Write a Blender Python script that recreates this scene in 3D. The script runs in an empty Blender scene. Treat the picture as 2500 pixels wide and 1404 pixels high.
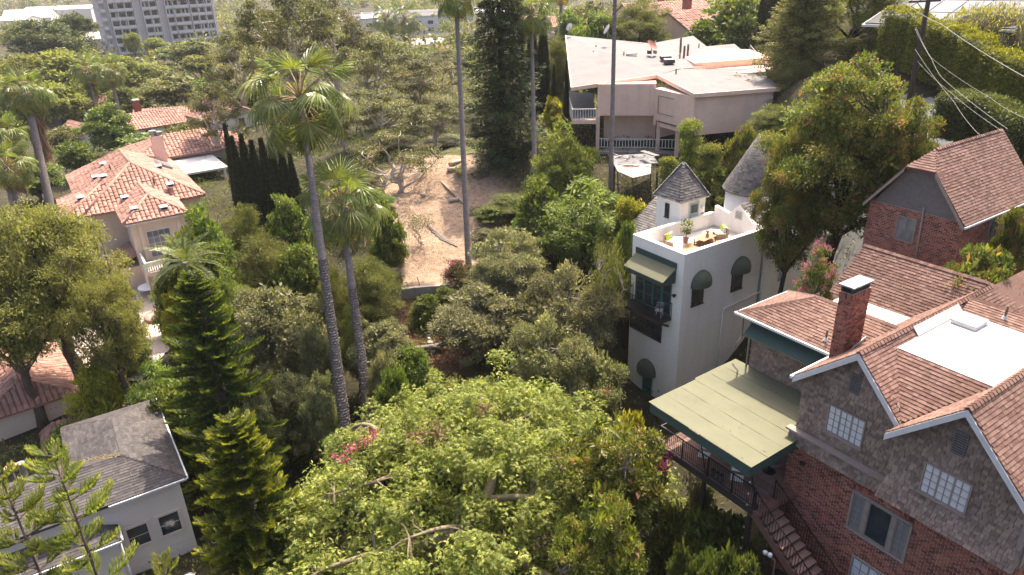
import bpy, bmesh, math, random
import numpy as np
from mathutils import Matrix, Vector, Euler

# ------------------------------------------------------------------ camera, sky, sun, exposure
scene = bpy.context.scene
COL = scene.collection
FPX, PITCH, ROLL, CAMZ = 1750.0, math.radians(24.5), math.radians(-2.0), 30.0
cam_data = bpy.data.cameras.new("camera")
cam_data.sensor_width = 36.0
cam_data.lens = FPX / 2500.0 * 36.0
cam_data.clip_start, cam_data.clip_end = 0.5, 6000.0
cam = bpy.data.objects.new("camera", cam_data)
COL.objects.link(cam)
cam.matrix_world = Matrix.Translation((0, 0, CAMZ)) @ Matrix.Rotation(math.pi / 2 - PITCH, 4, 'X') @ Matrix.Rotation(ROLL, 4, 'Z')
scene.camera = cam

SUN_AZ, SUN_EL = math.radians(20.0), math.radians(60.0)      # clockwise from +Y (straight ahead)
world = bpy.data.worlds.new("World")
scene.world = world
world.use_nodes = True
wn = world.node_tree
sky = wn.nodes.new('ShaderNodeTexSky')
sky.sky_type = 'NISHITA'
sky.sun_disc = False
sky.sun_elevation = SUN_EL
sky.sun_rotation = SUN_AZ
sky.altitude = 100.0
sky.air_density = 0.6
sky.dust_density = 6.0
sky.ozone_density = 0.2
wn.links.new(sky.outputs['Color'], wn.nodes['Background'].inputs['Color'])
wn.nodes['Background'].inputs['Strength'].default_value = 0.15

sun_data = bpy.data.lights.new("sun", 'SUN')
sun_data.energy = 3.3
sun_data.angle = math.radians(0.53)
sun_data.color = (1.0, 0.89, 0.73)
sun = bpy.data.objects.new("sun", sun_data)
COL.objects.link(sun)
sdir = Vector((math.sin(SUN_AZ) * math.cos(SUN_EL), math.cos(SUN_AZ) * math.cos(SUN_EL), math.sin(SUN_EL)))
sun.rotation_euler = sdir.to_track_quat('Z', 'Y').to_euler()
sun.location = sdir * 200

vs = scene.view_settings
vs.view_transform = 'Standard'
vs.look = 'None'
vs.exposure = 1.65
vs.gamma = 1.0
vs.use_curve_mapping = False
cy = scene.cycles
cy.max_bounces = 5
cy.diffuse_bounces = 3
cy.glossy_bounces = 2
cy.transmission_bounces = 4
cy.transparent_max_bounces = 6
cy.volume_bounces = 0
cy.caustics_reflective = False
cy.caustics_refractive = False
cy.use_denoising = True
cy.denoising_input_passes = 'RGB_ALBEDO_NORMAL'
cy.denoising_prefilter = 'ACCURATE'

RNG = np.random.default_rng(11)
random.seed(5)

# ------------------------------------------------------------------ measuring helpers: a photo point at a known distance -> a world point
def ray(px, py):
    x, y = (px - 1250.0) / FPX, -(py - 702.0) / FPX
    c, s = math.cos(ROLL), math.sin(ROLL)
    x, y = c * x - s * y, s * x + c * y
    return np.array([x, y * math.sin(PITCH) + math.cos(PITCH), y * math.cos(PITCH) - math.sin(PITCH)])
CAMP = np.array([0, 0, CAMZ])
def U(px, py, d):
    return CAMP + ray(px, py) * d
def UZ(px, py, z):
    r = ray(px, py)
    return CAMP + r * ((z - CAMZ) / r[2])
FWD = np.array([0, math.cos(PITCH), -math.sin(PITCH)])
UPV = np.array([0, math.sin(PITCH), math.cos(PITCH)])
def project(P):
    P = np.atleast_2d(P) - CAMP
    d = P @ FWD
    d = np.where(np.abs(d) < 1e-3, 1e-3, d)
    x, y = P[:, 0] / d, (P @ UPV) / d
    c, s = math.cos(-ROLL), math.sin(-ROLL)
    return 1250 + FPX * (c * x - s * y), 702 - FPX * (s * x + c * y), d

# ------------------------------------------------------------------ materials
MATS = {}
def new_mat(name):
    m = bpy.data.materials.new(name)
    m.use_nodes = True
    MATS[name] = m
    nt = m.node_tree
    return m, nt, nt.nodes['Principled BSDF'], nt.nodes['Material Output']
def nd(nt, t, **kw):
    n = nt.nodes.new(t)
    for k, v in kw.items():
        setattr(n, k, v)
    return n
def rgba(c):
    return (c[0], c[1], c[2], 1.0)
def mixc(nt, fac, a, b, mode='MIX'):
    n = nd(nt, 'ShaderNodeMix', data_type='RGBA', blend_type=mode)
    for i, v in ((0, fac), (6, a), (7, b)):
        if hasattr(v, 'is_linked') or isinstance(v, bpy.types.NodeSocket):
            nt.links.new(v, n.inputs[i])
        else:
            n.inputs[i].default_value = v if i == 0 else rgba(v)
    return n.outputs[2]
def piece_random(nt):
    """0..1: different for every separate piece and for every piece inside a joined mesh"""
    at = nd(nt, 'ShaderNodeAttribute', attribute_name='rnd')
    oi = nd(nt, 'ShaderNodeObjectInfo')
    ad = nd(nt, 'ShaderNodeMath', operation='ADD')
    nt.links.new(at.outputs['Fac'], ad.inputs[0])
    nt.links.new(oi.outputs['Random'], ad.inputs[1])
    fr = nd(nt, 'ShaderNodeMath', operation='FRACT')
    nt.links.new(ad.outputs[0], fr.inputs[0])
    return fr.outputs[0]
def ramp(nt, fac, stops):
    r = nd(nt, 'ShaderNodeValToRGB')
    el = r.color_ramp.elements
    while len(el) > 1:
        el.remove(el[-1])
    el[0].position, el[0].color = stops[0][0], rgba(stops[0][1])
    for p, c in stops[1:]:
        e = el.new(p)
        e.color = rgba(c)
    nt.links.new(fac, r.inputs[0])
    return r.outputs[0]
def noise(nt, scale, detail=4, rough=0.6, coords='Object', stretch=None):
    src = nd(nt, 'ShaderNodeNewGeometry').outputs['Position'] if coords == 'World' else nd(nt, 'ShaderNodeTexCoord').outputs[coords]
    if stretch:
        mp = nd(nt, 'ShaderNodeMapping')
        mp.inputs['Scale'].default_value = stretch
        nt.links.new(src, mp.inputs[0])
        src = mp.outputs[0]
    n = nd(nt, 'ShaderNodeTexNoise')
    n.inputs['Scale'].default_value = scale
    n.inputs['Detail'].default_value = detail
    n.inputs['Roughness'].default_value = rough
    nt.links.new(src, n.inputs['Vector'])
    return n.outputs['Fac']
def bump(nt, bs, height, strength=0.3, dist=0.02):
    b = nd(nt, 'ShaderNodeBump')
    b.inputs['Strength'].default_value = strength
    b.inputs['Distance'].default_value = dist
    nt.links.new(height, b.inputs['Height'])
    nt.links.new(b.outputs[0], bs.inputs['Normal'])
def plain(name, c, c2=None, rough=0.7, scale=3.0, metal=0.0, bmp=0.0, bscale=40.0, spec=0.3, coords='Object', detail=5, stretch=None, patch=None, streak=None):
    m, nt, bs, out = new_mat(name)
    bs.inputs['Roughness'].default_value = rough
    bs.inputs['Metallic'].default_value = metal
    bs.inputs['Specular IOR Level'].default_value = spec
    if c2 is None:
        c2 = tuple(v * 0.82 for v in c)
    f = noise(nt, scale, detail, 0.65, coords, stretch)
    r = ramp(nt, f, [(0.3, c2), (0.68, c)])
    if patch:
        f2 = noise(nt, patch[0], 3, 0.6, coords)
        mr = ramp(nt, f2, [(patch[2], (0, 0, 0)), (patch[2] + 0.12, (1, 1, 1))])
        r = mixc(nt, mr, r, patch[1])
    if streak:     # rain streaks: narrow across, long down
        f3 = noise(nt, streak[0], 4, 0.7, coords, (1, 1, 0.06))
        r = mixc(nt, ramp(nt, f3, [(0.5, (0, 0, 0)), (0.72, (streak[2],) * 3)]), r, streak[1])
    nt.links.new(r, bs.inputs['Base Color'])
    if bmp:
        bump(nt, bs, noise(nt, bscale, 3, 0.6, coords), bmp, 0.03)
    return m
def pieced(name, stops, rough=0.85, scale=6.0, amt=0.35, spec=0.25, bmp=0.25, bscale=50.0, big=None):
    """colour changes from piece to piece, with grain on top"""
    m, nt, bs, out = new_mat(name)
    bs.inputs['Roughness'].default_value = rough
    bs.inputs['Specular IOR Level'].default_value = spec
    c = ramp(nt, piece_random(nt), stops)
    g = ramp(nt, noise(nt, scale, 4, 0.7, 'World'), [(0.3, (1 - amt,) * 3), (0.7, (1 + amt * 0.3,) * 3)])
    c = mixc(nt, 1.0, c, g, 'MULTIPLY')
    if big:
        g2 = ramp(nt, noise(nt, big, 3, 0.6, 'World'), [(0.35, (0.78, 0.76, 0.74)), (0.65, (1.08, 1.06, 1.05))])
        c = mixc(nt, 1.0, c, g2, 'MULTIPLY')
    nt.links.new(c, bs.inputs['Base Color'])
    if bmp:
        bump(nt, bs, noise(nt, bscale, 3, 0.7, 'World'), bmp, 0.02)
    return m
def leaf(name, dark, mid, light, trans=0.42, rough=0.45, spec=0.35, tint=(1.15, 1.2, 0.55), tips=None, tip_at=0.9):
    m, nt, bs, out = new_mat(name)
    at = nd(nt, 'ShaderNodeAttribute', attribute_name='rnd')
    stops = [(0.0, dark), (0.5, mid), (0.85, light)]
    if tips:
        stops += [(tip_at, light), (min(tip_at + 0.04, 1.0), tips)]
    c = ramp(nt, at.outputs['Fac'], stops)
    oi = nd(nt, 'ShaderNodeObjectInfo')
    hs = nd(nt, 'ShaderNodeHueSaturation')
    mr = nd(nt, 'ShaderNodeMapRange')
    mr.inputs[3].default_value, mr.inputs[4].default_value = 0.485, 0.515
    nt.links.new(oi.outputs['Random'], mr.inputs[0])
    nt.links.new(mr.outputs[0], hs.inputs['Hue'])
    mr2 = nd(nt, 'ShaderNodeMapRange')
    mr2.inputs[3].default_value, mr2.inputs[4].default_value = 0.85, 1.15
    nt.links.new(oi.outputs['Random'], mr2.inputs[0])
    nt.links.new(mr2.outputs[0], hs.inputs['Value'])
    nt.links.new(c, hs.inputs['Color'])
    col = hs.outputs[0]
    nt.links.new(col, bs.inputs['Base Color'])
    bs.inputs['Roughness'].default_value = rough
    bs.inputs['Specular IOR Level'].default_value = spec
    tr = nd(nt, 'ShaderNodeBsdfTranslucent')
    nt.links.new(mixc(nt, 1.0, col, tint, 'MULTIPLY'), tr.inputs['Color'])
    mx = nd(nt, 'ShaderNodeMixShader')
    mx.inputs[0].default_value = trans
    nt.links.new(bs.outputs[0], mx.inputs[1])
    nt.links.new(tr.outputs[0], mx.inputs[2])
    nt.links.new(mx.outputs[0], out.inputs['Surface'])
    return m
def glass(name, tint=(0.02, 0.025, 0.03), rough=0.06):
    m, nt, bs, out = new_mat(name)
    c = ramp(nt, noise(nt, 1.2, 3), [(0.35, tint), (0.7, tuple(v * 2.2 for v in tint))])
    nt.links.new(c, bs.inputs['Base Color'])
    bs.inputs['Roughness'].default_value = rough
    bs.inputs['Specular IOR Level'].default_value = 0.8
    return m

# buildings
plain('white_stucco', (0.86, 0.82, 0.77), (0.79, 0.75, 0.70), 0.9, 0.7, bmp=0.15, bscale=14, stretch=(1, 1, .35), streak=(2.2, (0.62, 0.57, 0.51), .28))
plain('cream_stucco', (0.62, 0.51, 0.40), (0.55, 0.44, 0.34), 0.9, 0.8, bmp=0.15, bscale=22)
plain('pink_stucco', (0.84, 0.60, 0.47), (0.74, 0.51, 0.40), 0.9, 0.5, bmp=0.15, bscale=18, streak=(1.4, (0.55, 0.39, 0.31), .35))
plain('taupe_board', (0.27, 0.225, 0.195), (0.22, 0.18, 0.155), 0.8, 4)
plain('fascia_white', (0.62, 0.62, 0.62), (0.52, 0.52, 0.52), 0.6, 3)
plain('gutter_white', (0.72, 0.70, 0.68), (0.6, 0.57, 0.54), 0.5, 5)
plain('membrane', (0.47, 0.45, 0.435), (0.40, 0.38, 0.365), 0.75, 0.6, patch=(0.6, (0.33, 0.30, 0.275), 0.56))
plain('grey_roll_roof', (0.185, 0.168, 0.165), (0.15, 0.137, 0.134), 0.9, 0.5, bmp=0.2, bscale=30, patch=(0.18, (0.13, 0.12, 0.116), 0.6))
plain('mortar', (0.44, 0.385, 0.345), (0.34, 0.30, 0.265), 0.95, 8)
plain('concrete', (0.30, 0.265, 0.235), (0.21, 0.19, 0.17), 0.9, 1.2, bmp=0.3)
plain('pale_paving', (0.42, 0.34, 0.29), (0.33, 0.26, 0.22), 0.9, 0.8)
plain('asphalt', (0.16, 0.155, 0.15), (0.12, 0.115, 0.11), 0.95, 1.5, bmp=0.3)
plain('half_shade_canvas', (0.085, 0.105, 0.075), (0.072, 0.09, 0.065), 0.85, 2)  # same sage fabric, its shade partly painted into the colour
plain('sage_canvas', (0.138, 0.135, 0.085), (0.12, 0.118, 0.073), 0.85, 0.8, bmp=0.1, bscale=60)
plain('shade_toned_canvas', (0.045, 0.075, 0.062), (0.036, 0.062, 0.052), 0.8, 2)  # darker copy of the sage fabric, painted for its shaded sides
plain('teal_paint', (0.05, 0.15, 0.14), (0.04, 0.12, 0.115), 0.5, 3)
plain('sage_paint', (0.30, 0.40, 0.33), (0.26, 0.35, 0.29), 0.5, 3)
plain('black_iron', (0.015, 0.014, 0.014), (0.02, 0.018, 0.017), 0.5, 9)
plain('dark_wood', (0.055, 0.042, 0.036), (0.035, 0.028, 0.025), 0.7, 6, stretch=(1, 8, 8))
plain('red_wood', (0.20, 0.10, 0.075), (0.14, 0.07, 0.055), 0.75, 5, stretch=(1, 8, 8))
plain('teak', (0.36, 0.20, 0.10), (0.27, 0.145, 0.07), 0.6, 6)
plain('wicker', (0.34, 0.23, 0.15), (0.24, 0.155, 0.10), 0.8, 22, bmp=0.6, bscale=80)
plain('cushion_cream', (0.74, 0.68, 0.58), (0.66, 0.60, 0.51), 0.9, 5)
plain('cushion_lime', (0.38, 0.46, 0.05), (0.31, 0.38, 0.04), 0.9, 5)
plain('cushion_print', (0.62, 0.62, 0.60), (0.10, 0.16, 0.17), 0.9, 26)
plain('white_plastic', (0.78, 0.78, 0.77), (0.7, 0.7, 0.69), 0.4, 3)
plain('metal_grey', (0.33, 0.33, 0.33), (0.25, 0.25, 0.25), 0.45, 5, metal=0.6)
plain('rust_pipe', (0.12, 0.085, 0.07), (0.08, 0.055, 0.045), 0.8, 8)
plain('rust_dish', (0.33, 0.13, 0.10), (0.25, 0.09, 0.07), 0.7, 5)
plain('terracotta_pot', (0.45, 0.2, 0.12), (0.36, 0.155, 0.09), 0.8, 5)
plain('curtain', (0.66, 0.67, 0.68), (0.5, 0.52, 0.54), 0.8, 2.2, stretch=(9, 9, 0.6))
plain('dark_interior', (0.012, 0.012, 0.012), (0.02, 0.018, 0.016), 0.9, 2)
plain('louvre', (0.15, 0.14, 0.14), (0.11, 0.105, 0.105), 0.7, 5)
plain('siding_grey', (0.67, 0.575, 0.50), (0.60, 0.51, 0.44), 0.8, 1.5, streak=(2, (0.45, 0.40, 0.35), .3))
plain('cap_metal', (0.36, 0.38, 0.38), (0.10, 0.10, 0.10), 0.55, 3.5, metal=0.3)
plain('flashing', (0.62, 0.60, 0.58), (0.40, 0.38, 0.37), 0.5, 4, metal=0.2)
plain('apartment_wall', (0.55, 0.50, 0.47), (0.49, 0.44, 0.41), 0.9, 0.2)
plain('apartment_slab', (0.60, 0.56, 0.53), (0.52, 0.48, 0.45), 0.9, 0.3)
plain('far_white', (0.68, 0.64, 0.60), (0.58, 0.54, 0.50), 0.9, 0.1)
plain('far_roof', (0.46, 0.42, 0.40), (0.36, 0.33, 0.31), 0.9, 0.2)
plain('blue_tarp', (0.05, 0.28, 0.42), (0.04, 0.22, 0.34), 0.7, 0.6)
plain('panel_dark', (0.025, 0.028, 0.035), (0.02, 0.022, 0.028), 0.3, 2)
plain('wire_white', (0.30, 0.29, 0.27), (0.24, 0.23, 0.21), 0.6, 3)
plain('pole_wood', (0.075, 0.055, 0.045), (0.05, 0.038, 0.03), 0.9, 4, stretch=(6, 6, 0.5))
plain('old_tarp', (0.42, 0.33, 0.28), (0.24, 0.20, 0.18), 0.9, 1.2, bmp=0.5, bscale=4)
plain('debris_roof', (0.20, 0.195, 0.20), (0.08, 0.08, 0.085), 0.9, 2.2, bmp=0.6, bscale=6)
plain('earth_wall', (0.30, 0.215, 0.15), (0.22, 0.155, 0.11), 0.95, 2)
plain('log_wood', (0.50, 0.40, 0.31), (0.38, 0.30, 0.23), 0.9, 4)
plain('bin_grey', (0.22, 0.23, 0.24), (0.17, 0.18, 0.19), 0.5, 3)
glass('dark_glass')
glass('pale_glass', (0.11, 0.115, 0.12), 0.1)
plain('pale_pane', (0.60, 0.62, 0.64), (0.46, 0.48, 0.50), 0.35, 1.6, stretch=(2, 2, 9), spec=0.6)  # pale grey panes, tone varied in fine level bands
# pieced surfaces
pieced('roof_shingle', [(0, (0.135, 0.072, 0.056)), (0.35, (0.192, 0.11, 0.086)), (0.7, (0.235, 0.145, 0.115)), (1, (0.15, 0.082, 0.064))], scale=9, amt=0.3, big=0.35)
pieced('wall_shingle', [(0, (0.165, 0.12, 0.095)), (0.4, (0.245, 0.182, 0.145)), (0.75, (0.31, 0.235, 0.19)), (1, (0.195, 0.145, 0.118))], scale=7, amt=0.3, big=0.5)
pieced('brick', [(0, (0.125, 0.046, 0.036)), (0.3, (0.28, 0.098, 0.066)), (0.6, (0.36, 0.135, 0.09)), (0.85, (0.42, 0.18, 0.125)), (1, (0.10, 0.052, 0.046))], scale=14, amt=0.4, big=0.6)
pieced('terracotta', [(0, (0.32, 0.17, 0.13)), (0.4, (0.385, 0.215, 0.167)), (0.8, (0.44, 0.265, 0.212)), (1, (0.35, 0.195, 0.15))], scale=3, amt=0.3, big=0.25, bmp=0.1)
pieced('slate', [(0, (0.095, 0.089, 0.089)), (0.4, (0.15, 0.14, 0.137)), (0.8, (0.215, 0.2, 0.19)), (1, (0.12, 0.114, 0.117))], scale=8, amt=0.4, big=0.5)
pieced('grey_shingle', [(0, (0.058, 0.052, 0.054)), (0.5, (0.082, 0.074, 0.075)), (1, (0.105, 0.095, 0.094))], scale=8, amt=0.35, big=0.4)
pieced('deck_board', [(0, (0.16, 0.095, 0.08)), (0.5, (0.22, 0.135, 0.11)), (1, (0.27, 0.17, 0.14))], scale=5, amt=0.3)
pieced('grey_board', [(0, (0.12, 0.11, 0.105)), (0.5, (0.17, 0.155, 0.15)), (1, (0.22, 0.205, 0.195))], scale=5, amt=0.3)
pieced('stone', [(0, (0.30, 0.26, 0.22)), (0.5, (0.42, 0.36, 0.31)), (1, (0.52, 0.46, 0.40))], scale=5, amt=0.3)
pieced('paver', [(0, (0.50, 0.38, 0.31)), (0.5, (0.62, 0.50, 0.43)), (1, (0.70, 0.60, 0.54))], scale=3, amt=0.25)
# bark and leaves
def bark(name, c, c2, scale=3.0, bands=None):
    m, nt, bs, out = new_mat(name)
    f = noise(nt, scale, 5, 0.7, 'Object', bands or (3, 3, 0.8))
    nt.links.new(ramp(nt, f, [(0.32, c2), (0.66, c)]), bs.inputs['Base Color'])
    bs.inputs['Roughness'].default_value = 0.9
    bs.inputs['Specular IOR Level'].default_value = 0.2
    bump(nt, bs, f, 0.6, 0.06)
bark('bark_brown', (0.13, 0.095, 0.075), (0.06, 0.045, 0.037))
bark('bark_pale', (0.60, 0.51, 0.43), (0.34, 0.28, 0.23))
bark('bark_tan', (0.27, 0.21, 0.13), (0.155, 0.13, 0.085))
bark('bark_palm', (0.23, 0.195, 0.18), (0.085, 0.072, 0.07), 2.2, (1.6, 1.6, 9))
bark('bark_dark', (0.055, 0.04, 0.034), (0.025, 0.02, 0.018))
bark('bark_grey', (0.26, 0.225, 0.20), (0.13, 0.11, 0.098))
leaf('leaf_silk', (0.09, 0.11, 0.02), (0.205, 0.235, 0.045), (0.37, 0.36, 0.085), 0.42, 0.45, 0.3)
leaf('leaf_rubber', (0.06, 0.085, 0.016), (0.14, 0.165, 0.026), (0.27, 0.27, 0.05), 0.40, 0.45, 0.35, tips=(0.36, 0.20, 0.09), tip_at=0.94)
leaf('leaf_araucaria', (0.035, 0.062, 0.012), (0.11, 0.145, 0.02), (0.29, 0.30, 0.03), 0.36, 0.5, 0.3)
leaf('leaf_araucaria_old', (0.022, 0.045, 0.012), (0.065, 0.095, 0.018), (0.20, 0.225, 0.03), 0.34, 0.5, 0.3)
leaf('leaf_araucaria_young', (0.10, 0.125, 0.026), (0.21, 0.23, 0.05), (0.36, 0.35, 0.08), 0.35, 0.5, 0.3)
leaf('leaf_eucalyptus', (0.045, 0.05, 0.014), (0.125, 0.125, 0.034), (0.25, 0.225, 0.075), 0.36, 0.45, 0.3, tips=(0.27, 0.165, 0.075), tip_at=0.92)
leaf('leaf_elm', (0.115, 0.13, 0.035), (0.215, 0.228, 0.055), (0.33, 0.325, 0.095), 0.45, 0.5, 0.25)
leaf('leaf_oak', (0.115, 0.12, 0.056), (0.205, 0.205, 0.095), (0.32, 0.305, 0.155), 0.38, 0.45, 0.3)
leaf('leaf_olive', (0.115, 0.115, 0.06), (0.205, 0.195, 0.10), (0.32, 0.295, 0.16), 0.38, 0.5, 0.28)
leaf('leaf_jacaranda', (0.075, 0.105, 0.024), (0.15, 0.195, 0.04), (0.27, 0.30, 0.07), 0.46, 0.5, 0.3)
leaf('leaf_redtip', (0.055, 0.075, 0.018), (0.135, 0.152, 0.03), (0.25, 0.235, 0.06), 0.42, 0.5, 0.25, tips=(0.36, 0.15, 0.085), tip_at=0.86)
leaf('leaf_conifer', (0.022, 0.034, 0.012), (0.05, 0.07, 0.02), (0.115, 0.135, 0.036), 0.28, 0.55, 0.25)
leaf('leaf_cypress', (0.018, 0.025, 0.010), (0.036, 0.045, 0.016), (0.068, 0.078, 0.025), 0.18, 0.6, 0.2)
leaf('leaf_pine', (0.065, 0.075, 0.02), (0.15, 0.158, 0.04), (0.27, 0.258, 0.08), 0.36, 0.55, 0.25)
leaf('leaf_broad', (0.055, 0.085, 0.018), (0.125, 0.165, 0.03), (0.225, 0.25, 0.055), 0.44, 0.42, 0.35)
leaf('leaf_yellowgreen', (0.171, 0.175, 0.021), (0.291, 0.276, 0.033), (0.427, 0.378, 0.059), 0.48, 0.45, 0.35)
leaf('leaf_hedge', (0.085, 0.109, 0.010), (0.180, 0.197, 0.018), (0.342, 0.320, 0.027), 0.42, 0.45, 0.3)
leaf('leaf_ivy', (0.04, 0.055, 0.014), (0.09, 0.11, 0.024), (0.17, 0.18, 0.05), 0.34, 0.45, 0.3)
leaf('leaf_dry', (0.13, 0.10, 0.05), (0.20, 0.155, 0.08), (0.28, 0.23, 0.13), 0.35, 0.7, 0.2)
leaf('leaf_grass', (0.171, 0.168, 0.039), (0.291, 0.254, 0.079), (0.479, 0.364, 0.144), 0.4, 0.6, 0.2)
leaf('leaf_mixed', (0.065, 0.072, 0.02), (0.145, 0.145, 0.042), (0.24, 0.22, 0.08), 0.38, 0.5, 0.3)
leaf('leaf_palm', (0.06, 0.088, 0.02), (0.125, 0.16, 0.038), (0.26, 0.265, 0.08), 0.36, 0.35, 0.4)
leaf('leaf_palm_old', (0.300, 0.195, 0.041), (0.450, 0.315, 0.076), (0.500, 0.405, 0.124), 0.35, 0.6, 0.3)
leaf('leaf_palm_dead', (0.10, 0.062, 0.038), (0.17, 0.11, 0.065), (0.25, 0.17, 0.10), 0.2, 0.8, 0.15)
leaf('petal_magenta', (0.32, 0.02, 0.10), (0.45, 0.03, 0.15), (0.55, 0.07, 0.22), 0.4, 0.6, 0.2, (1, 0.9, 0.9))
leaf('petal_pink', (0.48, 0.14, 0.22), (0.58, 0.22, 0.30), (0.66, 0.32, 0.38), 0.4, 0.6, 0.2, (1, 0.9, 0.9))
leaf('leaf_brown', (0.10, 0.045, 0.03), (0.17, 0.075, 0.05), (0.22, 0.11, 0.08), 0.3, 0.7, 0.2, (1, 0.8, 0.7))
plain('petiole', (0.36, 0.27, 0.13), (0.26, 0.17, 0.09), 0.6, 4)

# ------------------------------------------------------------------ object helpers
def tag(o, label=None, cat=None, group=None, kind=None):
    for k, v in (('label', label), ('category', cat), ('group', group), ('kind', kind)):
        if v:
            o[k] = v
    return o
def thing(name, label, cat, loc=(0, 0, 0), rotz=0.0, group=None, scale=None):
    o = bpy.data.objects.new(name, None)
    COL.objects.link(o)
    o.location = [float(v) for v in loc]
    o.rotation_euler = (0, 0, rotz)
    if scale is not None:
        o.scale = scale
    o.empty_display_size = 0.3
    return tag(o, label, cat, group)
def link(name, me, parent=None, mat=None):
    o = bpy.data.objects.new(name, me)
    COL.objects.link(o)
    if parent is not None:
        o.parent = parent
    if mat and not me.materials:
        me.materials.append(MATS[mat])
    return o
class MB:
    """collects shapes, then links them as one mesh object"""
    def __init__(s):
        s.v, s.f, s.m, s.mats, s.smooth = [], [], [], [], []
    def mi(s, mat):
        if mat not in s.mats:
            s.mats.append(mat)
        return s.mats.index(mat)
    def add(s, vs_, fs_, mat, smooth=False):
        k = len(s.v)
        s.v += [tuple(float(c) for c in p) for p in vs_]
        s.f += [tuple(i + k for i in f) for f in fs_]
        s.m += [s.mi(mat)] * len(fs_)
        s.smooth += [smooth] * len(fs_)
        return s
    def box(s, x0, x1, y0, y1, z0, z1, mat, M=None):
        p = [(x0, y0, z0), (x1, y0, z0), (x1, y1, z0), (x0, y1, z0), (x0, y0, z1), (x1, y0, z1), (x1, y1, z1), (x0, y1, z1)]
        if M is not None:
            p = [tuple(M @ Vector(q)) for q in p]
        return s.add(p, [(0, 3, 2, 1), (4, 5, 6, 7), (0, 1, 5, 4), (1, 2, 6, 5), (2, 3, 7, 6), (3, 0, 4, 7)], mat)
    def poly(s, pts, mat):
        return s.add(pts, [tuple(range(len(pts)))], mat)
    def slab(s, pts, off, mat):
        """a polygon given thickness along the vector off"""
        n = len(pts)
        q = [tuple(p[i] + off[i] for i in range(3)) for p in pts]
        fs_ = [tuple(range(n)), tuple(range(2 * n - 1, n - 1, -1))]
        fs_ += [(i, i + n, (i + 1) % n + n, (i + 1) % n) for i in range(n)]
        return s.add(list(pts) + q, fs_, mat)
    def tube(s, pts, rad, mat, n=6, cap=True):
        pts = [np.array(p, float) for p in pts]
        if not hasattr(rad, '__len__'):
            rad = [rad] * len(pts)
        vs_, fs_ = [], []
        ref = np.array([0.31, 0.23, 0.92])
        for i, p in enumerate(pts):
            t = pts[min(i + 1, len(pts) - 1)] - pts[max(i - 1, 0)]
            t = t / (np.linalg.norm(t) + 1e-9)
            if abs(t @ ref) > 0.96:
                ref = np.array([0.9, 0.3, 0.2])
            u = np.cross(t, ref); u /= np.linalg.norm(u) + 1e-9
            w = np.cross(t, u)
            for k in range(n):
                a = 2 * math.pi * k / n
                vs_.append(p + (u * math.cos(a) + w * math.sin(a)) * rad[i])
        for i in range(len(pts) - 1):
            for k in range(n):
                fs_.append((i * n + k, i * n + (k + 1) % n, (i + 1) * n + (k + 1) % n, (i + 1) * n + k))
        s.add(vs_, fs_, mat, n > 5)
        if cap:
            k = len(s.v) - len(vs_)
            s.f += [tuple(k + i for i in range(n - 1, -1, -1)), tuple(k + len(vs_) - n + i for i in range(n))]
            s.m += [s.mi(mat)] * 2
            s.smooth += [False] * 2
        return s
    def bar(s, p, q, w, h, mat):
        """a straight bar of rectangular section"""
        p, q = np.array(p, float), np.array(q, float)
        t = q - p; L = np.linalg.norm(t); t /= L
        up = np.array([0, 0, 1.0]) if abs(t[2]) < 0.95 else np.array([0, 1.0, 0])
        u = np.cross(t, up); u /= np.linalg.norm(u)
        w2 = np.cross(u, t)
        c = [(-1, -1), (1, -1), (1, 1), (-1, 1)]
        vs_ = [r + u * a * w / 2 + w2 * b_ * h / 2 for r in (p, q) for a, b_ in c]
        return s.add(vs_, [(3, 2, 1, 0), (4, 5, 6, 7), (0, 1, 5, 4), (1, 2, 6, 5), (2, 3, 7, 6), (3, 0, 4, 7)], mat)
    def lathe(s, prof, mat, n=16, c=(0, 0), cap=True):
        vs_ = [(c[0] + r * math.cos(2 * math.pi * k / n), c[1] + r * math.sin(2 * math.pi * k / n), z) for r, z in prof for k in range(n)]
        fs_ = [(i * n + k, i * n + (k + 1) % n, (i + 1) * n + (k + 1) % n, (i + 1) * n + k) for i in range(len(prof) - 1) for k in range(n)]
        s.add(vs_, fs_, mat, n > 10)
        if cap:
            k = len(s.v) - len(vs_)
            s.f += [tuple(k + len(vs_) - n + i for i in range(n))]
            s.m += [s.mi(mat)]
            s.smooth += [False]
        return s
    def build(s, name, parent=None, bevel=0.0):
        me = bpy.data.meshes.new(name)
        me.from_pydata(s.v, [], s.f)
        for m in s.mats:
            me.materials.append(MATS[m])
        me.polygons.foreach_set('material_index', s.m)
        me.polygons.foreach_set('use_smooth', s.smooth)
        me.update()
        o = link(name, me, parent)
        if bevel:
            md = o.modifiers.new('bevel', 'BEVEL')
            md.width = bevel
            md.segments = 2
            md.limit_method = 'ANGLE'
        return o
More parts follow.
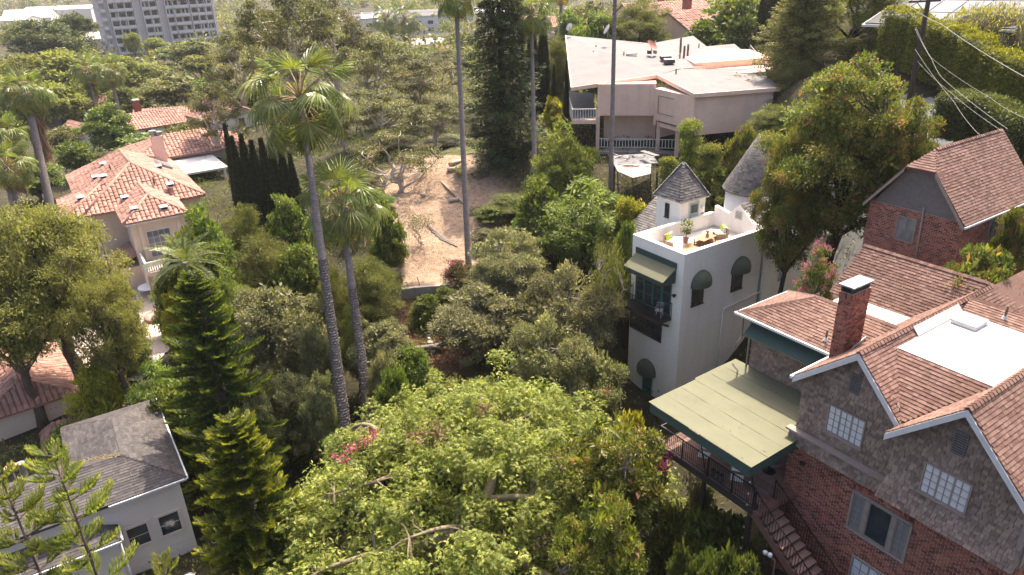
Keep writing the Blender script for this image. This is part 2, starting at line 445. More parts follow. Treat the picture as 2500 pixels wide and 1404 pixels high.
def raw_mesh(name, V, Q, mats, rnd=None, midx=None, smooth=False):
    """numpy arrays -> mesh; V (n,3), Q (m,4) or (m,3)"""
    me = bpy.data.meshes.new(name)
    n, m, k = len(V), len(Q), Q.shape[1]
    me.vertices.add(n)
    me.vertices.foreach_set('co', np.ascontiguousarray(V, np.float32).ravel())
    me.loops.add(m * k)
    me.polygons.add(m)
    me.polygons.foreach_set('loop_start', np.arange(0, m * k, k, dtype=np.int32))
    me.loops.foreach_set('vertex_index', np.ascontiguousarray(Q, np.int32).ravel())
    for x in mats:
        me.materials.append(MATS[x])
    if midx is not None:
        me.polygons.foreach_set('material_index', np.ascontiguousarray(midx, np.int32))
    me.update(calc_edges=True)
    me.polygons.foreach_set('use_smooth', np.full(m, bool(smooth)))
    if rnd is not None:
        at = me.attributes.new('rnd', 'FLOAT', 'FACE')
        at.data.foreach_set('value', np.ascontiguousarray(rnd, np.float32))
    return me
def copy_tree(o, parent=None):
    c = o.copy()
    COL.objects.link(c)
    if parent is not None:
        c.parent = parent
    for ch in list(o.children):
        copy_tree(ch, c)
    return c

# unit pieces that many objects share: x across, y up the course, z out of the surface
def unit_mesh(kind):
    if kind == 'shingle':        # a lapped wedge: thick at the butt, thin at the top
        V = [(-.5, -.5, 0), (.5, -.5, 0), (.5, .5, 0), (-.5, .5, 0), (-.5, -.5, 1), (.5, -.5, 1), (.5, .5, .08), (-.5, .5, .08)]
        Fc = [(4, 5, 6, 7), (0, 1, 5, 4), (1, 2, 6, 5), (3, 0, 4, 7)]
    elif kind == 'brick':
        V = [(-.5, -.5, 0), (.5, -.5, 0), (.5, .5, 0), (-.5, .5, 0), (-.48, -.44, 1), (.48, -.44, 1), (.48, .44, 1), (-.48, .44, 1)]
        Fc = [(4, 5, 6, 7), (0, 1, 5, 4), (1, 2, 6, 5), (2, 3, 7, 6), (3, 0, 4, 7)]
    elif kind == 'barrel':       # a half-round clay tile
        V, Fc, n = [], [], 5
        for yy, k in ((-.5, 1.0), (.5, .86)):
            for i in range(n + 1):
                a = math.pi * (1 - i / n)
                V.append((.5 * math.cos(a) * k, yy, (math.sin(a) * .9 + .1) * (1.0 if yy < 0 else .75)))
        for i in range(n):
            Fc.append((i, i + 1, i + n + 2, i + n + 1))
        V.append((0, -.5, 0))
        Fc += [(i + 1, i, len(V) - 1) for i in range(n)]
    elif kind == 'board':
        V = [(-.5, -.5, 0), (.5, -.5, 0), (.5, .5, 0), (-.5, .5, 0), (-.5, -.5, 1), (.5, -.5, 1), (.5, .5, 1), (-.5, .5, 1)]
        Fc = [(4, 5, 6, 7), (0, 1, 5, 4), (1, 2, 6, 5), (2, 3, 7, 6), (3, 0, 4, 7)]
    return V, Fc
UNIT = {}
def unit(kind, mat):
    if (kind, mat) not in UNIT:
        V, Fc = unit_mesh(kind)
        me = bpy.data.meshes.new(kind)
        me.from_pydata(V, [], Fc)
        me.materials.append(MATS[mat])
        me.update()
        UNIT[(kind, mat)] = me
    return UNIT[(kind, mat)]
def cross_rows(poly2, v):
    xs = []
    for i in range(len(poly2)):
        (u0, v0), (u1, v1) = poly2[i], poly2[(i + 1) % len(poly2)]
        if (v0 <= v) != (v1 <= v):
            xs.append(u0 + (v - v0) / (v1 - v0) * (u1 - u0))
    xs.sort()
    return list(zip(xs[::2], xs[1::2]))
class Pieces:
    """lays courses of pieces on flat polygons of one part; the largest in the picture become objects, the rest one joined mesh"""
    def __init__(s, part, name, kind, mat, limit=300):
        s.part, s.name, s.kind, s.mat, s.limit, s.R = part, name, kind, mat, limit, []
    def lay(s, pts, udir, course, width, thick, gap=0.0, stagger=0.5, lift=0.0, jitter=0.0, holes=(), overlap=1.0, seed=0, vary=0.0, normal=None, vstart=0.0):
        rg = random.Random(seed)
        P = [np.array(p, float) for p in pts]
        u = np.array(udir, float); u /= np.linalg.norm(u)
        n = np.zeros(3)
        for i in range(len(P)):
            n += np.cross(P[i] - P[0], P[(i + 1) % len(P)] - P[0])
        n /= np.linalg.norm(n)
        if normal is not None:
            if n @ np.array(normal, float) < 0:
                n = -n
        elif n[2] < -1e-6:
            n = -n
        v = np.cross(n, u)
        if v[2] < -1e-6:
            u, v = -u, -v
        o = P[0]
        p2 = [((p - o) @ u, (p - o) @ v) for p in P]
        vmin, vmax = min(q[1] for q in p2), max(q[1] for q in p2)
        hs = []
        for h in holes:
            hp = [((np.array(q, float) - o) @ u, (np.array(q, float) - o) @ v) for q in h]
            hs.append((min(q[0] for q in hp), max(q[0] for q in hp), min(q[1] for q in hp), max(q[1] for q in hp)))
        r, vv = 0, vmin + vstart
        while vv < vmax - course * 0.25:
            h = min(course, vmax - vv)
            iv = cross_rows(p2, min(vv + h * 0.5, vmax - 1e-4))
            for hu0, hu1, hv0, hv1 in hs:
                if hv0 < vv + h * 0.5 < hv1:
                    out = []
                    for a, b_ in iv:
                        if hu1 <= a or hu0 >= b_:
                            out.append((a, b_))
                        else:
                            if hu0 > a: out.append((a, hu0))
                            if hu1 < b_: out.append((hu1, b_))
                    iv = out
            for a, b_ in iv:
                x = math.floor(a / width) * width - (stagger * width if r % 2 else 0) + rg.uniform(-jitter, jitter) * width
                while x < b_:
                    w = width * (1 + rg.uniform(-vary, vary))
                    x0, x1 = max(x, a), min(x + w, b_)
                    if x1 - x0 > width * 0.15:
                        c = o + u * (x0 + x1) / 2 + v * (vv + h * overlap / 2) + n * lift
                        s.R.append((c, u, v, n, (x1 - x0) * (1 - gap), h * overlap - (gap * width * 0.5 if s.kind == 'brick' else 0), thick * (1 + rg.uniform(-.25, .25))))
                    x += w
            vv += course
            r += 1
        return s
    def build(s):
        if not s.R:
            return
        root = s.part
        while root.parent is not None:
            root = root.parent
        M = root.matrix_basis if root.type == 'EMPTY' else Matrix.Identity(4)
        Mr = np.array(Matrix.LocRotScale(root.location, root.rotation_euler, root.scale))
        Cc = np.array([r[0] for r in s.R])
        W = Cc @ Mr[:3, :3].T + Mr[:3, 3]
        px, py, d = project(W)
        N = np.array([r[3] for r in s.R]) @ Mr[:3, :3].T
        vd = CAMP - W
        vd /= np.linalg.norm(vd, axis=1)[:, None]
        face = np.clip((N * vd).sum(1), 0, 1)
        size = np.array([r[4] * r[5] for r in s.R]) * face / np.maximum(d, 1) ** 2
        size[(px < 0) | (px > 2500) | (py < 0) | (py > 1404) | (d < 1)] = 0
        order = np.argsort(-size)
        single = [i for i in order[:s.limit] if size[i] > 0]
        ss = set(single)
        me = unit(s.kind, s.mat)
        for i in single:
            c, u, v, n, w, h, t = s.R[i]
            o = bpy.data.objects.new(s.name, me)
            COL.objects.link(o)
            o.parent = s.part
            o.matrix_basis = Matrix(((u[0] * w, v[0] * h, n[0] * t, c[0]), (u[1] * w, v[1] * h, n[1] * t, c[1]), (u[2] * w, v[2] * h, n[2] * t, c[2]), (0, 0, 0, 1)))
        rest = [s.R[i] for i in range(len(s.R)) if i not in ss]
        if rest:
            V0, F0 = unit_mesh(s.kind)
            V0 = np.array(V0)
            k = len(rest)
            c = np.array([r[0] for r in rest]); u = np.array([r[1] * r[4] for r in rest]); v = np.array([r[2] * r[5] for r in rest]); n = np.array([r[3] * r[6] for r in rest])
            V = c[:, None] + V0[None, :, 0:1] * u[:, None] + V0[None, :, 1:2] * v[:, None] + V0[None, :, 2:3] * n[:, None]
            tri = []
            for f in F0:
                for j in range(1, len(f) - 1):
                    tri.append((f[0], f[j], f[j + 1]))
            tri = np.array(tri)
            Q = (tri[None] + (np.arange(k) * len(V0))[:, None, None]).reshape(-1, 3)
            rr = np.repeat(RNG.random(k), len(tri))
            m2 = raw_mesh(s.name + '_courses', V.reshape(-1, 3), Q, [s.mat], rr)
            o = link(s.name + '_courses', m2, s.part)
            o['kind'] = 'stuff'
HEAD = math.radians(-57.0)      # the houses of this street share one direction

def window(parent, name, x0, x1, z0, z1, y, cols, rows, frame, pane_mat, axis='y', fw=0.06, mw=0.025, depth=0.05, sill=None, groups=1, label=None, out=-1.0):
    """a window in the plane y = const (axis 'y') or x = const (axis 'x'): frame, glazing bars and every pane its own piece"""
    def T(a, d, z):
        return (a, y + out * d, z) if axis == 'y' else (y + out * d, a, z)
    def bx(mb, a0, a1, d0, d1, zz0, zz1, mat):
        p, q = T(a0, d0, zz0), T(a1, d1, zz1)
        mb.box(min(p[0], q[0]), max(p[0], q[0]), min(p[1], q[1]), max(p[1], q[1]), zz0, zz1, mat)
    fr = MB()
    bx(fr, x0 - fw, x1 + fw, 0, depth, z1, z1 + fw, frame)
    bx(fr, x0 - fw, x1 + fw, 0, depth, z0 - fw, z0, frame)
    bx(fr, x0 - fw, x0, 0, depth, z0, z1, frame)
    bx(fr, x1, x1 + fw, 0, depth, z0, z1, frame)
    if sill:
        bx(fr, x0 - fw * 1.6, x1 + fw * 1.6, 0, depth + sill, z0 - fw * 1.7, z0 - fw * 0.8, frame)
    w = fr.build(name, parent)
    if label:
        w['label'] = label
    cw, rh = (x1 - x0) / cols, (z1 - z0) / rows
    bars = MB()
    for i in range(1, cols):
        thick = mw * 2.4 if groups > 1 and i % (cols // groups) == 0 else mw
        bx(bars, x0 + i * cw - thick / 2, x0 + i * cw + thick / 2, 0.002, depth * 0.8, z0, z1, frame)
    for j in range(1, rows):
        bx(bars, x0, x1, 0.004, depth * 0.62, z0 + j * rh - mw / 2, z0 + j * rh + mw / 2, frame)
    if cols > 1 or rows > 1:
        bars.build('glazing_bars', w)
    pm = MB()
    a, b_ = T(0, 0.008, 0), T(cw - mw, 0.02, rh - mw)
    bx(pm, 0, cw - mw, 0.006, 0.02, 0, rh - mw, pane_mat)
    pm.v = [(p[0], p[1], p[2]) for p in pm.v]
    first = None
    for i in range(cols):
        for j in range(rows):
            if first is None:
                first = pm.build('pane', w)
                o = first
            else:
                o = first.copy()
                COL.objects.link(o)
            o.location = (x0 + i * cw + mw / 2, 0, z0 + j * rh + mw / 2) if axis == 'y' else (0, x0 + i * cw + mw / 2, z0 + j * rh + mw / 2)
    return w
def louvre(parent, name, x0, x1, z0, z1, y, n, frame, axis='y', out=-1.0):
    f = MB()
    def bx(a0, a1, d0, d1, zz0, zz1, m):
        if axis == 'y':
            f.box(a0, a1, min(y + out * d0, y + out * d1), max(y + out * d0, y + out * d1), zz0, zz1, m)
        else:
            f.box(min(y + out * d0, y + out * d1), max(y + out * d0, y + out * d1), a0, a1, zz0, zz1, m)
    bx(x0 - .03, x1 + .03, 0, .04, z0 - .03, z0, frame); bx(x0 - .03, x1 + .03, 0, .04, z1, z1 + .03, frame)
    bx(x0 - .03, x0, 0, .04, z0, z1, frame); bx(x1, x1 + .03, 0, .04, z0, z1, frame)
    bx(x0, x1, 0, .008, z0, z1, 'dark_interior')
    v = f.build(name, parent)
    h = (z1 - z0) / n
    s0 = None
    for i in range(n):
        if s0 is None:
            s = MB()
            if axis == 'y':
                s.box(x0, x1, min(y + out * .01, y + out * .045), max(y + out * .01, y + out * .045), 0, h * .55, frame)
            else:
                s.box(min(y + out * .01, y + out * .045), max(y + out * .01, y + out * .045), x0, x1, 0, h * .55, frame)
            s0 = o = s.build('slat', v)
        else:
            o = s0.copy(); COL.objects.link(o)
        o.location = (0, 0, z0 + i * h + h * .2)
    return v
def rail(parent, pts, height, mat, gap=0.12, bar=0.02, top=0.05, bottom=0.1, name='railing', posts=None):
    """a railing along points: hand rail, bottom rail, every baluster its own piece of one shared mesh"""
    r = MB()
    for p, q in zip(pts[:-1], pts[1:]):
        r.bar((p[0], p[1], p[2] + height), (q[0], q[1], q[2] + height), top, top * .8, mat)
        r.bar((p[0], p[1], p[2] + bottom), (q[0], q[1], q[2] + bottom), top * .7, top * .6, mat)
    pp = pts if posts is None else posts
    for p in pp:
        r.box(p[0] - top * .6, p[0] + top * .6, p[1] - top * .6, p[1] + top * .6, p[2], p[2] + height + .02, mat)
    R = r.build(name, parent)
    b0 = None
    for p, q in zip(pts[:-1], pts[1:]):
        p, q = np.array(p, float), np.array(q, float)
        L = np.linalg.norm((q - p)[:2])
        k = max(2, int(L / gap))
        for i in range(1, k):
            c = p + (q - p) * i / k
            if b0 is None:
                b0 = o = MB().box(-bar / 2, bar / 2, -bar / 2, bar / 2, 0, height - bottom, mat).build('baluster', R)
            else:
                o = b0.copy(); COL.objects.link(o)
            o.location = (c[0], c[1], c[2] + bottom)
    return R

# ------------------------------------------------------------------ the ground
CTRL = [(8.0, 38.0, 1.0), (6.5, 41, 1.6), (12, 39, 1.2), (15, 36, 3.0), (10, 44, 1.6), (6.5, 22.6, 4.2), (9, 26, 4.5), (13, 18, 4.0), (3, 31, 0.6), (8, 33, 1.6), (16, 24, 6.5), (21, 24, 11), (22, 32, 14), (17.6, 35, 11.5), (15, 42, 3.5), (17, 46, 6),
        (16, 50, 9.5), (25.5, 54.3, 16.2), (30, 44, 17), (35, 55.4, 19), (40, 62, 25), (52, 60, 29), (34, 36, 18), (45, 48, 24), (30, 66, 20), (30, 25, 15), (45, 80, 27),
        (10.8, 69, 11.6), (18, 66, 12), (9.1, 76, 12.5), (20, 80, 15), (-6.7, 72.9, 11.5), (-8.7, 58, 7.8), (-11.3, 65.6, 9.6), (-7, 51.6, 6.7), (-6.0, 46.2, 5.0), (-5.9, 43.7, 4.4),
        (-3.4, 52.1, 6.8), (-1.4, 63.1, 9.2), (3.6, 75.3, 13), (4, 52, 7.5), (2, 45, 5), (-1, 38, 3), (-2, 28, 0.5), (-2, 18, 0), (-10, 40, 2.5), (-12, 32, 0.8), (-12, 20, 0.4),
        (-20, 28, 1.6), (-22, 20, 1.4), (-30, 25, 1.8), (-27.5, 36, 3.0), (-38, 40, 2.4), (-34, 62, 2.6), (-31.5, 57.6, 2.0), (-28, 70, 3.4), (-45, 70, 2.6), (-20, 50, 3), (-18, 60, 5),
        (-20, 75, 8), (-14, 85, 10), (0, 95, 13), (-40, 95, 5), (-60, 90, 3), (-66, 129, 3), (-30, 130, 7), (0, 130, 11), (25, 110, 16), (40, 140, 18), (-90, 150, 2), (-60, 60, 2.2),
        (-130, 252, 3.0), (-60, 250, 3), (0, 250, 5), (60, 200, 14), (120, 250, 16), (-200, 250, 2), (-46, 370, -1), (60, 370, 3), (-200, 420, 0), (-300, 600, 0), (0, 600, 0), (200, 600, 6),
        (0, 1200, 4), (-600, 1200, 4), (600, 1200, 6), (-600, 300, 2), (500, 300, 18), (0, -100, 5), (-200, -50, 2), (200, -50, 20), (0, 3000, 10), (60, 25, 22), (100, 80, 30), (-100, 30, 2)]
_cp = np.array(CTRL, float)
def ground_z(x, y):
    x, y = np.atleast_1d(np.asarray(x, float)), np.atleast_1d(np.asarray(y, float))
    sh = x.shape
    x, y = x.ravel(), y.ravel()
    out = np.zeros_like(x)
    for i in range(0, len(x), 20000):
        d2 = (x[i:i + 20000, None] - _cp[None, :, 0]) ** 2 + (y[i:i + 20000, None] - _cp[None, :, 1]) ** 2 + 3.0
        w = d2 ** -1.6
        out[i:i + 20000] = (w * _cp[None, :, 2]).sum(1) / w.sum(1)
    out += 0.10 * np.sin(x * 0.9 + 1.3 * np.sin(y * 0.31)) * np.cos(y * 0.7 + 0.8 * np.sin(x * 0.23))
    return out.reshape(sh)
def gz(x, y):
    return float(ground_z(x, y)[0])
def in_poly(x, y, P):
    x, y = np.asarray(x), np.asarray(y)
    r = np.zeros(x.shape, bool)
    for i in range(len(P)):
        (x0, y0), (x1, y1) = P[i], P[(i + 1) % len(P)]
        c = ((y0 > y) != (y1 > y)) & (x < (x1 - x0) * (y - y0) / (y1 - y0 + 1e-12) + x0)
        r ^= c
    return r
DIRT = [tuple(U(*q)[:2]) for q in ((870, 390, 74), (960, 350, 80), (1120, 350, 80), (1260, 470, 68), (1210, 600, 60), (1100, 698, 56), (960, 702, 56.5), (930, 600, 62), (890, 500, 68))]
MULCH = [tuple(U(*q)[:2]) for q in ((980, 715, 55), (1110, 715, 55), (1130, 860, 50), (1110, 960, 47), (980, 960, 47), (950, 830, 51))]
def span(a, b, n, p=1.0):
    return np.linspace(a, b, n)
gx = np.unique(np.concatenate([-np.geomspace(60, 3500, 42)[::-1], np.linspace(-60, 60, 161), np.geomspace(60, 3500, 42)]))
gy = np.unique(np.concatenate([[-400, -150, -60, -25], np.linspace(-10, 130, 188), np.geomspace(130, 4500, 56)]))
GX, GY = np.meshgrid(gx, gy)
GZ = ground_z(GX, GY)
V = np.stack([GX, GY, GZ], -1).reshape(-1, 3)
nx_, ny_ = len(gx), len(gy)
ii = (np.arange(ny_ - 1)[:, None] * nx_ + np.arange(nx_ - 1)[None]).ravel()
Q = np.stack([ii, ii + 1, ii + nx_ + 1, ii + nx_], 1)
def soft_mask(poly):
    m = in_poly(GX, GY, poly).astype(float)
    for _ in range(2):
        m[1:-1, 1:-1] = (m[1:-1, 1:-1] * 2 + m[:-2, 1:-1] + m[2:, 1:-1] + m[1:-1, :-2] + m[1:-1, 2:]) / 6
    return m.ravel()
m, nt, bs, out = new_mat('earth')
bs.inputs['Roughness'].default_value = 0.95
bs.inputs['Specular IOR Level'].default_value = 0.15
n1 = noise(nt, 0.7, 6, 0.7, 'Object')
litter = ramp(nt, n1, [(0.3, (0.028, 0.026, 0.015)), (0.55, (0.055, 0.048, 0.026)), (0.75, (0.10, 0.08, 0.046))])
n2 = noise(nt, 1.6, 8, 0.75, 'Object')
dirt = ramp(nt, n2, [(0.3, (0.23, 0.15, 0.10)), (0.5, (0.345, 0.24, 0.165)), (0.72, (0.44, 0.325, 0.235))])
mulch = ramp(nt, n2, [(0.3, (0.085, 0.04, 0.027)), (0.55, (0.16, 0.08, 0.052)), (0.75, (0.25, 0.145, 0.095))])
a1 = nd(nt, 'ShaderNodeAttribute', attribute_name='dirt')
a2 = nd(nt, 'ShaderNodeAttribute', attribute_name='mulch')
c = mixc(nt, a1.outputs['Fac'], litter, dirt)
c = mixc(nt, a2.outputs['Fac'], c, mulch)
nt.links.new(c, bs.inputs['Base Color'])
bump(nt, bs, noise(nt, 2.2, 8, 0.78, 'Object', (1, 2.2, 1)), 1.0, 0.22)
me = raw_mesh('ground', V, Q, ['earth'], smooth=True)
for nm, pl in (('dirt', DIRT), ('mulch', MULCH)):
    at = me.attributes.new(nm, 'FLOAT', 'POINT')
    at.data.foreach_set('value', soft_mask(pl).astype(np.float32))
g = link('ground', me)
tag(g, 'brown hillside earth and leaf litter under the trees', 'ground', kind='structure')

# ------------------------------------------------------------------ brick house with shingled gables (front right)
BO = (11.207, 24.039, 0.0)
bh = thing('brick_house', 'brick house with twin shingled gables and brown shingle roof', 'house', BO, HEAD)
w = MB()
w.box(0, 8.5, 0.0, 6.5, 2.0, 11.78, 'mortar')
w.box(0.0, 8.5, 6.5, 12.5, 8.0, 11.78, 'mortar')
brick_wall = w.build('brick_wall', bh)
LOWWIN = [(2.93, 0, 9.45), (5.27, 0, 9.45), (5.27, 0, 11.2), (2.93, 0, 11.2)]
LOWDOOR = [(3.4, 0, 5.4), (4.9, 0, 5.4), (4.9, 0, 8.35), (3.4, 0, 8.35)]
bp = Pieces(brick_wall, 'brick', 'brick', 'brick', 300)
bp.lay([(0, 0, 4), (8.5, 0, 4), (8.5, 0, 11.78), (0, 0, 11.78)], (1, 0, 0), 0.083, 0.228, 0.016, gap=0.09, holes=[LOWWIN, LOWDOOR], seed=1, normal=(0, -1, 0))
bp.lay([(8.5, 0, 8), (8.5, 6.5, 8), (8.5, 6.5, 11.78), (8.5, 0, 11.78)], (0, 1, 0), 0.083, 0.228, 0.016, gap=0.09, seed=2, normal=(1, 0, 0))
bp.build()
# soldier arch over the low window
ar = Pieces(brick_wall, 'arch_brick', 'brick', 'brick', 60)
for k in range(26):
    t = k / 25
    x = 2.86 + t * 2.48
    zc = 11.22 + 0.16 * math.sin(math.pi * t)
    ar.R.append((np.array([x, -0.012, zc + .11]), np.array([1., 0, 0]), np.array([0, 0, 1.]), np.array([0, -1., 0]), 0.082, 0.22, 0.035))
ar.build()
# shingled upper walls
up = MB()
GA = [(0.15, 0.03, 12.42), (4.3, 0.03, 12.42), (4.3, 0.03, 15.0), (2.3, 0.03, 16.8), (0.15, 0.03, 14.9)]
GB = [(4.2, -.5, 12.95), (8.45, -.5, 12.95), (8.45, -.5, 14.62), (6.25, -.5, 16.75), (4.2, -.5, 14.8)]
up.slab(GA, (0, 6, 0), 'wall_shingle')
up.slab(GB, (0, 6, 0), 'wall_shingle')
up.add([(4.2, -.5, 12.95), (8.45, -.5, 12.95), (8.6, -.74, 12.08), (4.08, -.74, 12.08), (4.2, 0.1, 12.04), (8.5, 0.1, 12.04), (8.5, .1, 12.95), (4.2, .1, 12.95)],
       [(0, 3, 2, 1), (3, 4, 5, 2), (1, 2, 5, 6), (0, 7, 4, 3)], 'wall_shingle')
up.add([(-.02, -.1, 12.36), (4.2, -.1, 12.36), (4.2, -.2, 11.76), (-.08, -.2, 11.76), (-.08, .3, 11.76), (4.2, .3, 11.76), (-.02, .3, 12.36)], [(0, 3, 2, 1), (3, 4, 5, 2), (0, 6, 4, 3)], 'wall_shingle')
up.box(-.12, 4.12, -.27, .05, 12.36, 12.45, 'taupe_board')
up.box(8.43, 8.56, -.56, -.36, 12.9, 14.7, 'taupe_board')
up.slab([(-4.5, 2.85, 9.0), (0.2, 2.85, 9.0), (0.2, 2.85, 15.0), (-4.5, 2.85, 15.0)], (0, 2.8, 0), 'wall_shingle')
up.box(8.44, 8.55, 0, 6, 11.8, 14.75, 'taupe_board')
upper = up.build('shingled_wall', bh)
sp = Pieces(upper, 'wall_shingle', 'shingle', 'wall_shingle', 300)
W1 = [(1.38, 0, 13.04), (2.9, 0, 13.04), (2.9, 0, 14.28), (1.38, 0, 14.28)]
W2 = [(5.34, 0, 13.08), (6.88, 0, 13.08), (6.88, 0, 14.3), (5.34, 0, 14.3)]
V1 = [(2.02, 0, 15.15), (2.4, 0, 15.15), (2.4, 0, 15.95), (2.02, 0, 15.95)]
V2 = [(5.98, 0, 15.1), (6.38, 0, 15.1), (6.38, 0, 15.95), (5.98, 0, 15.95)]
def shing(pts, seed, holes=(), u=(1, 0, 0), n=(0, -1, 0), course=0.148):
    sp.lay(pts, u, course, 0.185, 0.042, gap=0.075, holes=holes, seed=seed, vary=0.4, jitter=0.3, overlap=1.04, normal=n)
shing(GA, 1, [W1, V1]); shing(GB, 2, [W2, V2])
shing([(8.6, -.74, 12.08), (4.08, -.74, 12.08), (4.2, -.5, 12.95), (8.45, -.5, 12.95)], 3, n=(0, -1, .2))
shing([(4.2, -.2, 11.76), (-.08, -.2, 11.76), (-.02, -.1, 12.36), (4.2, -.1, 12.36)], 4, n=(0, -1, .2))
shing([(-4.5, 2.85, 11.9), (0.15, 2.85, 11.9), (.15, 2.85, 14.95), (-4.5, 2.85, 14.95)], 5, [[(-4.25, 2.85, 13.62), (-.3, 2.85, 13.62), (-.3, 2.85, 14.5), (-4.25, 2.85, 14.5)]])
sp.build()
window(bh, 'gable_window', 1.44, 2.84, 13.1, 14.22, 0.0, 6, 4, 'taupe_board', 'pale_pane', groups=3, sill=.05, label='six by four pane window in the gable nearer the canopy')
window(bh, 'gable_window', 5.4, 6.82, 13.13, 14.25, -.53, 6, 4, 'taupe_board', 'pale_pane', groups=3, sill=.05, label='six by four pane window in the gable nearer the photo corner')
louvre(bh, 'gable_vent', 2.04, 2.38, 15.17, 15.93, 0.0, 9, 'louvre')
louvre(bh, 'gable_vent', 6.0, 6.36, 15.12, 15.93, -.53, 9, 'louvre')
lw = MB().box(2.93, 5.27, -.10, .02, 9.36, 9.46, 'concrete').box(2.93, 3.02, -.07, .02, 9.46, 11.2, 'taupe_board').box(5.18, 5.27, -.07, .02, 9.46, 11.2, 'taupe_board').box(2.93, 5.27, -.07, .02, 11.1, 11.22, 'taupe_board') \
    .box(3.50, 3.66, -.08, .02, 9.46, 11.12, 'taupe_board').box(4.55, 4.71, -.08, .02, 9.46, 11.12, 'taupe_board').build('window_surround', bh)
window(lw, 'casement', 3.08, 3.46, 9.56, 11.02, -.02, 2, 5, 'taupe_board', 'pale_glass', fw=.03)
window(lw, 'picture_window', 3.7, 4.51, 9.52, 11.08, -.02, 1, 1, 'taupe_board', 'dark_glass', fw=.03)
window(lw, 'casement', 4.75, 5.14, 9.56, 11.02, -.02, 2, 5, 'taupe_board', 'pale_glass', fw=.03)
window(bh, 'lower_window', 3.5, 4.8, 6.6, 8.2, 0.0, 4, 4, 'taupe_board', 'pale_pane', groups=2)
for i in range(2):
    window(bh, 'wing_window', -4.2 + i * 2.0, -2.45 + i * 2.0, 13.66, 14.45, 2.82, 2, 1, 'taupe_board', 'dark_glass', fw=.05)
window(bh, 'wing_door', -3.0, -1.6, 9.6, 11.6, 2.82, 4, 4, 'fascia_white', 'pale_pane', fw=.06)
# roof planes
RP = {
 'a': ([(-.08, -.32, 14.9), (2.3, -.32, 17), (2.3, 9.3, 17), (.05, 7.3, 15.02), (.05, 5.95, 15.02), (1.4, 4.1, 16.2), (-.08, 2.3, 14.9)], (0, 1, 0)),
 'b': ([(2.3, -.32, 17), (4.2, -.32, 15.0), (2.63, 1.6, 16.65), (2.63, 6.2, 16.65), (2.3, 6.6, 17)], (0, 1, 0)),
 'c': ([(4.15, -.3, 15.02), (2.63, 1.6, 16.65), (5.89, 1.6, 16.65)], (1, 0, 0)),
 'd': ([(4.0, -.82, 14.8), (6.25, -.82, 17), (6.25, 9, 17), (5.89, 9, 16.65), (5.89, 1.6, 16.65), (4.15, -.3, 14.95)], (0, 1, 0)),
 'e': ([(6.25, -.82, 17), (8.55, -.82, 14.62), (8.55, 9, 14.62), (6.25, 9, 17)], (0, 1, 0)),
 'f': ([(-5, 2.25, 14.95), (-.05, 2.25, 14.95), (1.4, 4.1, 16.2), (-2.3, 4.1, 16.2)], (1, 0, 0)),
 'g': ([(-5, 2.25, 14.95), (-2.3, 4.1, 16.2), (-5, 5.95, 14.95)], (0, 1, 0)),
 'h': ([(-5, 5.95, 14.95), (-2.3, 4.1, 16.2), (1.4, 4.1, 16.2), (.05, 5.95, 14.95)], (1, 0, 0)),
 'i': ([(-3.75, 7.3, 15), (.05, 7.3, 15), (2.3, 9.3, 17), (-3.55, 9.3, 17)], (1, 0, 0)),
 'j': ([(2.3, 6.2, 16.65), (8.4, 6.2, 16.65), (8.4, 7.25, 17.0), (2.3, 7.25, 17.0)], (1, 0, 0)),
 'k': ([(2.3, 7.25, 17.02), (2.5, 14, 17.02), (5.2, 14, 14.4), (5.2, 7.25, 14.4)], (0, 1, 0)),
}
rf = MB()
for k, (pts, u) in RP.items():
    P = [np.array(p) for p in pts]
    n = np.cross(P[1] - P[0], P[2] - P[0]); n /= np.linalg.norm(n)
    if n[2] < 0: n = -n
    rf.slab([tuple(p - n * .012) for p in P], tuple(-n * .09), 'roof_shingle')
rf.slab([(-3.55, 9.3, 16.98), (2.3, 9.3, 16.98), (2.3, 11.8, 14.6), (-3.55, 11.8, 14.6)], (0, 0, -.1), 'roof_shingle')
rf.box(-3.4, 2.2, 7.6, 11.5, 9, 15.0, 'mortar')
roof = rf.build('shingle_roof', bh)
rp = Pieces(roof, 'roof_shingle', 'shingle', 'roof_shingle', 300)
for i, (k, (pts, u)) in enumerate(RP.items()):
    rp.lay(pts, u, 0.142, 0.21, 0.026, gap=0.02, seed=10 + i, vary=0.35, jitter=0.35, overlap=1.1)
rp.build()
cp = Pieces(roof, 'ridge_cap', 'shingle', 'roof_shingle', 160)
def caps(p, q, w=.27, step=.21):
    p, q = np.array(p, float), np.array(q, float)
    t = q - p; L = np.linalg.norm(t); t /= L
    s_ = np.cross(t, (0, 0, 1.)); s_ /= np.linalg.norm(s_)
    n0 = np.cross(s_, t)
    for i in range(int(L / step)):
        c = p + t * (i + .5) * step
        for sg in (-1, 1):
            n = n0 * .76 + s_ * sg * .65
            uu = np.cross(t, n)
            cp.R.append((c + uu * sg * (-1 if uu @ s_ < 0 else 1) * w * .25 + n0 * .012, uu, t, n, w * .52, step * 1.15, .03))
caps((2.3, -.32, 17.02), (2.3, 9.3, 17.02)); caps((6.25, -.82, 17.02), (6.25, 9, 17.02)); caps((-5, 2.25, 14.97), (-2.3, 4.1, 16.22)); caps((-2.3, 4.1, 16.22), (1.4, 4.1, 16.22))
caps((-3.55, 9.3, 17.02), (2.3, 9.3, 17.02)); caps((2.3, 7.25, 17.03), (8.4, 7.25, 17.03)); caps((-5, 5.95, 14.97), (-2.3, 4.1, 16.22))
cp.build()
fl = MB()
fl.slab([(2.60, 1.62, 16.66), (5.92, 1.62, 16.66), (5.92, 6.3, 16.66), (2.60, 6.3, 16.66)], (0, 0, .035), 'membrane')
